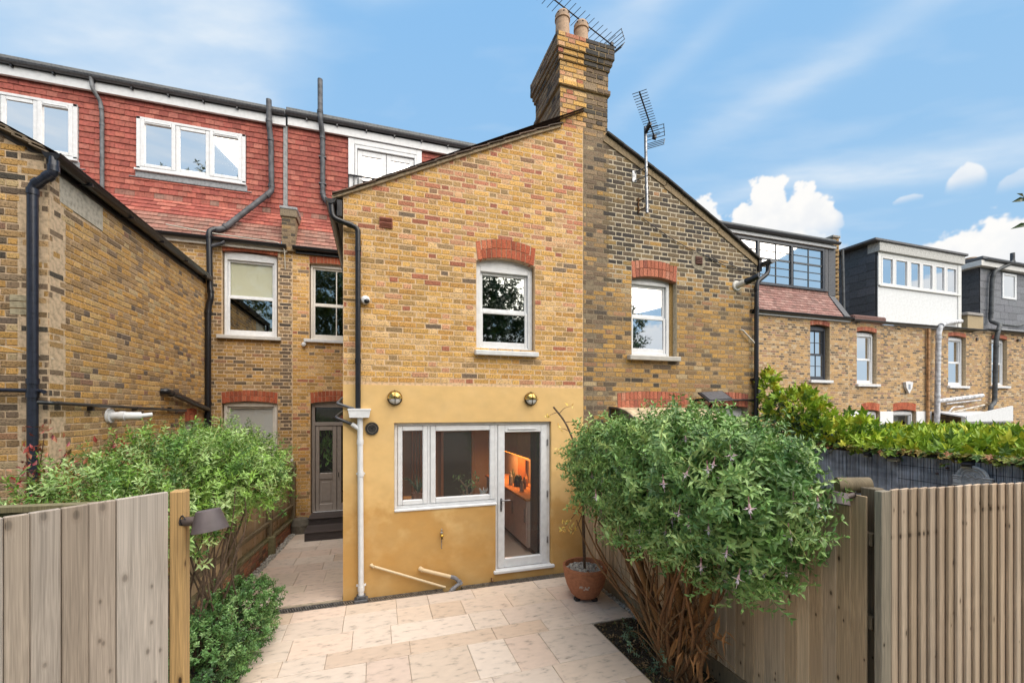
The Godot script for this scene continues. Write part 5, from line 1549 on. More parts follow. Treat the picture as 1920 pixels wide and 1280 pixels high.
	var sw := put("slate_hung_wall", sb, mats["slate"], f)
	var l2 := []
	hang(l2, frame_at(0, 5.75, -4.915), [rect(24.40, 33.0, 0.0, 2.65), rect(25.86, 26.97, 1.40, 2.62)], 0.0, 2.65, 0.30, 0.6, func(x, y): return Color(0.17, 0.175, 0.195) * rng.randf_range(0.85, 1.15), 0.008, 0.03)
	var ck2 := Transform3D(Basis(Vector3.BACK, Vector3.UP, Vector3.LEFT), Vector3(24.41, 5.75, -4.93))
	hang(l2, ck2, [rect(-3.0, 0.0, 0.0, 2.65)], 0.0, 2.65, 0.30, 0.6, func(x, y): return pick("slate"), 0.008, 0.03)
	emit(l2, "tile", "tiles", sw, mats["slate"], 0.003, 110)
	solid("fascia", f, "paint", C(0.70, 0.68, 0.65), [[24.1, 33.2, 8.40, 8.62, -8.0, -4.72]], 0.006)
	gutter(f, Vector3(24.3, 8.68, -4.66), Vector3(33.0, 8.68, -4.66), 0.06, GREY)
	solid("roof_edge", f, "lead", C(0.13, 0.135, 0.145), [[24.2, 33.2, 8.68, 8.80, -8.2, -4.72]], 0.012)
	var wf := MB.new()
	wf.col = WHITE
	for q in [[25.90, 26.0, 7.22, 8.32], [26.80, 26.92, 7.22, 8.32], [26.0, 26.8, 8.22, 8.32], [26.0, 26.8, 7.22, 7.32]]:
		wf.bx(q[0], q[1], q[2], q[3], -4.93, -4.87, 0.006)
	var ww := put("window", wf, mats["paint"], f)
	var g3 := MB.new()
	g3.bx(25.98, 26.82, 7.30, 8.24, -4.90, -4.896)
	put("pane", g3, mats["pane_bright"], ww)
	var bp := MB.new()
	bp.col = C(0.40, 0.32, 0.20)
	bp.bx(23.25, 24.28, 5.72, 6.30, -6.0, -4.75)
	put("broken_parapet", bp, mats["brick"], f)
	solid("coping", f, "cast", C(0.36, 0.34, 0.32), [[23.15, 24.2, 6.30, 6.42, -6.0, -4.70]], 0.02)
	var k := 0
	for p in [Vector3(26.9, 9.55, -7.5), Vector3(28.2, 9.85, -7.5), Vector3(29.3, 10.05, -7.5)]:
		var cm := MB.new()
		cm.col = [C(0.38, 0.13, 0.07), C(0.36, 0.12, 0.07), C(0.52, 0.35, 0.23)][k]
		cm.lathe([Vector2(0.18, -1.2), Vector2(0.19, 0.0), Vector2(0.26, 0.05), Vector2(0.26, 0.11), Vector2(0.2, 0.11), Vector2(0.16, -0.1)], frame_at(p.x, p.y, p.z), 18)
		tag(put("chimney_pot", cm, mats["clay"]), ["red chimney pot furthest left above the slate hung dormer", "red chimney pot between its neighbours above the slate hung dormer", "buff chimney pot by the vent pipe above the slate dormer"][k], "chimney pot", "pots on the far roofs")
		k += 1

# ---------------------------------------------------------------- ground and paving
func paving() -> void:
	var g := MB.new()
	g.col = C(0.10, 0.085, 0.05)
	g.quad(Vector3(-300, -0.45, -300), Vector3(300, -0.45, -300), Vector3(300, -0.45, 300), Vector3(-300, -0.45, 300), Vector3.UP)
	structure("ground", g, mats["ground"])
	var lw := MB.new()
	lw.col = C(0.045, 0.075, 0.022)
	lw.bx(-4.0, 6.9, -0.4, -0.05, 4.9, 14.0)
	structure("lawn", lw, mats["soil"])
	# patio bed: slabs laid in rows, each its own piece
	var bed := MB.new()
	bed.col = C(0.50, 0.42, 0.32)
	bed.bx(-0.82, 2.83, -0.3, -0.010, 0.13, 4.9)
	bed.bx(-1.3, -0.82, -0.3, -0.010, 0.13, 0.45)
	bed.bx(2.83, 3.40, -0.3, -0.010, 0.0, 1.52)
	bed.bx(-1.3, 3.4, -0.3, -0.06, -0.02, 0.13)
	var patio := structure("patio", bed, mats["mortar"])
	var z := 0.155
	var row := 0
	var tones := [C(0.72, 0.585, 0.475), C(0.75, 0.63, 0.53), C(0.67, 0.525, 0.41), C(0.73, 0.58, 0.48), C(0.70, 0.585, 0.495), C(0.77, 0.655, 0.56)]
	while z < 4.6:
		var dz: float = [0.29, 0.405, 0.405, 0.27, 0.61, 0.405, 0.50, 0.405, 0.61, 0.405, 0.5][row % 11]
		var left := -1.28 if z + dz < 0.5 else -0.80
		var right := 3.38 if z + dz < 1.54 else 2.815
		var x := left - rng.randf() * 0.35
		while x < right - 0.01:
			var L: float = [0.405, 0.61, 0.82, 0.61, 0.405, 0.92][rng.randi() % 6]
			var a := maxf(x, left)
			var b := minf(x + L, right)
			if right - b < 0.16: b = right
			if b - a > 0.06: slab(patio, Transform3D(Basis(), Vector3((a + b) * 0.5, 0, z + dz * 0.5)), b - a, dz, tones)
			x = maxf(x + L, b)
		z += dz
		row += 1
	# sloping path beside the wing
	var slope := Transform3D(Basis(Vector3.RIGHT, -0.036), Vector3(0, -0.0, -0.03))
	var pb := MB.new()
	pb.col = C(0.50, 0.42, 0.32)
	pb.box(slope * Transform3D(Basis(), Vector3(-0.66, -0.13, -2.2)), Vector3(1.32, 0.24, 4.4))
	var path := structure("path", pb, mats["mortar"])
	z = -0.05
	row = 0
	while z > -4.3:
		var dz: float = [0.405, 0.30, 0.61, 0.405, 0.405][row % 5]
		var zc := z - dz * 0.5
		var left := -1.27 - 0.055 * (zc + 4.4) * 0.9 + 0.10
		var x := left
		while x < -0.02:
			var L: float = [0.405, 0.61, 0.5, 0.82][rng.randi() % 4]
			var b := minf(x + L, -0.015)
			if -0.015 - b < 0.15: b = -0.015
			slab(path, slope * Transform3D(Basis(), Vector3((x + b) * 0.5, 0, zc)), b - x, dz, tones)
			x = b + 0.0001
		z -= dz
		row += 1
	# drain along the wall
	var dr := thing("drain_channel", "narrow slotted metal drain along the foot of the ochre wall", "drain", Vector3(1.2, -0.02, 0.08))
	var ch := MB.new()
	ch.col = C(0.03, 0.03, 0.032)
	ch.bx(-0.95, 3.25, -0.055, -0.05, 0.0, 0.14)
	put("channel", ch, mats["matt"], dr)
	solid("edge_rail", dr, "metal", C(0.45, 0.45, 0.46), [[-0.95, 1.30, -0.04, 0.003, 0.022, 0.034], [1.56, 3.25, -0.04, 0.003, 0.022, 0.034], [-0.95, 1.30, -0.04, 0.003, 0.138, 0.148], [1.56, 3.25, -0.04, 0.003, 0.138, 0.148]])
	var bars := MB.new()
	bars.col = C(0.50, 0.50, 0.50)
	var x := -0.94
	while x < 3.24:
		if x < 1.29 or x > 1.57: bars.box(Transform3D(Basis(Vector3.UP, 0.35), Vector3(x, -0.012, 0.086)), Vector3(0.013, 0.03, 0.11))
		x += 0.030
	stuff(put("grate_bars", bars, mats["metal"], dr))
	# pebbles beside the path and below the right-hand fence
	var pm := MB.new()
	pm.lathe([Vector2(0.001, -0.6), Vector2(0.75, -0.45), Vector2(1.0, 0.0), Vector2(0.7, 0.45), Vector2(0.001, 0.6)], Transform3D.IDENTITY, 7)
	var xs := []
	var cs := []
	for i in 900:
		var t := rng.randf()
		var zz := lerpf(-4.3, 0.3, t)
		var xx := -1.27 - 0.055 * (zz + 4.4) * 0.9 + rng.randf_range(-0.02, 0.10)
		pebble(xs, cs, Vector3(xx, zz * 0.036 - 0.008 + rng.randf() * 0.012, zz))
	for i in 500:
		pebble(xs, cs, Vector3(rng.randf_range(3.39, 3.47), rng.randf_range(-0.03, 0.0), rng.randf_range(0.15, 1.7)))
	var pe := scatter("pebbles", pm.mesh(), mats["cast"], xs, cs)
	tag(pe, "loose pale pebbles along the edges of the paving", "pebbles")
	var gb := MB.new()
	gb.col = C(0.08, 0.065, 0.045)
	gb.bx(3.38, 3.52, -0.4, -0.03, 0.0, 1.6)
	gb.bx(-1.75, -1.0, -0.4, -0.17, -4.4, 0.4)
	# flower beds
	gb.bx(2.83, 3.5, -0.4, -0.05, 1.5, 4.9)
	gb.bx(-2.0, -0.80, -0.4, -0.06, 0.42, 4.9)
	structure("soil", gb, mats["soil"])
	var lx := []
	var lc := []
	for i in 3400:
		var right := i % 4 != 0
		var p := Vector3(rng.randf_range(2.84, 3.48), -0.045 + rng.randf() * 0.03, rng.randf_range(1.53, 4.2)) if right else Vector3(rng.randf_range(-1.4, -0.83), -0.05 + rng.randf() * 0.03, rng.randf_range(0.45, 2.4))
		lx.append(Transform3D(Basis.from_euler(Vector3(rng.randfn(-PI / 2, 0.5), rng.randf() * TAU, 0)).scaled(Vector3.ONE * rng.randf_range(0.4, 1.3)), p))
		lc.append([C(0.10, 0.055, 0.03), C(0.05, 0.035, 0.022), C(0.22, 0.14, 0.06), C(0.03, 0.024, 0.018), C(0.16, 0.15, 0.04), C(0.30, 0.2, 0.1)][rng.randi() % 6])
	tag(scatter("leaf_litter", leaf(0.045, 0.018, 0.3), mats["soft_leaf"], lx, lc), "brown leaf litter and bark chips on the flower beds", "leaf litter")
	# timber edging of the bed
	tag(solid("bed_edging", null, "wood", C(0.16, 0.11, 0.07), [[2.85, 3.36, -0.2, -0.012, 1.525, 1.55]], 0.004), "dark timber edging at the head of the right-hand flower bed", "edging")

func pebble(xs: Array, cs: Array, p: Vector3) -> void:
	var s := rng.randf_range(0.011, 0.023)
	xs.append(Transform3D(Basis.from_euler(Vector3(rng.randf(), rng.randf() * TAU, rng.randf())).scaled(Vector3(s, s * 0.8, s)), p))
	var k := rng.randf_range(0.25, 0.75)
	cs.append(Color(k, k * 0.94, k * 0.85))

func slab(parent: Node3D, x: Transform3D, w: float, d: float, tones: Array) -> void:
	var mb := MB.new()
	var t: Color = tones[rng.randi() % tones.size()]
	var k := rng.randf_range(0.93, 1.05)
	mb.col = Color(t.r * k, t.g * k, t.b * k)
	var up := Transform3D(Basis(Vector3.RIGHT, Vector3.FORWARD, Vector3.UP), Vector3(0, rng.randf_range(-0.0015, 0.0015), 0))
	slab_face(mb, up, Vector3(w - 0.005, d - 0.005, 0.03), 0.003)
	# slabs lie face up, so turn the face frame towards the sky
	put("paving_slab", mb, mats["stone"], parent, x)

func steps() -> void:
	var t := thing("garden_steps", "two dark grey decking steps below the grey garden door", "steps", Vector3(-0.5, -0.12, -3.8))
	for q in [[-0.93, 0.05, -3.30, -3.86, 0.065], [-0.925, 0.04, -3.86, -4.40, 0.205]]:
		var zf: float = q[2]
		var top: float = q[4]
		for i in 4:
			var z0 := zf + 0.01 - i * 0.14
			solid("tread_board", t, "deck", C(0.105, 0.085, 0.080) * rng.randf_range(0.9, 1.15), [[q[0] - 0.015, q[1], top - 0.022, top, z0 - 0.136, z0 + 0.012]], 0.004)
		solid("riser", t, "deck", C(0.085, 0.07, 0.067), [[q[0], q[1], -0.2, top - 0.026, zf - 0.025, zf]], 0.003)
		solid("step_side", t, "deck", C(0.08, 0.066, 0.062), [[q[0], q[0] + 0.03, -0.2, top - 0.026, q[3], zf - 0.027]])
	var st := MB.new()
	st.col = C(0.17, 0.15, 0.12)
	st.lathe([Vector2(0.001, -0.12), Vector2(0.19, -0.10), Vector2(0.20, 0.08), Vector2(0.15, 0.20), Vector2(0.001, 0.24)], frame_at(-1.12, -0.05, -4.15), 9)
	tag(put("rough_stone", st, mats["cast"]), "rough grey lump of old footing left of the dark steps", "stone")

# ---------------------------------------------------------------- fences
func boards(parent: Node3D, a: Vector3, b: Vector3, y0: float, y1a: float, y1b: float, pitch: float, width: float, m: String, cols: Array, face: float, thick := 0.016, tilt := 0.11) -> void:
	var d := Vector3(b.x - a.x, 0, b.z - a.z)
	var L := d.length()
	d /= L
	var n := d.cross(Vector3.UP) * face
	var k := int(L / pitch)
	for i in k:
		var t := (i + 0.5) * pitch
		var c: Color = cols[rng.randi() % cols.size()] * rng.randf_range(0.85, 1.15)
		c.a = 1.0
		var top := lerpf(y1a, y1b, t / L) + rng.randf_range(-0.004, 0.004)
		var p := Vector3(a.x, 0, a.z) + d * t
		var bs := Basis(d, Vector3.UP, d.cross(Vector3.UP)).rotated(Vector3.UP, tilt * face)
		if absf(tilt) < 0.01: p += n * (thick * (i % 2))
		var mb := MB.new()
		mb.col = c
		mb.box(Transform3D(bs, Vector3(p.x, (y0 + top) * 0.5, p.z)), Vector3(width, top - y0, thick), 0.003)
		put("board", mb, mats[m], parent)

func fences() -> void:
	var W := [C(0.74, 0.54, 0.335), C(0.78, 0.58, 0.37), C(0.68, 0.49, 0.30), C(0.80, 0.61, 0.41)]
	var Wg := [C(0.82, 0.62, 0.44), C(0.77, 0.57, 0.40), C(0.86, 0.66, 0.48), C(0.72, 0.53, 0.36)]
	# right-hand boundary fence running back to the house
	var r := thing("garden_fence", "long close boarded fence behind the flowering shrub, running back to the house", "fence", Vector3(3.5, 0, 2), "wooden garden fences")
	boards(r, Vector3(3.49, 0, 0.02), Vector3(3.49, 0, 4.06), 0.13, 1.81, 1.94, 0.098, 0.106, "wood", W, -1.0, 0.016, 0.10)
	var gb := MB.new()
	gb.col = C(0.30, 0.235, 0.145)
	for q in [[0.03, 1.97], [1.99, 4.05]]:
		gb.bx(3.455, 3.485, -0.06, 0.135, q[0], q[1], 0.004)
	put("gravel_board", gb, mats["wood"], r)
	for q in [[0.35, 3.53], [1.1, 3.53], [1.65, 3.53]]:
		solid("rail", r, "wood", C(0.25, 0.19, 0.12), [[3.505, 3.56, q[0] - 0.04, q[0] + 0.04, 0.02, 4.06]])
	for z in [0.06, 2.0, 4.0]:
		solid("post", r, "wood", C(0.27, 0.21, 0.14), [[3.56, 3.65, -0.3, 1.98, z - 0.045, z + 0.045]], 0.005)
	# panel that faces the garden at the right
	var f := thing("garden_fence", "feather edged fence panel facing forward at the right edge", "fence", Vector3(4.4, 0, 4.12), "wooden garden fences")
	solid("corner_board", f, "wood", C(0.45, 0.38, 0.28), [[3.475, 3.565, 0.0, 1.985, 4.09, 4.135]], 0.004)
	boards(f, Vector3(3.57, 0, 4.12), Vector3(6.3, 0, 4.32), 0.0, 1.99, 1.985, 0.0835, 0.10, "wood", Wg, 1.0, 0.017, 0.24)
	for y in [0.4, 1.1, 1.75]:
		var rm := MB.new()
		rm.col = C(0.27, 0.2, 0.13)
		rm.beam(Vector3(3.57, y, 4.07), Vector3(6.3, y, 4.27), 0.05, 0.08)
		put("rail", rm, mats["wood"], f)
	var lg := MB.new()
	lg.col = C(0.34, 0.26, 0.16)
	lg.tube([Vector3(3.50, 1.975, 3.84), Vector3(3.66, 1.985, 3.95)], 0.055, 14)
	tag(put("round_log", lg, mats["wood"]), "short round timber lying on the fence top by the corner", "log")
	# near panel at the left with its thick end post
	var n := thing("garden_fence", "weathered near fence panel with thick orange end post at the left", "fence", Vector3(-0.6, 0, 4.4), "wooden garden fences")
	solid("post", n, "wood_near", C(0.80, 0.50, 0.21), [[-0.332, -0.284, 0.0, 2.208, 4.06, 4.112]], 0.004)
	var a := Vector3(-0.336, 0, 4.108)
	var d := (Vector3(-1.05, 0, 4.82) - a).normalized()
	var widths := [0.15, 0.07, 0.062, 0.068, 0.05, 0.062, 0.075, 0.09, 0.10, 0.10, 0.10]
	var t := 0.002
	for i in widths.size():
		var w: float = widths[i]
		var mb := MB.new()
		mb.col = [C(0.70, 0.60, 0.51), C(0.63, 0.51, 0.41), C(0.57, 0.45, 0.35), C(0.68, 0.575, 0.48), C(0.62, 0.50, 0.395)][i % 5] * rng.randf_range(0.95, 1.08)
		mb.col.a = 1.0
		var top := 2.21 - (t + w * 0.5) * 0.012
		var c: Vector3 = a + d * (t + w * 0.5)
		mb.box(Transform3D(Basis(Vector3.UP, atan2(-d.z, d.x) + PI + [0.015, -0.03, 0.02][i % 3]), Vector3(c.x, top * 0.5 + 0.1, c.z) + d.cross(Vector3.UP) * 0.004 * (i % 2)), Vector3(w - 0.0015, top - 0.2, 0.02), 0.0025)
		put("board", mb, mats["wood_near"], n)
		t += w
	for y in [0.6, 1.9]:
		var rm := MB.new()
		rm.col = C(0.33, 0.24, 0.14)
		var o := Vector3(-0.02, y, -0.03)
		rm.beam(a + o + d * 0.02, a + o + d * 0.98, 0.04, 0.09)
		put("rail", rm, mats["wood_near"], n)
	# the fence across, behind the near panel
	var b := thing("garden_fence", "mossy fence panel just showing behind the near weathered panel", "fence", Vector3(-1.2, 0, 3.9), "wooden garden fences")
	boards(b, Vector3(-2.4, 0, 3.62), Vector3(-0.40, 0, 4.03), 0.0, 2.10, 2.14, 0.13, 0.135, "wood_near", [C(0.26, 0.24, 0.10), C(0.29, 0.25, 0.12), C(0.23, 0.21, 0.09)], 1.0, 0.016, 0.06)
	var cpb := MB.new()
	cpb.col = C(0.34, 0.29, 0.15)
	cpb.beam(Vector3(-2.4, 2.115, 3.62), Vector3(-0.40, 2.155, 4.03), 0.05, 0.02)
	put("capping", cpb, mats["wood_near"], b)
	# path fence on a low brick wall
	var p := thing("garden_fence", "path side fence of upright boards standing on the low brick wall", "fence", Vector3(-1.5, 0, -2), "wooden garden fences")
	var A := Vector3(-1.36, 0, -4.36)
	var B := Vector3(-1.70, 0, 0.3)
	boards(p, A, B, 0.16, 1.34, 1.62, 0.105, 0.112, "wood", W, -1.0, 0.016, 0.10)
	var rl := MB.new()
	rl.col = C(0.33, 0.26, 0.16)
	rl.beam(Vector3(-1.30, 0.40, -4.36), Vector3(-1.63, 0.54, 0.3), 0.055, 0.055)
	rl.beam(Vector3(-1.30, 1.20, -4.36), Vector3(-1.63, 1.42, 0.3), 0.055, 0.055)
	put("rail", rl, mats["wood"], p)
	for i in 3:
		var q := A.lerp(B, [0.012, 0.36, 0.72][i])
		solid("post", p, "wood", C(0.31, 0.245, 0.15), [[q.x + 0.035, q.x + 0.115, -0.2, 1.36 + 0.1 * i, q.z - 0.04, q.z + 0.04]], 0.005)
	solid("post_cap", p, "paint", WHITE, [[-1.34, -1.29, 1.37, 1.42, -4.34, -4.28]], 0.006)
	# the low wall itself: every brick a part
	var w := thing("low_wall", "low red brick wall with mossy coping beside the path", "wall", Vector3(-1.4, -0.1, -2))
	var d2 := (B - A).normalized()
	var W2 := Transform3D(Basis(-d2, Vector3.UP, d2.cross(Vector3.UP)), Vector3(-1.285, 0, -4.36))
	if W2.basis.z.x < 0: W2.basis = Basis(-d2, Vector3.UP, -d2.cross(Vector3.UP))
	W2.basis = Basis(d2 * -1.0, Vector3.UP, (d2 * -1.0).cross(Vector3.UP))
	var cm := MB.new()
	cm.col = C(0.32, 0.24, 0.16)
	var wp := PackedVector2Array([Vector2(-4.6, -0.3), Vector2(0, -0.3), Vector2(0, 0.07), Vector2(-4.6, 0.24)])
	wall_face(cm, W2, [wp], -0.008, 0.1)
	var wl := put("core", cm, mats["mortar"], w)
	var list := []
	lay(list, W2, [wp], -0.3, 0.24, func(x, y): return pick("garden"))
	emit(list, "brick", "bricks", wl, mats["brick"], 0.005, 300)
	for i in 9:
		var s0 := -4.6 + i * 0.511
		var mb := MB.new()
		mb.col = [C(0.30, 0.265, 0.15), C(0.27, 0.23, 0.14), C(0.24, 0.23, 0.11)][i % 3]
		var y0 := lerpf(0.24, 0.07, (s0 + 4.6) / 4.6)
		mb.beam(W2 * Vector3(s0, y0 + 0.03, -0.055), W2 * Vector3(s0 + 0.505, y0 + 0.03 - 0.019, -0.055), 0.15, 0.055, Vector3.UP, 0.008)
		put("coping_stone", mb, mats["cast"], w)
	var po := MB.new()
	po.col = C(0.25, 0.225, 0.12)
	var pq := W2 * Vector3(-1.72, 0, 0.02)
	po.bx(pq.x - 0.05, pq.x + 0.075, -0.3, 0.215, pq.z - 0.075, pq.z + 0.075, 0.01)
	put("wall_pier", po, mats["cast"], w)
	# reed screen on the boundary of the next garden
	var s := thing("reed_screen", "grey reed screen fence seen beyond the right-hand fence", "screen", Vector3(7, 0, 3))
	solid("backing", s, "matt", C(0.20, 0.21, 0.24), [[7.012, 7.05, 0.0, 1.93, 0.1, 6.2]])
	solid("top_rail", s, "matt", C(0.055, 0.045, 0.042), [[6.975, 7.08, 1.90, 1.955, 0.1, 6.2]], 0.006)
	var zz := 0.85
	var cnt := 0
	var rest := MB.new()
	while zz < 6.0:
		var k := rng.randf_range(0.75, 1.3)
		var rr := rng.randf_range(0.0065, 0.0095)
		var top := 1.93
		if zz > 1.4 and zz < 4.1 and cnt < 290:
			var mb := MB.new()
			mb.col = Color(0.46 * k, 0.48 * k, 0.54 * k)
			mb.tube([Vector3(7.0, 0.9, zz), Vector3(7.0 + rng.randf_range(-0.004, 0.004), top, zz + rng.randf_range(-0.004, 0.004))], rr, 6, false)
			put("reed", mb, mats["matt"], s)
			cnt += 1
		else:
			rest.col = Color(0.46 * k, 0.48 * k, 0.54 * k)
			rest.tube([Vector3(7.0, 0.3, zz), Vector3(7.0, top, zz)], rr, 5, false)
		zz += rr * 2.0 + 0.0005
	stuff(put("reeds", rest, mats["matt"], s))
	for y in [1.25, 1.42, 1.60, 1.78]:
		pipe("binding_wire", s, [Vector3(6.989, y, 2.2), Vector3(6.988, y - 0.01, 3.0), Vector3(6.989, y, 6.0)], 0.0025, C(0.05, 0.05, 0.06), "metal", [], 0.1)

# ---------------------------------------------------------------- plants
func leaf_into(mb: MB, x: Transform3D, L: float, w: float, fold := 0.2) -> void:
	var b := x.origin
	var c := x * Vector3(0, L * 0.5, 0)
	var l := x * Vector3(-w * 0.5, L * 0.42, fold * w)
	var r := x * Vector3(w * 0.5, L * 0.42, fold * w)
	var t := x * Vector3(0, L, -L * 0.10)
	mb.tri(b, c, l); mb.tri(b, r, c); mb.tri(l, c, t); mb.tri(c, r, t)

func leaf(L: float, w: float, fold: float) -> ArrayMesh:
	var mb := MB.new()
	leaf_into(mb, Transform3D.IDENTITY, L, w, fold)
	return mb.mesh()

# a shoot: a thin curved stem with pairs of leaves
func sprig(pairs: int, L: float, w: float, gap: float, open: float, droop: float, seed_: int) -> ArrayMesh:
	var r := RandomNumberGenerator.new()
	r.seed = seed_
	var mb := MB.new()
	var p := Vector3.ZERO
	var d := Vector3.UP
	mb.col = Color(0.95, 0.75, 0.6)
	for i in pairs:
		var q := p + d * gap
		mb.beam(p, q, 0.003, 0.003)
		p = q
		d = (d + Vector3(r.randf_range(-0.15, 0.15), -droop, 0.12)).normalized()
		var k := r.randf_range(0.78, 1.2)
		mb.col = Color(k, k, k)
		var a := r.randf() * 0.6 + (PI / 2 if i % 2 else 0.0)
		for s in 2:
			var side := Vector3(cos(a + s * PI), 0, sin(a + s * PI))
			var y := (side * open + d * 0.55 + Vector3.DOWN * droop).normalized()
			var z := (d - y * d.dot(y)).normalized()
			var sc := lerpf(1.1, 0.65, float(i) / pairs) * r.randf_range(0.8, 1.15)
			leaf_into(mb, Transform3D(Basis(y.cross(z), y, z), p), L * sc, w * sc)
		mb.col = Color(0.95, 0.75, 0.6)
	mb.col = Color(1.25, 1.25, 1.0)
	leaf_into(mb, Transform3D(Basis(), p), L * 0.6, w * 0.6)
	return mb.mesh()

# an open hand of leaflets
func palm(n: int, L: float, w: float) -> ArrayMesh:
	var mb := MB.new()
	for i in n:
		var a := lerpf(-1.9, 1.9, i / (n - 1.0))
		leaf_into(mb, Transform3D(Basis(Vector3.BACK, a) * Basis(Vector3.RIGHT, -0.25), Vector3.ZERO), L * (1.0 - 0.28 * absf(a)), w)
	return mb.mesh()

func facing(y: Vector3, spin: float, s: float) -> Basis:
	var a := y.cross(Vector3.UP if absf(y.y) < 0.95 else Vector3.RIGHT).normalized()
	return Basis(a, y, a.cross(y)).rotated(y, spin).scaled(Vector3.ONE * s)

func crown(blobs: Array, count: int, up: float, cols: Array, seed_: int, lump := 0.28, deep := 0.45, s0 := 0.75, s1 := 1.25) -> Array:
	var f := FastNoiseLite.new()
	f.seed = seed_; f.frequency = 2.2; f.fractal_octaves = 2
	var total := 0.0
	var wt := []
	for b in blobs:
		total += pow(b[1].x * b[1].y * b[1].z, 0.667)
		wt.append(total)
	var xs := []
	var cs := []
	var tries := 0
	while xs.size() < count and tries < count * 6:
		tries += 1
		var r := rng.randf() * total
		var bi := 0
		while wt[bi] < r: bi += 1
		var c: Vector3 = blobs[bi][0]
		var rad: Vector3 = blobs[bi][1]
		var d := Vector3(rng.randfn(), rng.randfn(), rng.randfn()).normalized()
		var n := f.get_noise_3dv((c + d * rad) * 1.6)
		var k := 1.0 - deep * pow(rng.randf(), 1.7)
		var p := c + d * rad * (k * (1.0 + n * lump * 2.0))
		var inside := false
		for j in blobs.size():
			if j != bi and ((p - blobs[j][0]) / blobs[j][1]).length() < 0.62: inside = true
		if inside: continue
		if f.get_noise_3dv(p * 2.6 + Vector3(9, 0, 0)) < -0.34: continue
		var y := (d / rad * rad.y + Vector3.UP * up + Vector3(rng.randfn(), rng.randfn(), rng.randfn()) * 0.42).normalized()
		xs.append(Transform3D(facing(y, rng.randf() * TAU, rng.randf_range(s0, s1)), p))
		var t := clampf(f.get_noise_3dv(p * 1.3 + Vector3(0, 20, 0)) * 0.9 + 0.5 + rng.randfn() * 0.16, 0.0, 0.999) * (cols.size() - 1)
		var q: Color = (cols[int(t)] as Color).lerp(cols[int(t) + 1], t - int(t))
		cs.append(q * rng.randf_range(0.8, 1.2))
	return [xs, cs]

func stems(t: Node3D, called: String, base: Vector3, n: int, tip: Callable, r0: float, col: Color, seed_: int, sag := 0.0) -> void:
	for i in n:
		var e: Vector3 = (tip as Callable).call(i)
		var b := base + Vector3(rng.randfn() * 0.06, 0, rng.randfn() * 0.09)
		var pts := []
		var rr := []
		var k := rng.randf_range(0.6, 1.2)
		var w1 := Vector3(rng.randfn(), 0, rng.randfn()) * 0.06
		var w2 := Vector3(rng.randfn(), 0, rng.randfn()) * 0.05
		for j in 9:
			var s := j / 8.0
			pts.append(b.lerp(e, s) + w1 * sin(s * PI) + w2 * sin(s * TAU) + Vector3.UP * (sag * sin(s * PI)))
			rr.append(lerpf(r0 * k, r0 * 0.25, s))
		var mb := MB.new()
		mb.col = col * rng.randf_range(0.7, 1.35)
		mb.tube(pts, rr, 7)
		put(called, mb, mats["bark"], t)

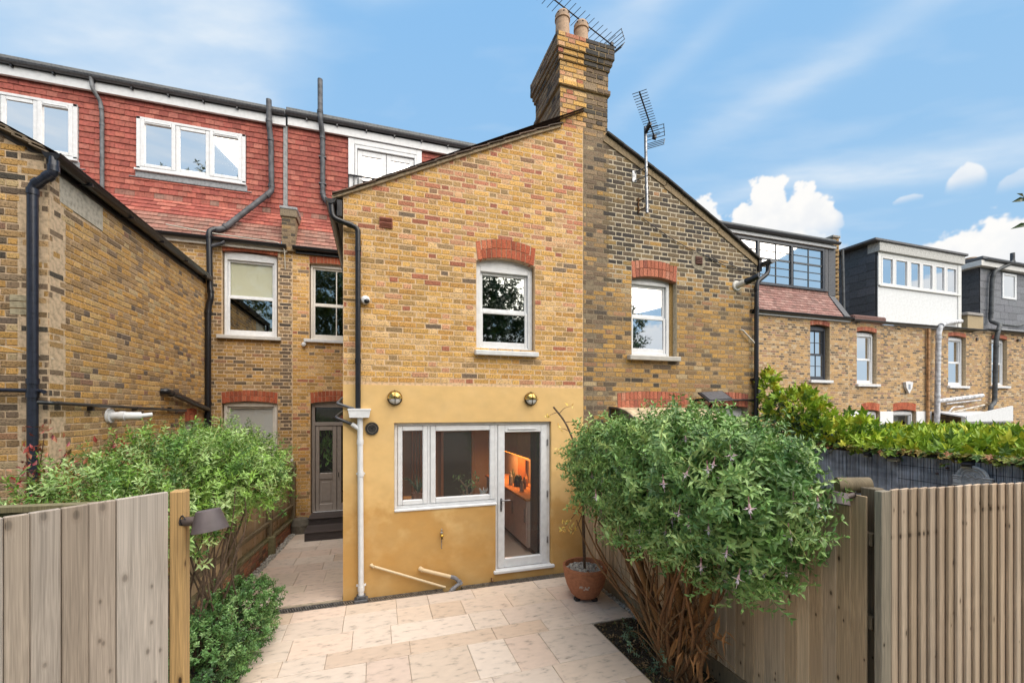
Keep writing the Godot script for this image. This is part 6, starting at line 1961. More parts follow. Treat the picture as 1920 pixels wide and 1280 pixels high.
func shrubs() -> void:
	# the flowering shrub on the right
	var t := thing("flowering_shrub", "big shrub with hanging pink and white flowers and bare orange stems", "shrub", Vector3(3.1, 0, 2.6))
	var blobs := [[Vector3(3.14, 1.86, 1.32), Vector3(0.34, 0.34, 0.46)], [Vector3(3.05, 1.93, 2.0), Vector3(0.42, 0.36, 0.58)], [Vector3(3.0, 1.94, 2.85), Vector3(0.48, 0.44, 0.60)], [Vector3(3.02, 1.80, 3.5), Vector3(0.40, 0.42, 0.40)], [Vector3(2.98, 1.66, 2.7), Vector3(0.46, 0.42, 0.62)], [Vector3(3.10, 1.62, 1.55), Vector3(0.34, 0.34, 0.45)], [Vector3(3.4, 2.02, 2.6), Vector3(0.4, 0.32, 0.95)], [Vector3(3.05, 1.50, 3.3), Vector3(0.34, 0.32, 0.38)]]
	stems(t, "stem", Vector3(3.12, -0.05, 2.62), 30, func(i): return Vector3(rng.randf_range(2.75, 3.35), rng.randf_range(1.1, 1.9), lerpf(1.0, 3.6, (i + 0.5) / 30.0)), 0.024, C(0.33, 0.155, 0.06), 3)
	stems(t, "twig", Vector3(3.12, 0.05, 2.62), 40, func(i): return Vector3(rng.randf_range(2.7, 3.42), rng.randf_range(0.25, 1.35), rng.randf_range(1.6, 3.5)), 0.007, C(0.34, 0.2, 0.09), 4, 0.12)
	for q in [[Vector3(3.16, 0.5, 2.55), Vector3(3.10, 0.75, 2.72), Vector3(3.05, 0.98, 2.62), Vector3(2.95, 1.5, 2.3)], [Vector3(3.1, 0.0, 2.6), Vector3(3.06, 0.35, 2.5), Vector3(3.06, 0.55, 2.34), Vector3(3.05, 1.2, 1.9)], [Vector3(3.1, 0.3, 2.5), Vector3(3.12, 0.55, 2.75), Vector3(3.13, 0.72, 2.95), Vector3(3.1, 1.4, 3.2)]]:
		pipe("limb", t, q, 0.036, C(0.37, 0.165, 0.05), "bark", [], 0.2)
	# peeling bark hanging off the old wood
	var bx := []
	var bc := []
	for i in 150:
		bx.append(Transform3D(Basis.from_euler(Vector3(rng.randfn(PI, 0.5), rng.randf() * TAU, rng.randfn(0, 0.4))).scaled(Vector3.ONE * rng.randf_range(0.6, 1.8)), Vector3(3.12 + rng.randfn() * 0.09, rng.randf_range(0.3, 0.95), 2.78 + rng.randfn() * 0.16)))
		bc.append(C(0.42, 0.19, 0.06) * rng.randf_range(0.5, 1.2))
	scatter("peeling_bark", leaf(0.13, 0.022, 0.4), mats["soft_leaf"], bx, bc, t)
	var cols := [C(0.08, 0.17, 0.045), C(0.13, 0.26, 0.06), C(0.21, 0.37, 0.095), C(0.31, 0.47, 0.15), C(0.43, 0.58, 0.20)]
	for k in 2:
		var c := crown(blobs, 1500, 0.25, cols, 7 + k)
		scatter("foliage", sprig(6, 0.072, 0.030, 0.034, 0.9, 0.10, 21 + k), mats["leaf"], c[0], c[1], t)
	var c2 := crown(blobs, 700, -0.5, cols, 19, 0.3, 0.15)
	scatter("foliage", sprig(7, 0.070, 0.028, 0.036, 0.8, 0.22, 33), mats["leaf"], c2[0], c2[1], t)
	# low regrowth near the ground
	var c3 := crown([[Vector3(3.0, 0.12, 2.35), Vector3(0.22, 0.2, 0.4)]], 40, 0.6, [C(0.10, 0.17, 0.09), C(0.16, 0.24, 0.14)], 3)
	scatter("regrowth", sprig(4, 0.04, 0.017, 0.022, 0.9, 0.05, 9), mats["leaf"], c3[0], c3[1], t)
	# flowers
	var fm := MB.new()
	fm.col = C(0.50, 0.22, 0.24)
	fm.tube([Vector3(0, 0, 0), Vector3(0, -0.03, 0)], 0.0022, 4)
	fm.col = C(0.78, 0.50, 0.52)
	fm.tube([Vector3(0, -0.03, 0), Vector3(0, -0.048, 0)], [0.004, 0.0065], 6)
	for i in 4:
		var a := PI / 2 * i
		fm.col = C(0.82, 0.60, 0.63)
		leaf_into(fm, Transform3D(Basis(Vector3.UP, a) * Basis(Vector3.RIGHT, 1.75), Vector3(0, -0.048, 0)), 0.034, 0.010, 0.2)
		fm.col = C(0.86, 0.76, 0.80)
		leaf_into(fm, Transform3D(Basis(Vector3.UP, a + 0.7) * Basis(Vector3.RIGHT, 2.8), Vector3(0, -0.050, 0)), 0.026, 0.013, 0.2)
	fm.col = C(0.84, 0.60, 0.66)
	fm.tube([Vector3(0, -0.05, 0), Vector3(0.002, -0.095, 0)], 0.0013, 3)
	var flower := fm.mesh()
	var fc := crown(blobs, 190, 0.0, cols, 41, 0.3, 0.02)
	var made := 0
	for i in fc[0].size():
		var p: Vector3 = fc[0][i].origin
		if p.x > 3.3 and p.y < 2.1: continue
		if made >= 110: break
		made += 1
		p += (EYE - p).normalized() * 0.17
		put("flower", flower, mats["soft_leaf"], t, Transform3D(Basis.from_euler(Vector3(rng.randfn(0, 0.15), rng.randf() * TAU, rng.randfn(0, 0.15))).scaled(Vector3.ONE * rng.randf_range(1.1, 1.55)), p))
	# light green shrub over the path fence
	var l := thing("evergreen_shrub", "light green spreading shrub leaning over the path fence", "shrub", Vector3(-1.7, 0, 0.4))
	var lb := [[Vector3(-1.75, 1.72, 0.35), Vector3(0.72, 0.45, 0.75)], [Vector3(-2.15, 1.50, 0.95), Vector3(0.52, 0.42, 0.5)], [Vector3(-1.32, 1.72, 0.15), Vector3(0.48, 0.36, 0.55)], [Vector3(-1.0, 1.62, 0.40), Vector3(0.34, 0.28, 0.40)], [Vector3(-1.55, 1.9, -0.5), Vector3(0.6, 0.32, 0.6)], [Vector3(-1.62, 1.42, 1.0), Vector3(0.46, 0.42, 0.45)], [Vector3(-1.02, 1.66, -0.2), Vector3(0.32, 0.26, 0.36)]]
	var lc := [C(0.06, 0.15, 0.025), C(0.13, 0.27, 0.04), C(0.24, 0.42, 0.065), C(0.33, 0.49, 0.16), C(0.45, 0.60, 0.25)]
	for k in 2:
		var c := crown(lb, 1350, 0.45, lc, 51 + k)
		scatter("foliage", sprig(5, 0.068, 0.020, 0.034, 0.9, 0.06, 61 + k), mats["leaf"], c[0], c[1], l)
	stems(l, "stem", Vector3(-1.25, -0.05, 0.95), 20, func(i): return Vector3(rng.randf_range(-1.9, -0.9), rng.randf_range(1.1, 1.8), rng.randf_range(-0.2, 1.2)), 0.018, C(0.20, 0.13, 0.085), 5)
	stems(l, "bare_shoot", Vector3(-1.7, 1.3, 0.8), 14, func(i): return Vector3(rng.randf_range(-2.5, -1.0), rng.randf_range(1.5, 2.15), rng.randf_range(0.6, 1.5)), 0.004, C(0.38, 0.34, 0.13), 6, 0.08)
	# low hedge by the path
	var hd := thing("clipped_shrub", "low dark green rounded shrub at the edge of the patio", "shrub", Vector3(-1.05, 0, 1.0))
	var hb := [[Vector3(-1.03, 0.22, 0.85), Vector3(0.36, 0.36, 0.5)], [Vector3(-1.12, 0.18, 1.45), Vector3(0.34, 0.34, 0.55)], [Vector3(-0.90, 0.38, 0.62), Vector3(0.25, 0.22, 0.28)]]
	var hc := crown(hb, 1700, 0.3, [C(0.05, 0.12, 0.04), C(0.085, 0.20, 0.055), C(0.14, 0.29, 0.08), C(0.25, 0.40, 0.15)], 71, 0.16, 0.35)
	scatter("foliage", sprig(5, 0.034, 0.020, 0.018, 1.0, 0.02, 73), mats["leaf"], hc[0], hc[1], hd)
	stems(hd, "stem", Vector3(-1.05, -0.05, 1.0), 10, func(i): return Vector3(rng.randf_range(-1.3, -0.8), rng.randf_range(0.2, 0.5), rng.randf_range(0.6, 1.6)), 0.009, C(0.12, 0.09, 0.06), 8)
	# red leaved shrub at the far left
	var rs := thing("red_leaved_shrub", "thin shrub with red leaves in front of the black downpipe at the left", "shrub", Vector3(-2.9, 0, 0.6))
	var rx := []
	var rc := []
	for s in [[Vector3(-2.75, 1.35, 0.75), Vector3(-2.55, 2.28, 0.85)], [Vector3(-2.75, 1.35, 0.75), Vector3(-2.36, 2.12, 0.9)], [Vector3(-2.7, 1.3, 0.7), Vector3(-2.62, 1.95, 0.95)], [Vector3(-2.6, 1.2, 0.5), Vector3(-2.12, 2.22, 0.62)], [Vector3(-2.6, 1.2, 0.5), Vector3(-1.98, 2.08, 0.62)], [Vector3(-2.7, 1.3, 0.7), Vector3(-2.52, 1.65, 1.05)], [Vector3(-2.7, 1.3, 0.7), Vector3(-2.30, 1.95, 0.95)], [Vector3(-2.8, 1.3, 0.7), Vector3(-2.62, 2.12, 0.95)]]:
		var mb := MB.new()
		mb.col = C(0.20, 0.09, 0.06)
		var m: Vector3 = (s[0] + s[1]) * 0.5 + Vector3(0.05, 0.06, 0.05)
		mb.tube([s[0], m, s[1]], [0.008, 0.006, 0.003], 5)
		put("stem", mb, mats["bark"], rs)
		for i in 30:
			var t2 := rng.randf_range(0.45, 1.05)
			rx.append(Transform3D(Basis.from_euler(Vector3(rng.randf_range(-1.4, 1.4), rng.randf() * TAU, rng.randf_range(-0.6, 0.6))).scaled(Vector3.ONE * rng.randf_range(0.6, 1.2)), (s[0] as Vector3).lerp(s[1], t2) + Vector3(rng.randfn(), rng.randfn(), rng.randfn()) * 0.045))
			rc.append([C(0.33, 0.05, 0.045), C(0.42, 0.08, 0.06), C(0.24, 0.035, 0.045), C(0.40, 0.15, 0.08), C(0.18, 0.12, 0.05)][rng.randi() % 5])
	scatter("foliage", leaf(0.07, 0.030, 0.2), mats["leaf"], rx, rc, rs)
	# creeper along the next fence
	var cr := thing("creeper", "yellow green creeper mounded along the next garden's fence top", "creeper", Vector3(7.2, 0, 2))
	var cb := [[Vector3(7.08, 2.86, 0.18), Vector3(0.16, 0.36, 0.22)], [Vector3(7.12, 2.52, 0.62), Vector3(0.34, 0.36, 0.5)], [Vector3(7.28, 2.18, 1.2), Vector3(0.42, 0.30, 0.6)], [Vector3(7.5, 1.98, 1.9), Vector3(0.62, 0.22, 0.7)], [Vector3(7.55, 1.97, 2.7), Vector3(0.62, 0.20, 0.7)], [Vector3(7.5, 2.0, 3.5), Vector3(0.55, 0.24, 0.7)], [Vector3(8.6, 1.96, 1.6), Vector3(1.1, 0.24, 1.0)], [Vector3(8.9, 2.0, 2.8), Vector3(1.2, 0.24, 0.9)], [Vector3(8.6, 2.30, 3.9), Vector3(0.9, 0.36, 0.6)], [Vector3(10.2, 1.98, 1.4), Vector3(1.3, 0.24, 1.2)], [Vector3(8.2, 2.06, 0.6), Vector3(0.9, 0.26, 0.8)]]
	var cc := [C(0.08, 0.16, 0.012), C(0.17, 0.30, 0.02), C(0.30, 0.44, 0.03), C(0.44, 0.52, 0.035), C(0.52, 0.46, 0.04)]
	for k in 2:
		var c := crown(cb, 2600, 0.9, cc, 81 + k, 0.2, 0.4)
		scatter("foliage", palm(5, 0.12, 0.045), mats["soft_leaf"], c[0], c[1], cr)
	var rim := []
	var rimc := []
	for i in 520:
		var z := rng.randf_range(0.9, 4.6)
		rim.append(Transform3D(Basis.from_euler(Vector3(rng.randf_range(1.6, 3.0), rng.randf_range(-2.6, -0.6), rng.randf_range(-0.5, 0.5))).scaled(Vector3.ONE * rng.randf_range(0.5, 1.0)), Vector3(6.97 + rng.randfn() * 0.03, 1.99 - absf(rng.randfn()) * 0.035, z)))
		rimc.append([C(0.30, 0.32, 0.05), C(0.16, 0.24, 0.05), C(0.36, 0.16, 0.07), C(0.42, 0.30, 0.08), C(0.12, 0.22, 0.06)][rng.randi() % 5])
	scatter("foliage", palm(5, 0.085, 0.04), mats["soft_leaf"], rim, rimc, cr)
	stems(cr, "stem", Vector3(7.15, 0.0, 1.2), 8, func(i): return Vector3(rng.randf_range(7.1, 8.0), 2.1, rng.randf_range(0.4, 3.6)), 0.02, C(0.16, 0.11, 0.07), 9)
	var iv := thing("ivy", "dark ivy climbing the corner below the yellow creeper", "ivy", Vector3(7.1, 0, 0.4))
	var ic := crown([[Vector3(7.02, 2.36, 0.42), Vector3(0.16, 0.36, 0.40)], [Vector3(7.06, 2.0, 0.75), Vector3(0.2, 0.35, 0.6)]], 900, 0.0, [C(0.02, 0.05, 0.02), C(0.04, 0.09, 0.035), C(0.08, 0.14, 0.06)], 91, 0.2, 0.3)
	scatter("foliage", palm(3, 0.06, 0.035), mats["leaf"], ic[0], ic[1], iv)
	stems(iv, "stem", Vector3(7.05, 0.0, 0.4), 5, func(i): return Vector3(7.03, rng.randf_range(2.0, 2.6), rng.randf_range(0.1, 0.9)), 0.012, C(0.12, 0.08, 0.05), 10)

func potted_tree() -> void:
	var p := thing("plant_pot", "round terracotta pot with pebbles on dark feet by the fence", "pot", Vector3(3.05, 0, 0.92))
	var pm := MB.new()
	pm.col = C(0.44, 0.165, 0.075)
	pm.lathe([Vector2(0.001, 0.045), Vector2(0.14, 0.045), Vector2(0.19, 0.09), Vector2(0.245, 0.20), Vector2(0.278, 0.33), Vector2(0.288, 0.40), Vector2(0.296, 0.42), Vector2(0.296, 0.445), Vector2(0.284, 0.455), Vector2(0.264, 0.45), Vector2(0.258, 0.38), Vector2(0.001, 0.38)], frame_at(3.05, 0, 0.92), 36)
	put("body", pm, mats["clay"], p)
	for i in 3:
		var a := TAU * i / 3.0 + 0.9
		solid("foot", p, "cast", C(0.05, 0.04, 0.038), [[3.05 + cos(a) * 0.13 - 0.035, 3.05 + cos(a) * 0.13 + 0.035, 0.002, 0.048, 0.92 + sin(a) * 0.13 - 0.035, 0.92 + sin(a) * 0.13 + 0.035]], 0.008)
	# pale limescale mark on the front of the pot
	var mk := MB.new()
	mk.col = C(0.58, 0.44, 0.36)
	var dir := Vector3(-0.55, 0, 0.84)
	for i in 9:
		var w := rng.randf_range(0.01, 0.03)
		var an := atan2(dir.z, dir.x) + (i - 5) * 0.055
		var y := 0.235 + rng.randf_range(-0.02, 0.02)
		var rad := 0.2575 + (y - 0.235) * 0.25
		var c := Vector3(3.05 + cos(an) * rad, y, 0.92 + sin(an) * rad)
		mk.box(Transform3D(Basis(Vector3.UP, PI / 2 - an), c), Vector3(w, rng.randf_range(0.01, 0.035), 0.004), 0.002)
	put("lime_mark", mk, mats["clay"], p)
	var xs := []
	var cs := []
	var pb := MB.new()
	pb.lathe([Vector2(0.001, -0.6), Vector2(0.75, -0.45), Vector2(1.0, 0.0), Vector2(0.7, 0.45), Vector2(0.001, 0.6)], Transform3D.IDENTITY, 7)
	for i in 420:
		var a := rng.randf() * TAU
		var r := sqrt(rng.randf()) * 0.25
		pebble(xs, cs, Vector3(3.05 + cos(a) * r, 0.385 + rng.randf() * 0.012, 0.92 + sin(a) * r))
	scatter("pebbles", pb.mesh(), mats["cast"], xs, cs, p)
	var t := thing("young_tree", "slender young tree with sparse yellow autumn leaves in the terracotta pot", "tree", Vector3(3.05, 0.38, 0.92))
	var lx := []
	var lc := []
	var paths := [[Vector3(3.05, 0.38, 0.92), Vector3(3.035, 1.2, 0.90), Vector3(3.04, 1.75, 0.80), Vector3(3.0, 2.05, 0.70), Vector3(2.90, 2.34, 0.62), Vector3(2.74, 2.54, 0.58)], [Vector3(3.03, 0.38, 0.93), Vector3(3.0, 0.8, 0.95), Vector3(2.995, 1.15, 0.95)]]
	for q in paths:
		pipe("trunk", t, q, 0.013 if q.size() > 3 else 0.009, C(0.20, 0.135, 0.09), "bark", [], 0.15)
	# stake and twigs
	var twigs := [[Vector3(3.03, 1.25, 0.9), Vector3(2.85, 1.1, 0.95), Vector3(2.66, 0.94, 1.0), 24], [Vector3(3.0, 1.15, 0.95), Vector3(2.9, 1.0, 1.0), Vector3(2.78, 0.92, 1.05), 12], [Vector3(3.02, 1.3, 0.9), Vector3(2.96, 1.42, 0.95), Vector3(2.86, 1.44, 1.0), 10], [Vector3(2.99, 1.15, 0.95), Vector3(3.08, 1.1, 1.02), Vector3(3.16, 1.12, 1.05), 8], [Vector3(3.0, 1.25, 0.95), Vector3(3.06, 1.35, 1.0), Vector3(3.02, 1.42, 1.05), 12], [Vector3(3.0, 2.03, 0.7), Vector3(2.85, 2.0, 0.74), Vector3(2.68, 1.94, 0.78), 5], [Vector3(3.0, 2.07, 0.7), Vector3(3.1, 2.16, 0.74), Vector3(3.25, 2.22, 0.76), 4], [Vector3(2.9, 2.33, 0.62), Vector3(3.02, 2.34, 0.66), Vector3(3.2, 2.2, 0.7), 4], [Vector3(2.95, 2.2, 0.66), Vector3(2.86, 2.24, 0.68), Vector3(2.78, 2.25, 0.7), 6], [Vector3(2.82, 2.45, 0.6), Vector3(2.9, 2.53, 0.6), Vector3(3.0, 2.55, 0.6), 3], [Vector3(2.80, 2.47, 0.6), Vector3(2.70, 2.44, 0.62), Vector3(2.62, 2.40, 0.62), 4], [Vector3(3.02, 1.1, 0.93), Vector3(2.9, 1.2, 0.98), Vector3(2.74, 1.24, 1.0), 8]]
	for q in twigs:
		var mb := MB.new()
		mb.col = C(0.24, 0.15, 0.09)
		mb.tube(curve([q[0], q[1], q[2]], 0.2), [0.006, 0.005, 0.005, 0.0045, 0.004, 0.0035, 0.003, 0.002], 5)
		put("branch", mb, mats["bark"], t)
		for i in q[3]:
			var s := rng.randf_range(0.35, 1.05)
			var a: Vector3 = (q[1] as Vector3).lerp(q[2], s)
			lx.append(Transform3D(Basis.from_euler(Vector3(rng.randf_range(-1, 1), rng.randf() * TAU, rng.randf_range(-1.2, 1.2))).scaled(Vector3.ONE * rng.randf_range(0.6, 1.2)), a + Vector3(rng.randfn(), rng.randfn(), rng.randfn()) * 0.022))
			lc.append([C(0.85, 0.60, 0.12), C(0.88, 0.70, 0.22), C(0.70, 0.60, 0.18), C(0.80, 0.44, 0.10)][rng.randi() % 4])
	scatter("foliage", leaf(0.062, 0.028, 0.2), mats["soft_leaf"], lx, lc, t)

# trees: trunk with limbs and a crown of leaf clumps
func tree(label: String, at: Vector3, height: float, spread: float, cols: Array, count: int, seed_: int, airy: float) -> void:
	var t := thing("garden_tree", label, "tree", at, "trees behind the garden")
	var top := at + Vector3(0, height, 0)
	var mb := MB.new()
	mb.col = C(0.12, 0.09, 0.065)
	mb.tube([at, at + Vector3(0.1, height * 0.3, 0), at + Vector3(-0.1, height * 0.6, 0.1), top - Vector3(0, height * 0.1, 0)], [0.22, 0.17, 0.11, 0.04], 8)
	put("trunk", mb, mats["bark"], t)
	var blobs := []
	for i in 9:
		var a := TAU * i / 9.0 + seed_
		var y := height * lerpf(0.42, 0.92, fmod(i * 0.37, 1.0))
		var e := at + Vector3(cos(a) * spread * 0.55, y, sin(a) * spread * 0.55)
		var lm := MB.new()
		lm.col = C(0.12, 0.09, 0.065)
		lm.tube([at + Vector3(0, y * 0.6, 0), (at + Vector3(0, y * 0.75, 0)).lerp(e, 0.6), e], [0.08, 0.05, 0.02], 6)
		put("limb", lm, mats["bark"], t)
		blobs.append([e, Vector3(spread * 0.42, height * 0.16, spread * 0.42)])
	var c := crown(blobs, count, 0.1, cols, seed_, 0.4, airy, 0.8, 1.6)
	scatter("crown", sprig(5, 0.22, 0.11, 0.10, 0.9, 0.10, seed_), mats["leaf"], c[0], c[1], t)

func trees() -> void:
	var dark := [C(0.02, 0.045, 0.014), C(0.04, 0.08, 0.02), C(0.07, 0.12, 0.03)]
	var olive := [C(0.045, 0.075, 0.015), C(0.08, 0.115, 0.022), C(0.12, 0.15, 0.03)]
	tree("broad dark tree behind the viewer, mirrored in the upper windows", Vector3(3.6, -0.4, 17.0), 11.5, 5.0, dark, 2600, 5, 0.7)
	tree("olive green tree behind the viewer, left of the broad dark one", Vector3(-1.8, -0.4, 18.5), 15.0, 5.0, olive, 2600, 6, 0.7)
	tree("tall airy tree behind the viewer, mirrored in the loft windows", Vector3(-7.4, -0.4, 7.6), 13.2, 3.4, olive, 900, 8, 0.8)
	tree("dark tree far behind the viewer on the right", Vector3(11.5, -0.4, 17.0), 9.5, 4.4, dark, 1900, 9, 0.7)
	# branch that dips into view at the right edge
	var t := thing("ash_tree", "leafy branch tip of a tree hanging in at the right edge", "tree", Vector3(6.2, -0.4, 5.2))
	var mb := MB.new()
	mb.col = C(0.14, 0.11, 0.08)
	mb.tube([Vector3(6.2, -0.4, 5.2), Vector3(6.15, 2.0, 5.15), Vector3(6.1, 4.4, 5.1)], [0.12, 0.10, 0.06], 9)
	put("trunk", mb, mats["bark"], t)
	var lx := []
	var lc := []
	for q in [[Vector3(6.1, 3.8, 5.1), Vector3(4.6, 3.95, 4.95), Vector3(3.585, 3.60, 4.72)], [Vector3(4.9, 3.92, 4.98), Vector3(4.2, 3.75, 4.9), Vector3(3.60, 3.47, 4.73)]]:
		pipe("branch", t, q, 0.008, C(0.13, 0.10, 0.07), "bark", [], 0.3)
		for i in 26:
			var s := i / 25.0
			var a: Vector3 = (q[1] as Vector3).lerp(q[2], s)
			for sg in [-1.0, 1.0]:
				lx.append(Transform3D(Basis.from_euler(Vector3(rng.randfn(0, 0.3), rng.randfn(0, 0.4), sg * 1.2 + 0.5 + rng.randfn(0, 0.25))), a))
				var k := rng.randf_range(0.7, 1.3)
				lc.append(Color(0.06 * k, 0.11 * k, 0.03 * k))
	scatter("foliage", leaf(0.075, 0.026, 0.15), mats["leaf"], lx, lc, t)

# ---------------------------------------------------------------- small fittings
func fittings() -> void:
	var k := 0
	for x in [0.654, 2.613]:
		var t := thing("bulkhead_lamp", ["round brass wall lamp above the kitchen window", "round brass wall lamp above the glazed door"][k], "wall lamp", Vector3(x, 2.66, 0.02), "brass wall lamps")
		k += 1
		var R := Transform3D(Basis(Vector3.RIGHT, PI / 2), Vector3(x, 2.66, 0.016))
		var ring := MB.new()
		ring.col = C(0.10, 0.085, 0.06)
		ring.lathe([Vector2(0.001, 0.0), Vector2(0.098, 0.0), Vector2(0.10, 0.02), Vector2(0.092, 0.035), Vector2(0.08, 0.036)], R, 28)
		put("base_ring", ring, mats["metal"], t)
		var gl := MB.new()
		gl.col = C(0.62, 0.62, 0.60)
		gl.lathe([Vector2(0.084, 0.03), Vector2(0.078, 0.055), Vector2(0.055, 0.075), Vector2(0.001, 0.084)], R, 24)
		put("glass_dome", gl, mats["paint"], t)
		var hd := MB.new()
		hd.col = C(0.62, 0.42, 0.14)
		for i in 12:
			for j in 5:
				var q := []
				for e in [[i, j], [i + 1, j], [i + 1, j + 1], [i, j + 1]]:
					var a: float = PI * e[0] / 12.0
					var b: float = PI / 2 * e[1] / 5.0
					q.append(Vector3(x + cos(a) * cos(b) * 0.097, 2.658 + sin(a) * cos(b) * 0.097, 0.045 + sin(b) * 0.068))
				hd.quad(q[0], q[1], q[2], q[3], q[0] - Vector3(x, 2.62, 0.0))
		hd.bx(x - 0.097, x + 0.097, 2.648, 2.662, 0.03, 0.10, 0.003)
		put("brass_hood", hd, mats["brass"], t)
		pipe("guard_bar", t, [Vector3(x, 2.768, 0.03), Vector3(x, 2.745, 0.085), Vector3(x, 2.68, 0.118), Vector3(x, 2.60, 0.108), Vector3(x, 2.555, 0.05)], 0.005, C(0.12, 0.09, 0.05), "metal", [], 0.04)
	# dome camera
	var c := thing("security_camera", "small white dome camera beside the black downpipe on the yellow brick", "camera", Vector3(0.278, 3.955, 0))
	var b1 := MB.new()
	b1.col = WHITE
	var X := Transform3D(Basis(Vector3.RIGHT, PI / 2), Vector3(0.278, 3.955, 0.0))
	b1.lathe([Vector2(0.001, 0.0), Vector2(0.058, 0.0), Vector2(0.058, 0.03), Vector2(0.05, 0.06), Vector2(0.001, 0.085)], X, 20)
	put("housing", b1, mats["paint"], c)
	var b2 := MB.new()
	b2.col = BLACK
	b2.lathe([Vector2(0.036, 0.0), Vector2(0.034, 0.02), Vector2(0.02, 0.036), Vector2(0.001, 0.04)], Transform3D(Basis(Vector3(1, -0.25, 0).normalized(), 1.9), Vector3(0.295, 3.935, 0.05)), 18)
	put("lens_dome", b2, mats["plastic"], c)
	pipe("cable", c, [Vector3(-0.03, 3.955, 0.01), Vector3(0.12, 3.95, 0.01), Vector3(0.23, 3.955, 0.01)], 0.005, BLACK)
	var c2 := thing("security_camera", "tiny white camera under the window sill left of the gable", "camera", Vector3(-1.09, 3.94, -4.38))
	var b3 := MB.new()
	b3.col = WHITE
	b3.lathe([Vector2(0.001, 0.0), Vector2(0.045, 0.0), Vector2(0.05, 0.04), Vector2(0.04, 0.09), Vector2(0.001, 0.10)], Transform3D(Basis(Vector3.RIGHT, PI / 2 + 0.2), Vector3(-1.09, 3.94, -4.39)), 16)
	put("housing", b3, mats["paint"], c2)
	# round black outlet with spiral grille
	var v := thing("round_vent", "round black vent with ring grille on the ochre wall by the white pipe", "vent", Vector3(0.36, 2.25, 0.02))
	var V := Transform3D(Basis(Vector3.RIGHT, PI / 2), Vector3(0.36, 2.25, 0.014))
	var vb := MB.new()
	vb.col = C(0.03, 0.028, 0.028)
	vb.lathe([Vector2(0.001, 0.012), Vector2(0.085, 0.012), Vector2(0.088, 0.0)], V, 28)
	put("plate", vb, mats["plastic"], v)
	for r in [0.078, 0.056, 0.036, 0.018]:
		var rm := MB.new()
		rm.col = C(0.07, 0.065, 0.062) if r != 0.056 else C(0.18, 0.16, 0.14)
		rm.lathe([Vector2(r - 0.006, 0.012), Vector2(r - 0.004, 0.026), Vector2(r + 0.004, 0.026), Vector2(r + 0.006, 0.012)], V, 28)
		put("ring", rm, mats["plastic"], v)
	# outside tap
	var tp := thing("outside_tap", "brass outside tap with a hanging chain on the ochre wall", "tap", Vector3(1.283, 0.73, 0.02))
	var bt := C(0.45, 0.33, 0.13)
	pipe("spout", tp, [Vector3(1.283, 0.775, 0.0), Vector3(1.283, 0.775, 0.075), Vector3(1.283, 0.71, 0.085)], 0.012, bt, "brass", [], 0.03)
	solid("tap_head", tp, "brass", C(0.60, 0.36, 0.05), [[1.262, 1.304, 0.742, 0.765, 0.06, 0.095]], 0.006)
	solid("lever", tp, "metal", C(0.4, 0.38, 0.35), [[1.275, 1.291, 0.79, 0.845, 0.045, 0.055], [1.262, 1.304, 0.785, 0.797, 0.04, 0.06]], 0.003)
	for i in 6:
		solid("chain_link", tp, "metal", C(0.35, 0.32, 0.28), [[1.272 + 0.004 * (i % 2), 1.284 + 0.004 * (i % 2), 0.69 - i * 0.024, 0.712 - i * 0.024, 0.05, 0.056 + 0.006 * (i % 2)]], 0.002)
	tag(pipe("overflow_stub", null, [Vector3(2.01, 0.05, 0.0), Vector3(2.01, 0.05, 0.06), Vector3(2.01, 0.02, 0.075)], 0.014, C(0.30, 0.17, 0.09), "metal", [], 0.02), "short copper pipe stub just left of the glazed door's sill", "pipe")
	# flue on the dark gable
	var fl := thing("boiler_flue", "boiler flue with white collar and black tip on the dark gable", "flue", Vector3(6.6, 4.75, 0))
	var wp := MB.new()
	wp.col = C(0.66, 0.64, 0.60)
	wp.lathe([Vector2(0.001, 0.02), Vector2(0.085, 0.02), Vector2(0.095, 0.0)], Transform3D(Basis(Vector3.RIGHT, PI / 2), Vector3(6.53, 4.70, 0.005)), 20)
	put("collar", wp, mats["paint"], fl)
	pipe("sleeve", fl, [Vector3(6.53, 4.70, 0.0), Vector3(6.58, 4.73, 0.15)], 0.055, C(0.62, 0.60, 0.56), "paint")
	pipe("tip", fl, [Vector3(6.58, 4.73, 0.15), Vector3(6.70, 4.80, 0.30)], 0.052, BLACK, "plastic", [[Vector3(6.60, 4.742, 0.175), Vector3(0.12, 0.07, 0.15)]])
	# floodlight with a tilted panel over the neighbour's door
	var fd := thing("flood_light", "black floodlight on a bracket beside the neighbour's door canopy", "floodlight", Vector3(5.7, 2.7, 0.1))
	var pb := MB.new()
	pb.col = BLACK
	pb.box(Transform3D(Basis(Vector3.RIGHT, 0.55) * Basis(Vector3.BACK, 0.08), Vector3(5.80, 2.72, 0.28)), Vector3(0.50, 0.03, 0.30), 0.01)
	put("head", pb, mats["plastic"], fd)
	var pf := MB.new()
	pf.col = C(0.10, 0.105, 0.12)
	pf.box(Transform3D(Basis(Vector3.RIGHT, 0.55) * Basis(Vector3.BACK, 0.08), Vector3(5.80, 2.737, 0.29)), Vector3(0.42, 0.012, 0.24), 0.003)
	put("glass_face", pf, mats["plastic"], fd)
	pipe("bracket", fd, [Vector3(5.55, 2.58, 0.0), Vector3(5.55, 2.66, 0.08), Vector3(5.75, 2.68, 0.2)], 0.02, BLACK, "metal", [], 0.04)
	pipe("bracket", fd, [Vector3(5.85, 2.45, 0.02), Vector3(5.85, 2.68, 0.2)], 0.016, BLACK, "metal")
	# curved canopy over that door
	var ca := thing("door_canopy", "curved tan plastic canopy over the neighbour's back door", "canopy", Vector3(4.8, 2.5, 0.35))
	var sh := MB.new()
	sh.col = C(0.62, 0.49, 0.32)
	var last := Vector2(0.0, 2.535)
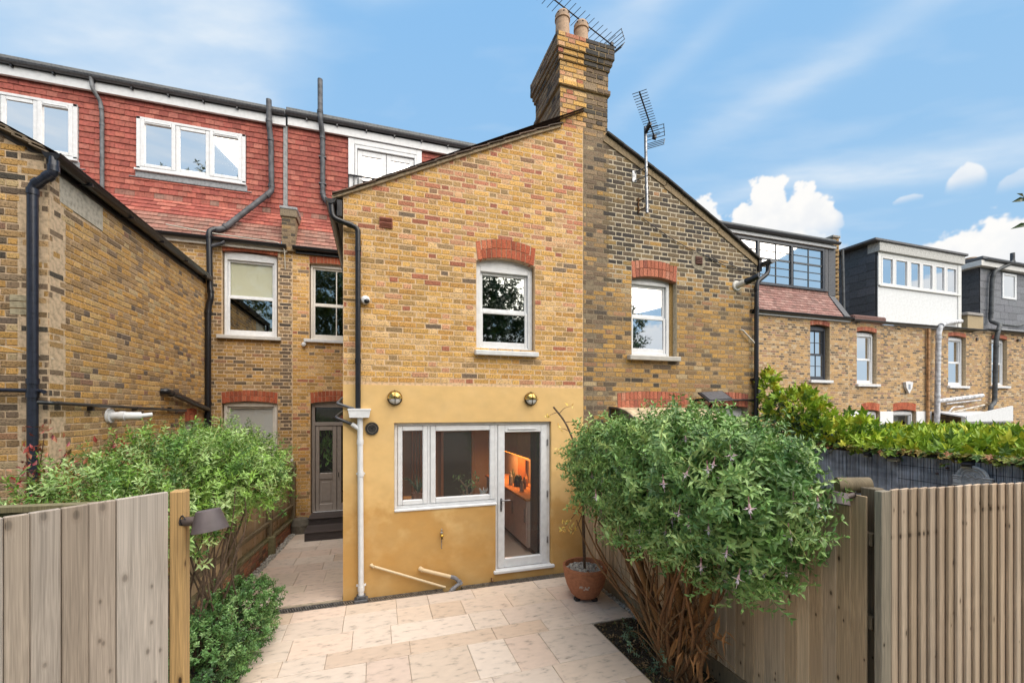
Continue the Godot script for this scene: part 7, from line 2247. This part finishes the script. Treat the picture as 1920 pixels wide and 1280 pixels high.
	for i in 10:
		var a := PI * 0.5 * (i + 1) / 10.0 * 0.82
		var q := Vector2(sin(a) * 0.80, 2.535 - (1.0 - cos(a)) * 0.36)
		sh.quad(Vector3(3.97, last.y, last.x), Vector3(5.62, last.y, last.x), Vector3(5.62, q.y, q.x), Vector3(3.97, q.y, q.x), Vector3.UP)
		sh.quad(Vector3(3.97, last.y - 0.008, last.x), Vector3(5.62, last.y - 0.008, last.x), Vector3(5.62, q.y - 0.008, q.x), Vector3(3.97, q.y - 0.008, q.x), Vector3.DOWN)
		last = q
	put("sheet", sh, mats["rough_plastic"], ca)
	for x in [3.965, 5.625]:
		var pts := []
		for i in 11:
			var a := PI * 0.5 * i / 10.0 * 0.82
			pts.append(Vector3(x, 2.535 - (1.0 - cos(a)) * 0.36, sin(a) * 0.80))
		pipe("side_frame", ca, pts, 0.017, C(0.22, 0.21, 0.21), "metal", [], 0.01)
		pipe("side_strut", ca, [Vector3(x, 2.1, 0.02), Vector3(x, 2.36, 0.45)], 0.014, C(0.22, 0.21, 0.21), "metal")
		pipe("side_strut", ca, [Vector3(x, 2.08, 0.02), Vector3(x, 2.53, 0.02)], 0.014, C(0.15, 0.14, 0.14), "metal")
	pipe("front_rail", ca, [Vector3(3.965, last.y, last.x), Vector3(5.625, last.y, last.x)], 0.014, C(0.22, 0.21, 0.21), "metal")
	# spot lamps on the two nearest fences
	spot(Vector3(-0.204, 2.094, 4.115), Vector3(0.14, -1.0, 0.10), Vector3(-0.29, 2.092, 4.10), "taupe cone spot lamp on the near fence post at the left")
	spot(Vector3(3.40, 1.905, 3.93), Vector3(-0.25, -1.0, 0.1), Vector3(3.48, 1.93, 3.96), "taupe cone spot lamp half hidden by the flowering shrub at the right")
	# wall fountain
	var fo := thing("wall_fountain", "pale stone wall fountain with rounded top against the reed screen", "fountain", Vector3(6.95, 0.9, 2.95))
	var S := Transform3D(Basis(Vector3.BACK, Vector3.UP, Vector3.LEFT), Vector3(6.985, 0, 2.955))
	var st := C(0.60, 0.61, 0.63)
	var ob := MB.new()
	ob.col = st
	var prof := PackedVector2Array([Vector2(-0.135, 0.9), Vector2(0.135, 0.9), Vector2(0.135, 1.72)])
	for i in 13: prof.append(Vector2(cos(PI * i / 12.0) * 0.13, 1.72 + sin(PI * i / 12.0) * 0.125))
	prof.append(Vector2(-0.135, 1.72))
	ob.prism(prof, S, 0.0, 0.03)
	put("back_slab", ob, mats["cast"], fo)
	for rr in [[0.128, 0.02], [0.098, 0.012]]:
		var am := MB.new()
		am.col = st
		var pts := []
		for i in 15:
			var a := PI * i / 14.0
			pts.append(S * Vector3(cos(a) * rr[0], 1.72 + sin(a) * rr[0] * 0.96, 0.035))
		am.tube(pts, rr[1], 8)
		put("arch_moulding", am, mats["cast"], fo)
	for sx in [-1.0, 1.0]:
		for q in [[1.725, 0.022, 0.062], [1.70, 0.018, 0.055], [1.66, 0.05, 0.05], [1.62, 0.02, 0.058]]:
			var bm := MB.new()
			bm.col = st
			bm.box(S * Transform3D(Basis(), Vector3(sx * 0.130, q[0], 0.03)), Vector3(q[2] + 0.02, q[1], 0.06), 0.005)
			put("shoulder_moulding", bm, mats["cast"], fo)
		var sc := MB.new()
		sc.col = st
		sc.tube(curve([S * Vector3(sx * 0.005, 1.735, 0.035), S * Vector3(sx * 0.03, 1.715, 0.042), S * Vector3(sx * 0.06, 1.735, 0.035), S * Vector3(sx * 0.075, 1.725, 0.03)], 0.02), 0.006, 6)
		put("scroll_ornament", sc, mats["cast"], fo)
	for i in 5:
		var sm := MB.new()
		sm.col = st
		var a := PI * (i + 0.5) / 5.0
		sm.tube([S * Vector3(0, 1.735, 0.035), S * Vector3(cos(a) * 0.035, 1.74 + sin(a) * 0.035, 0.036)], [0.004, 0.009], 6)
		put("shell_ornament", sm, mats["cast"], fo)
	# bird boxes and pegs on the reed screen
	k = 0
	for q in [[Vector3(6.95, 1.865, 2.18), 0.11, "pale fronted bird box with a dark roof on the reed screen"], [Vector3(6.95, 1.875, 2.915), 0.09, "dark bird box above the pale stone fountain"], [Vector3(6.95, 1.89, 1.86), 0.06, "small shelf box at the left end of the reed screen"]]:
		var p: Vector3 = q[0]
		var w: float = q[1]
		var bb := thing("bird_box", q[2], "bird box", p, "boxes on the reed screen")
		solid("box", bb, "wood", C(0.36, 0.31, 0.22) if k == 0 else C(0.10, 0.085, 0.08), [[p.x - 0.03, p.x + 0.04, p.y - 0.045, p.y, p.z - w * 0.5, p.z + w * 0.5]], 0.003)
		var rm := MB.new()
		rm.col = C(0.05, 0.05, 0.06)
		rm.box(Transform3D(Basis(Vector3.BACK, 0.35), Vector3(p.x, p.y + 0.012, p.z)), Vector3(0.10, 0.012, w * 1.1), 0.003)
		put("roof", rm, mats["slate"], bb)
		solid("ledge", bb, "wood", C(0.45, 0.40, 0.26), [[p.x - 0.05, p.x - 0.03, p.y - 0.045, p.y - 0.035, p.z - w * 0.5, p.z + w * 0.5]], 0.002)
		k += 1
	k = 0
	for p in [Vector3(6.98, 1.72, 2.62), Vector3(6.98, 1.80, 2.72), Vector3(6.98, 1.86, 3.16), Vector3(6.98, 1.84, 2.66)]:
		var hm := MB.new()
		hm.col = [C(0.16, 0.10, 0.10), C(0.18, 0.1, 0.1), C(0.5, 0.5, 0.5), C(0.42, 0.34, 0.2)][k]
		hm.lathe([Vector2(0.001, 0.0), Vector2(0.014, 0.0), Vector2(0.012, 0.025), Vector2(0.001, 0.03)], Transform3D(Basis(Vector3.BACK, PI / 2), p), 10)
		tag(put("peg", hm, mats["cast"]), ["lowest dark round peg on the reed screen", "upper dark round peg on the reed screen", "pale peg right of the stone fountain", "tan peg just under the screen's top rail"][k], "peg", "pegs on the reed screen")
		k += 1

func spot(c: Vector3, axis: Vector3, fix: Vector3, label: String) -> void:
	var t := thing("spot_lamp", label, "lamp", c, "cone lamps on the fences")
	axis = axis.normalized()
	var y := -axis
	var a := y.cross(Vector3.BACK).normalized()
	var X := Transform3D(Basis(a, y, a.cross(y)), c)
	var mb := MB.new()
	mb.col = C(0.155, 0.125, 0.125)
	mb.lathe([Vector2(0.001, 0.040), Vector2(0.036, 0.040), Vector2(0.040, 0.037), Vector2(0.061, -0.038), Vector2(0.058, -0.038), Vector2(0.037, 0.034)], X, 32)
	put("shade", mb, mats["rough_plastic"], t)
	var lm := MB.new()
	lm.col = C(0.25, 0.25, 0.24)
	lm.lathe([Vector2(0.001, -0.01), Vector2(0.03, -0.01), Vector2(0.03, 0.03)], X, 20)
	put("lamp_glass", lm, mats["plastic"], t)
	var d := (fix - c).normalized()
	pipe("arm", t, [c + d * 0.04, fix], 0.015, C(0.19, 0.14, 0.12), "rough_plastic", [[fix + (c - fix) * 0.25, d]])
	pipe("wire_loop", t, [fix + Vector3(0.0, -0.01, 0.016), fix + Vector3(-0.006, 0.012, 0.022), fix + Vector3(0.0, 0.03, 0.014), fix + Vector3(0.012, 0.012, 0.02)], 0.002, BLACK, "plastic", [], 0.01)

func _ready() -> void:
	rng.seed = 20
	# camera: level, looking slightly right of square to the houses, lens raised a little
	var cam := Camera3D.new()
	cam.name = "camera"
	cam.projection = Camera3D.PROJECTION_FRUSTUM
	cam.near = 0.05
	cam.far = 600.0
	cam.size = 0.05 * 1280.0 / 800.0
	cam.frustum_offset = Vector2(0, 0.05 * 126.0 / 800.0)
	cam.position = EYE
	cam.rotation_degrees = Vector3(0, -17.9, 0)
	add_child(cam)
	cam.current = true
	var env := Environment.new()
	env.background_mode = Environment.BG_SKY
	var sky := Sky.new()
	sky.sky_material = make_sky()
	env.sky = sky
	env.tonemap_mode = Environment.TONE_MAPPER_LINEAR
	env.tonemap_exposure = EXPO
	env.sdfgi_enabled = true
	env.ssao_enabled = true
	env.ssil_enabled = true
	var we := WorldEnvironment.new()
	we.name = "world"
	we.environment = env
	add_child(we)
	var sun := DirectionalLight3D.new()
	sun.name = "sun"
	sun.light_energy = 0.66
	sun.light_color = Color(1.0, 0.95, 0.88)
	sun.light_angular_distance = 80.0
	sun.shadow_enabled = true
	add_child(sun)
	sun.look_at_from_position(Vector3(0.34, 1.0, 0.72) * 40.0, Vector3.ZERO)
	make_materials()
	paving()
	own_house()
	right_house()
	left_house()
	chimney()
	far_houses()
	fences()
	steps()
	shrubs()
	potted_tree()
	trees()
	aerials()
	fittings()
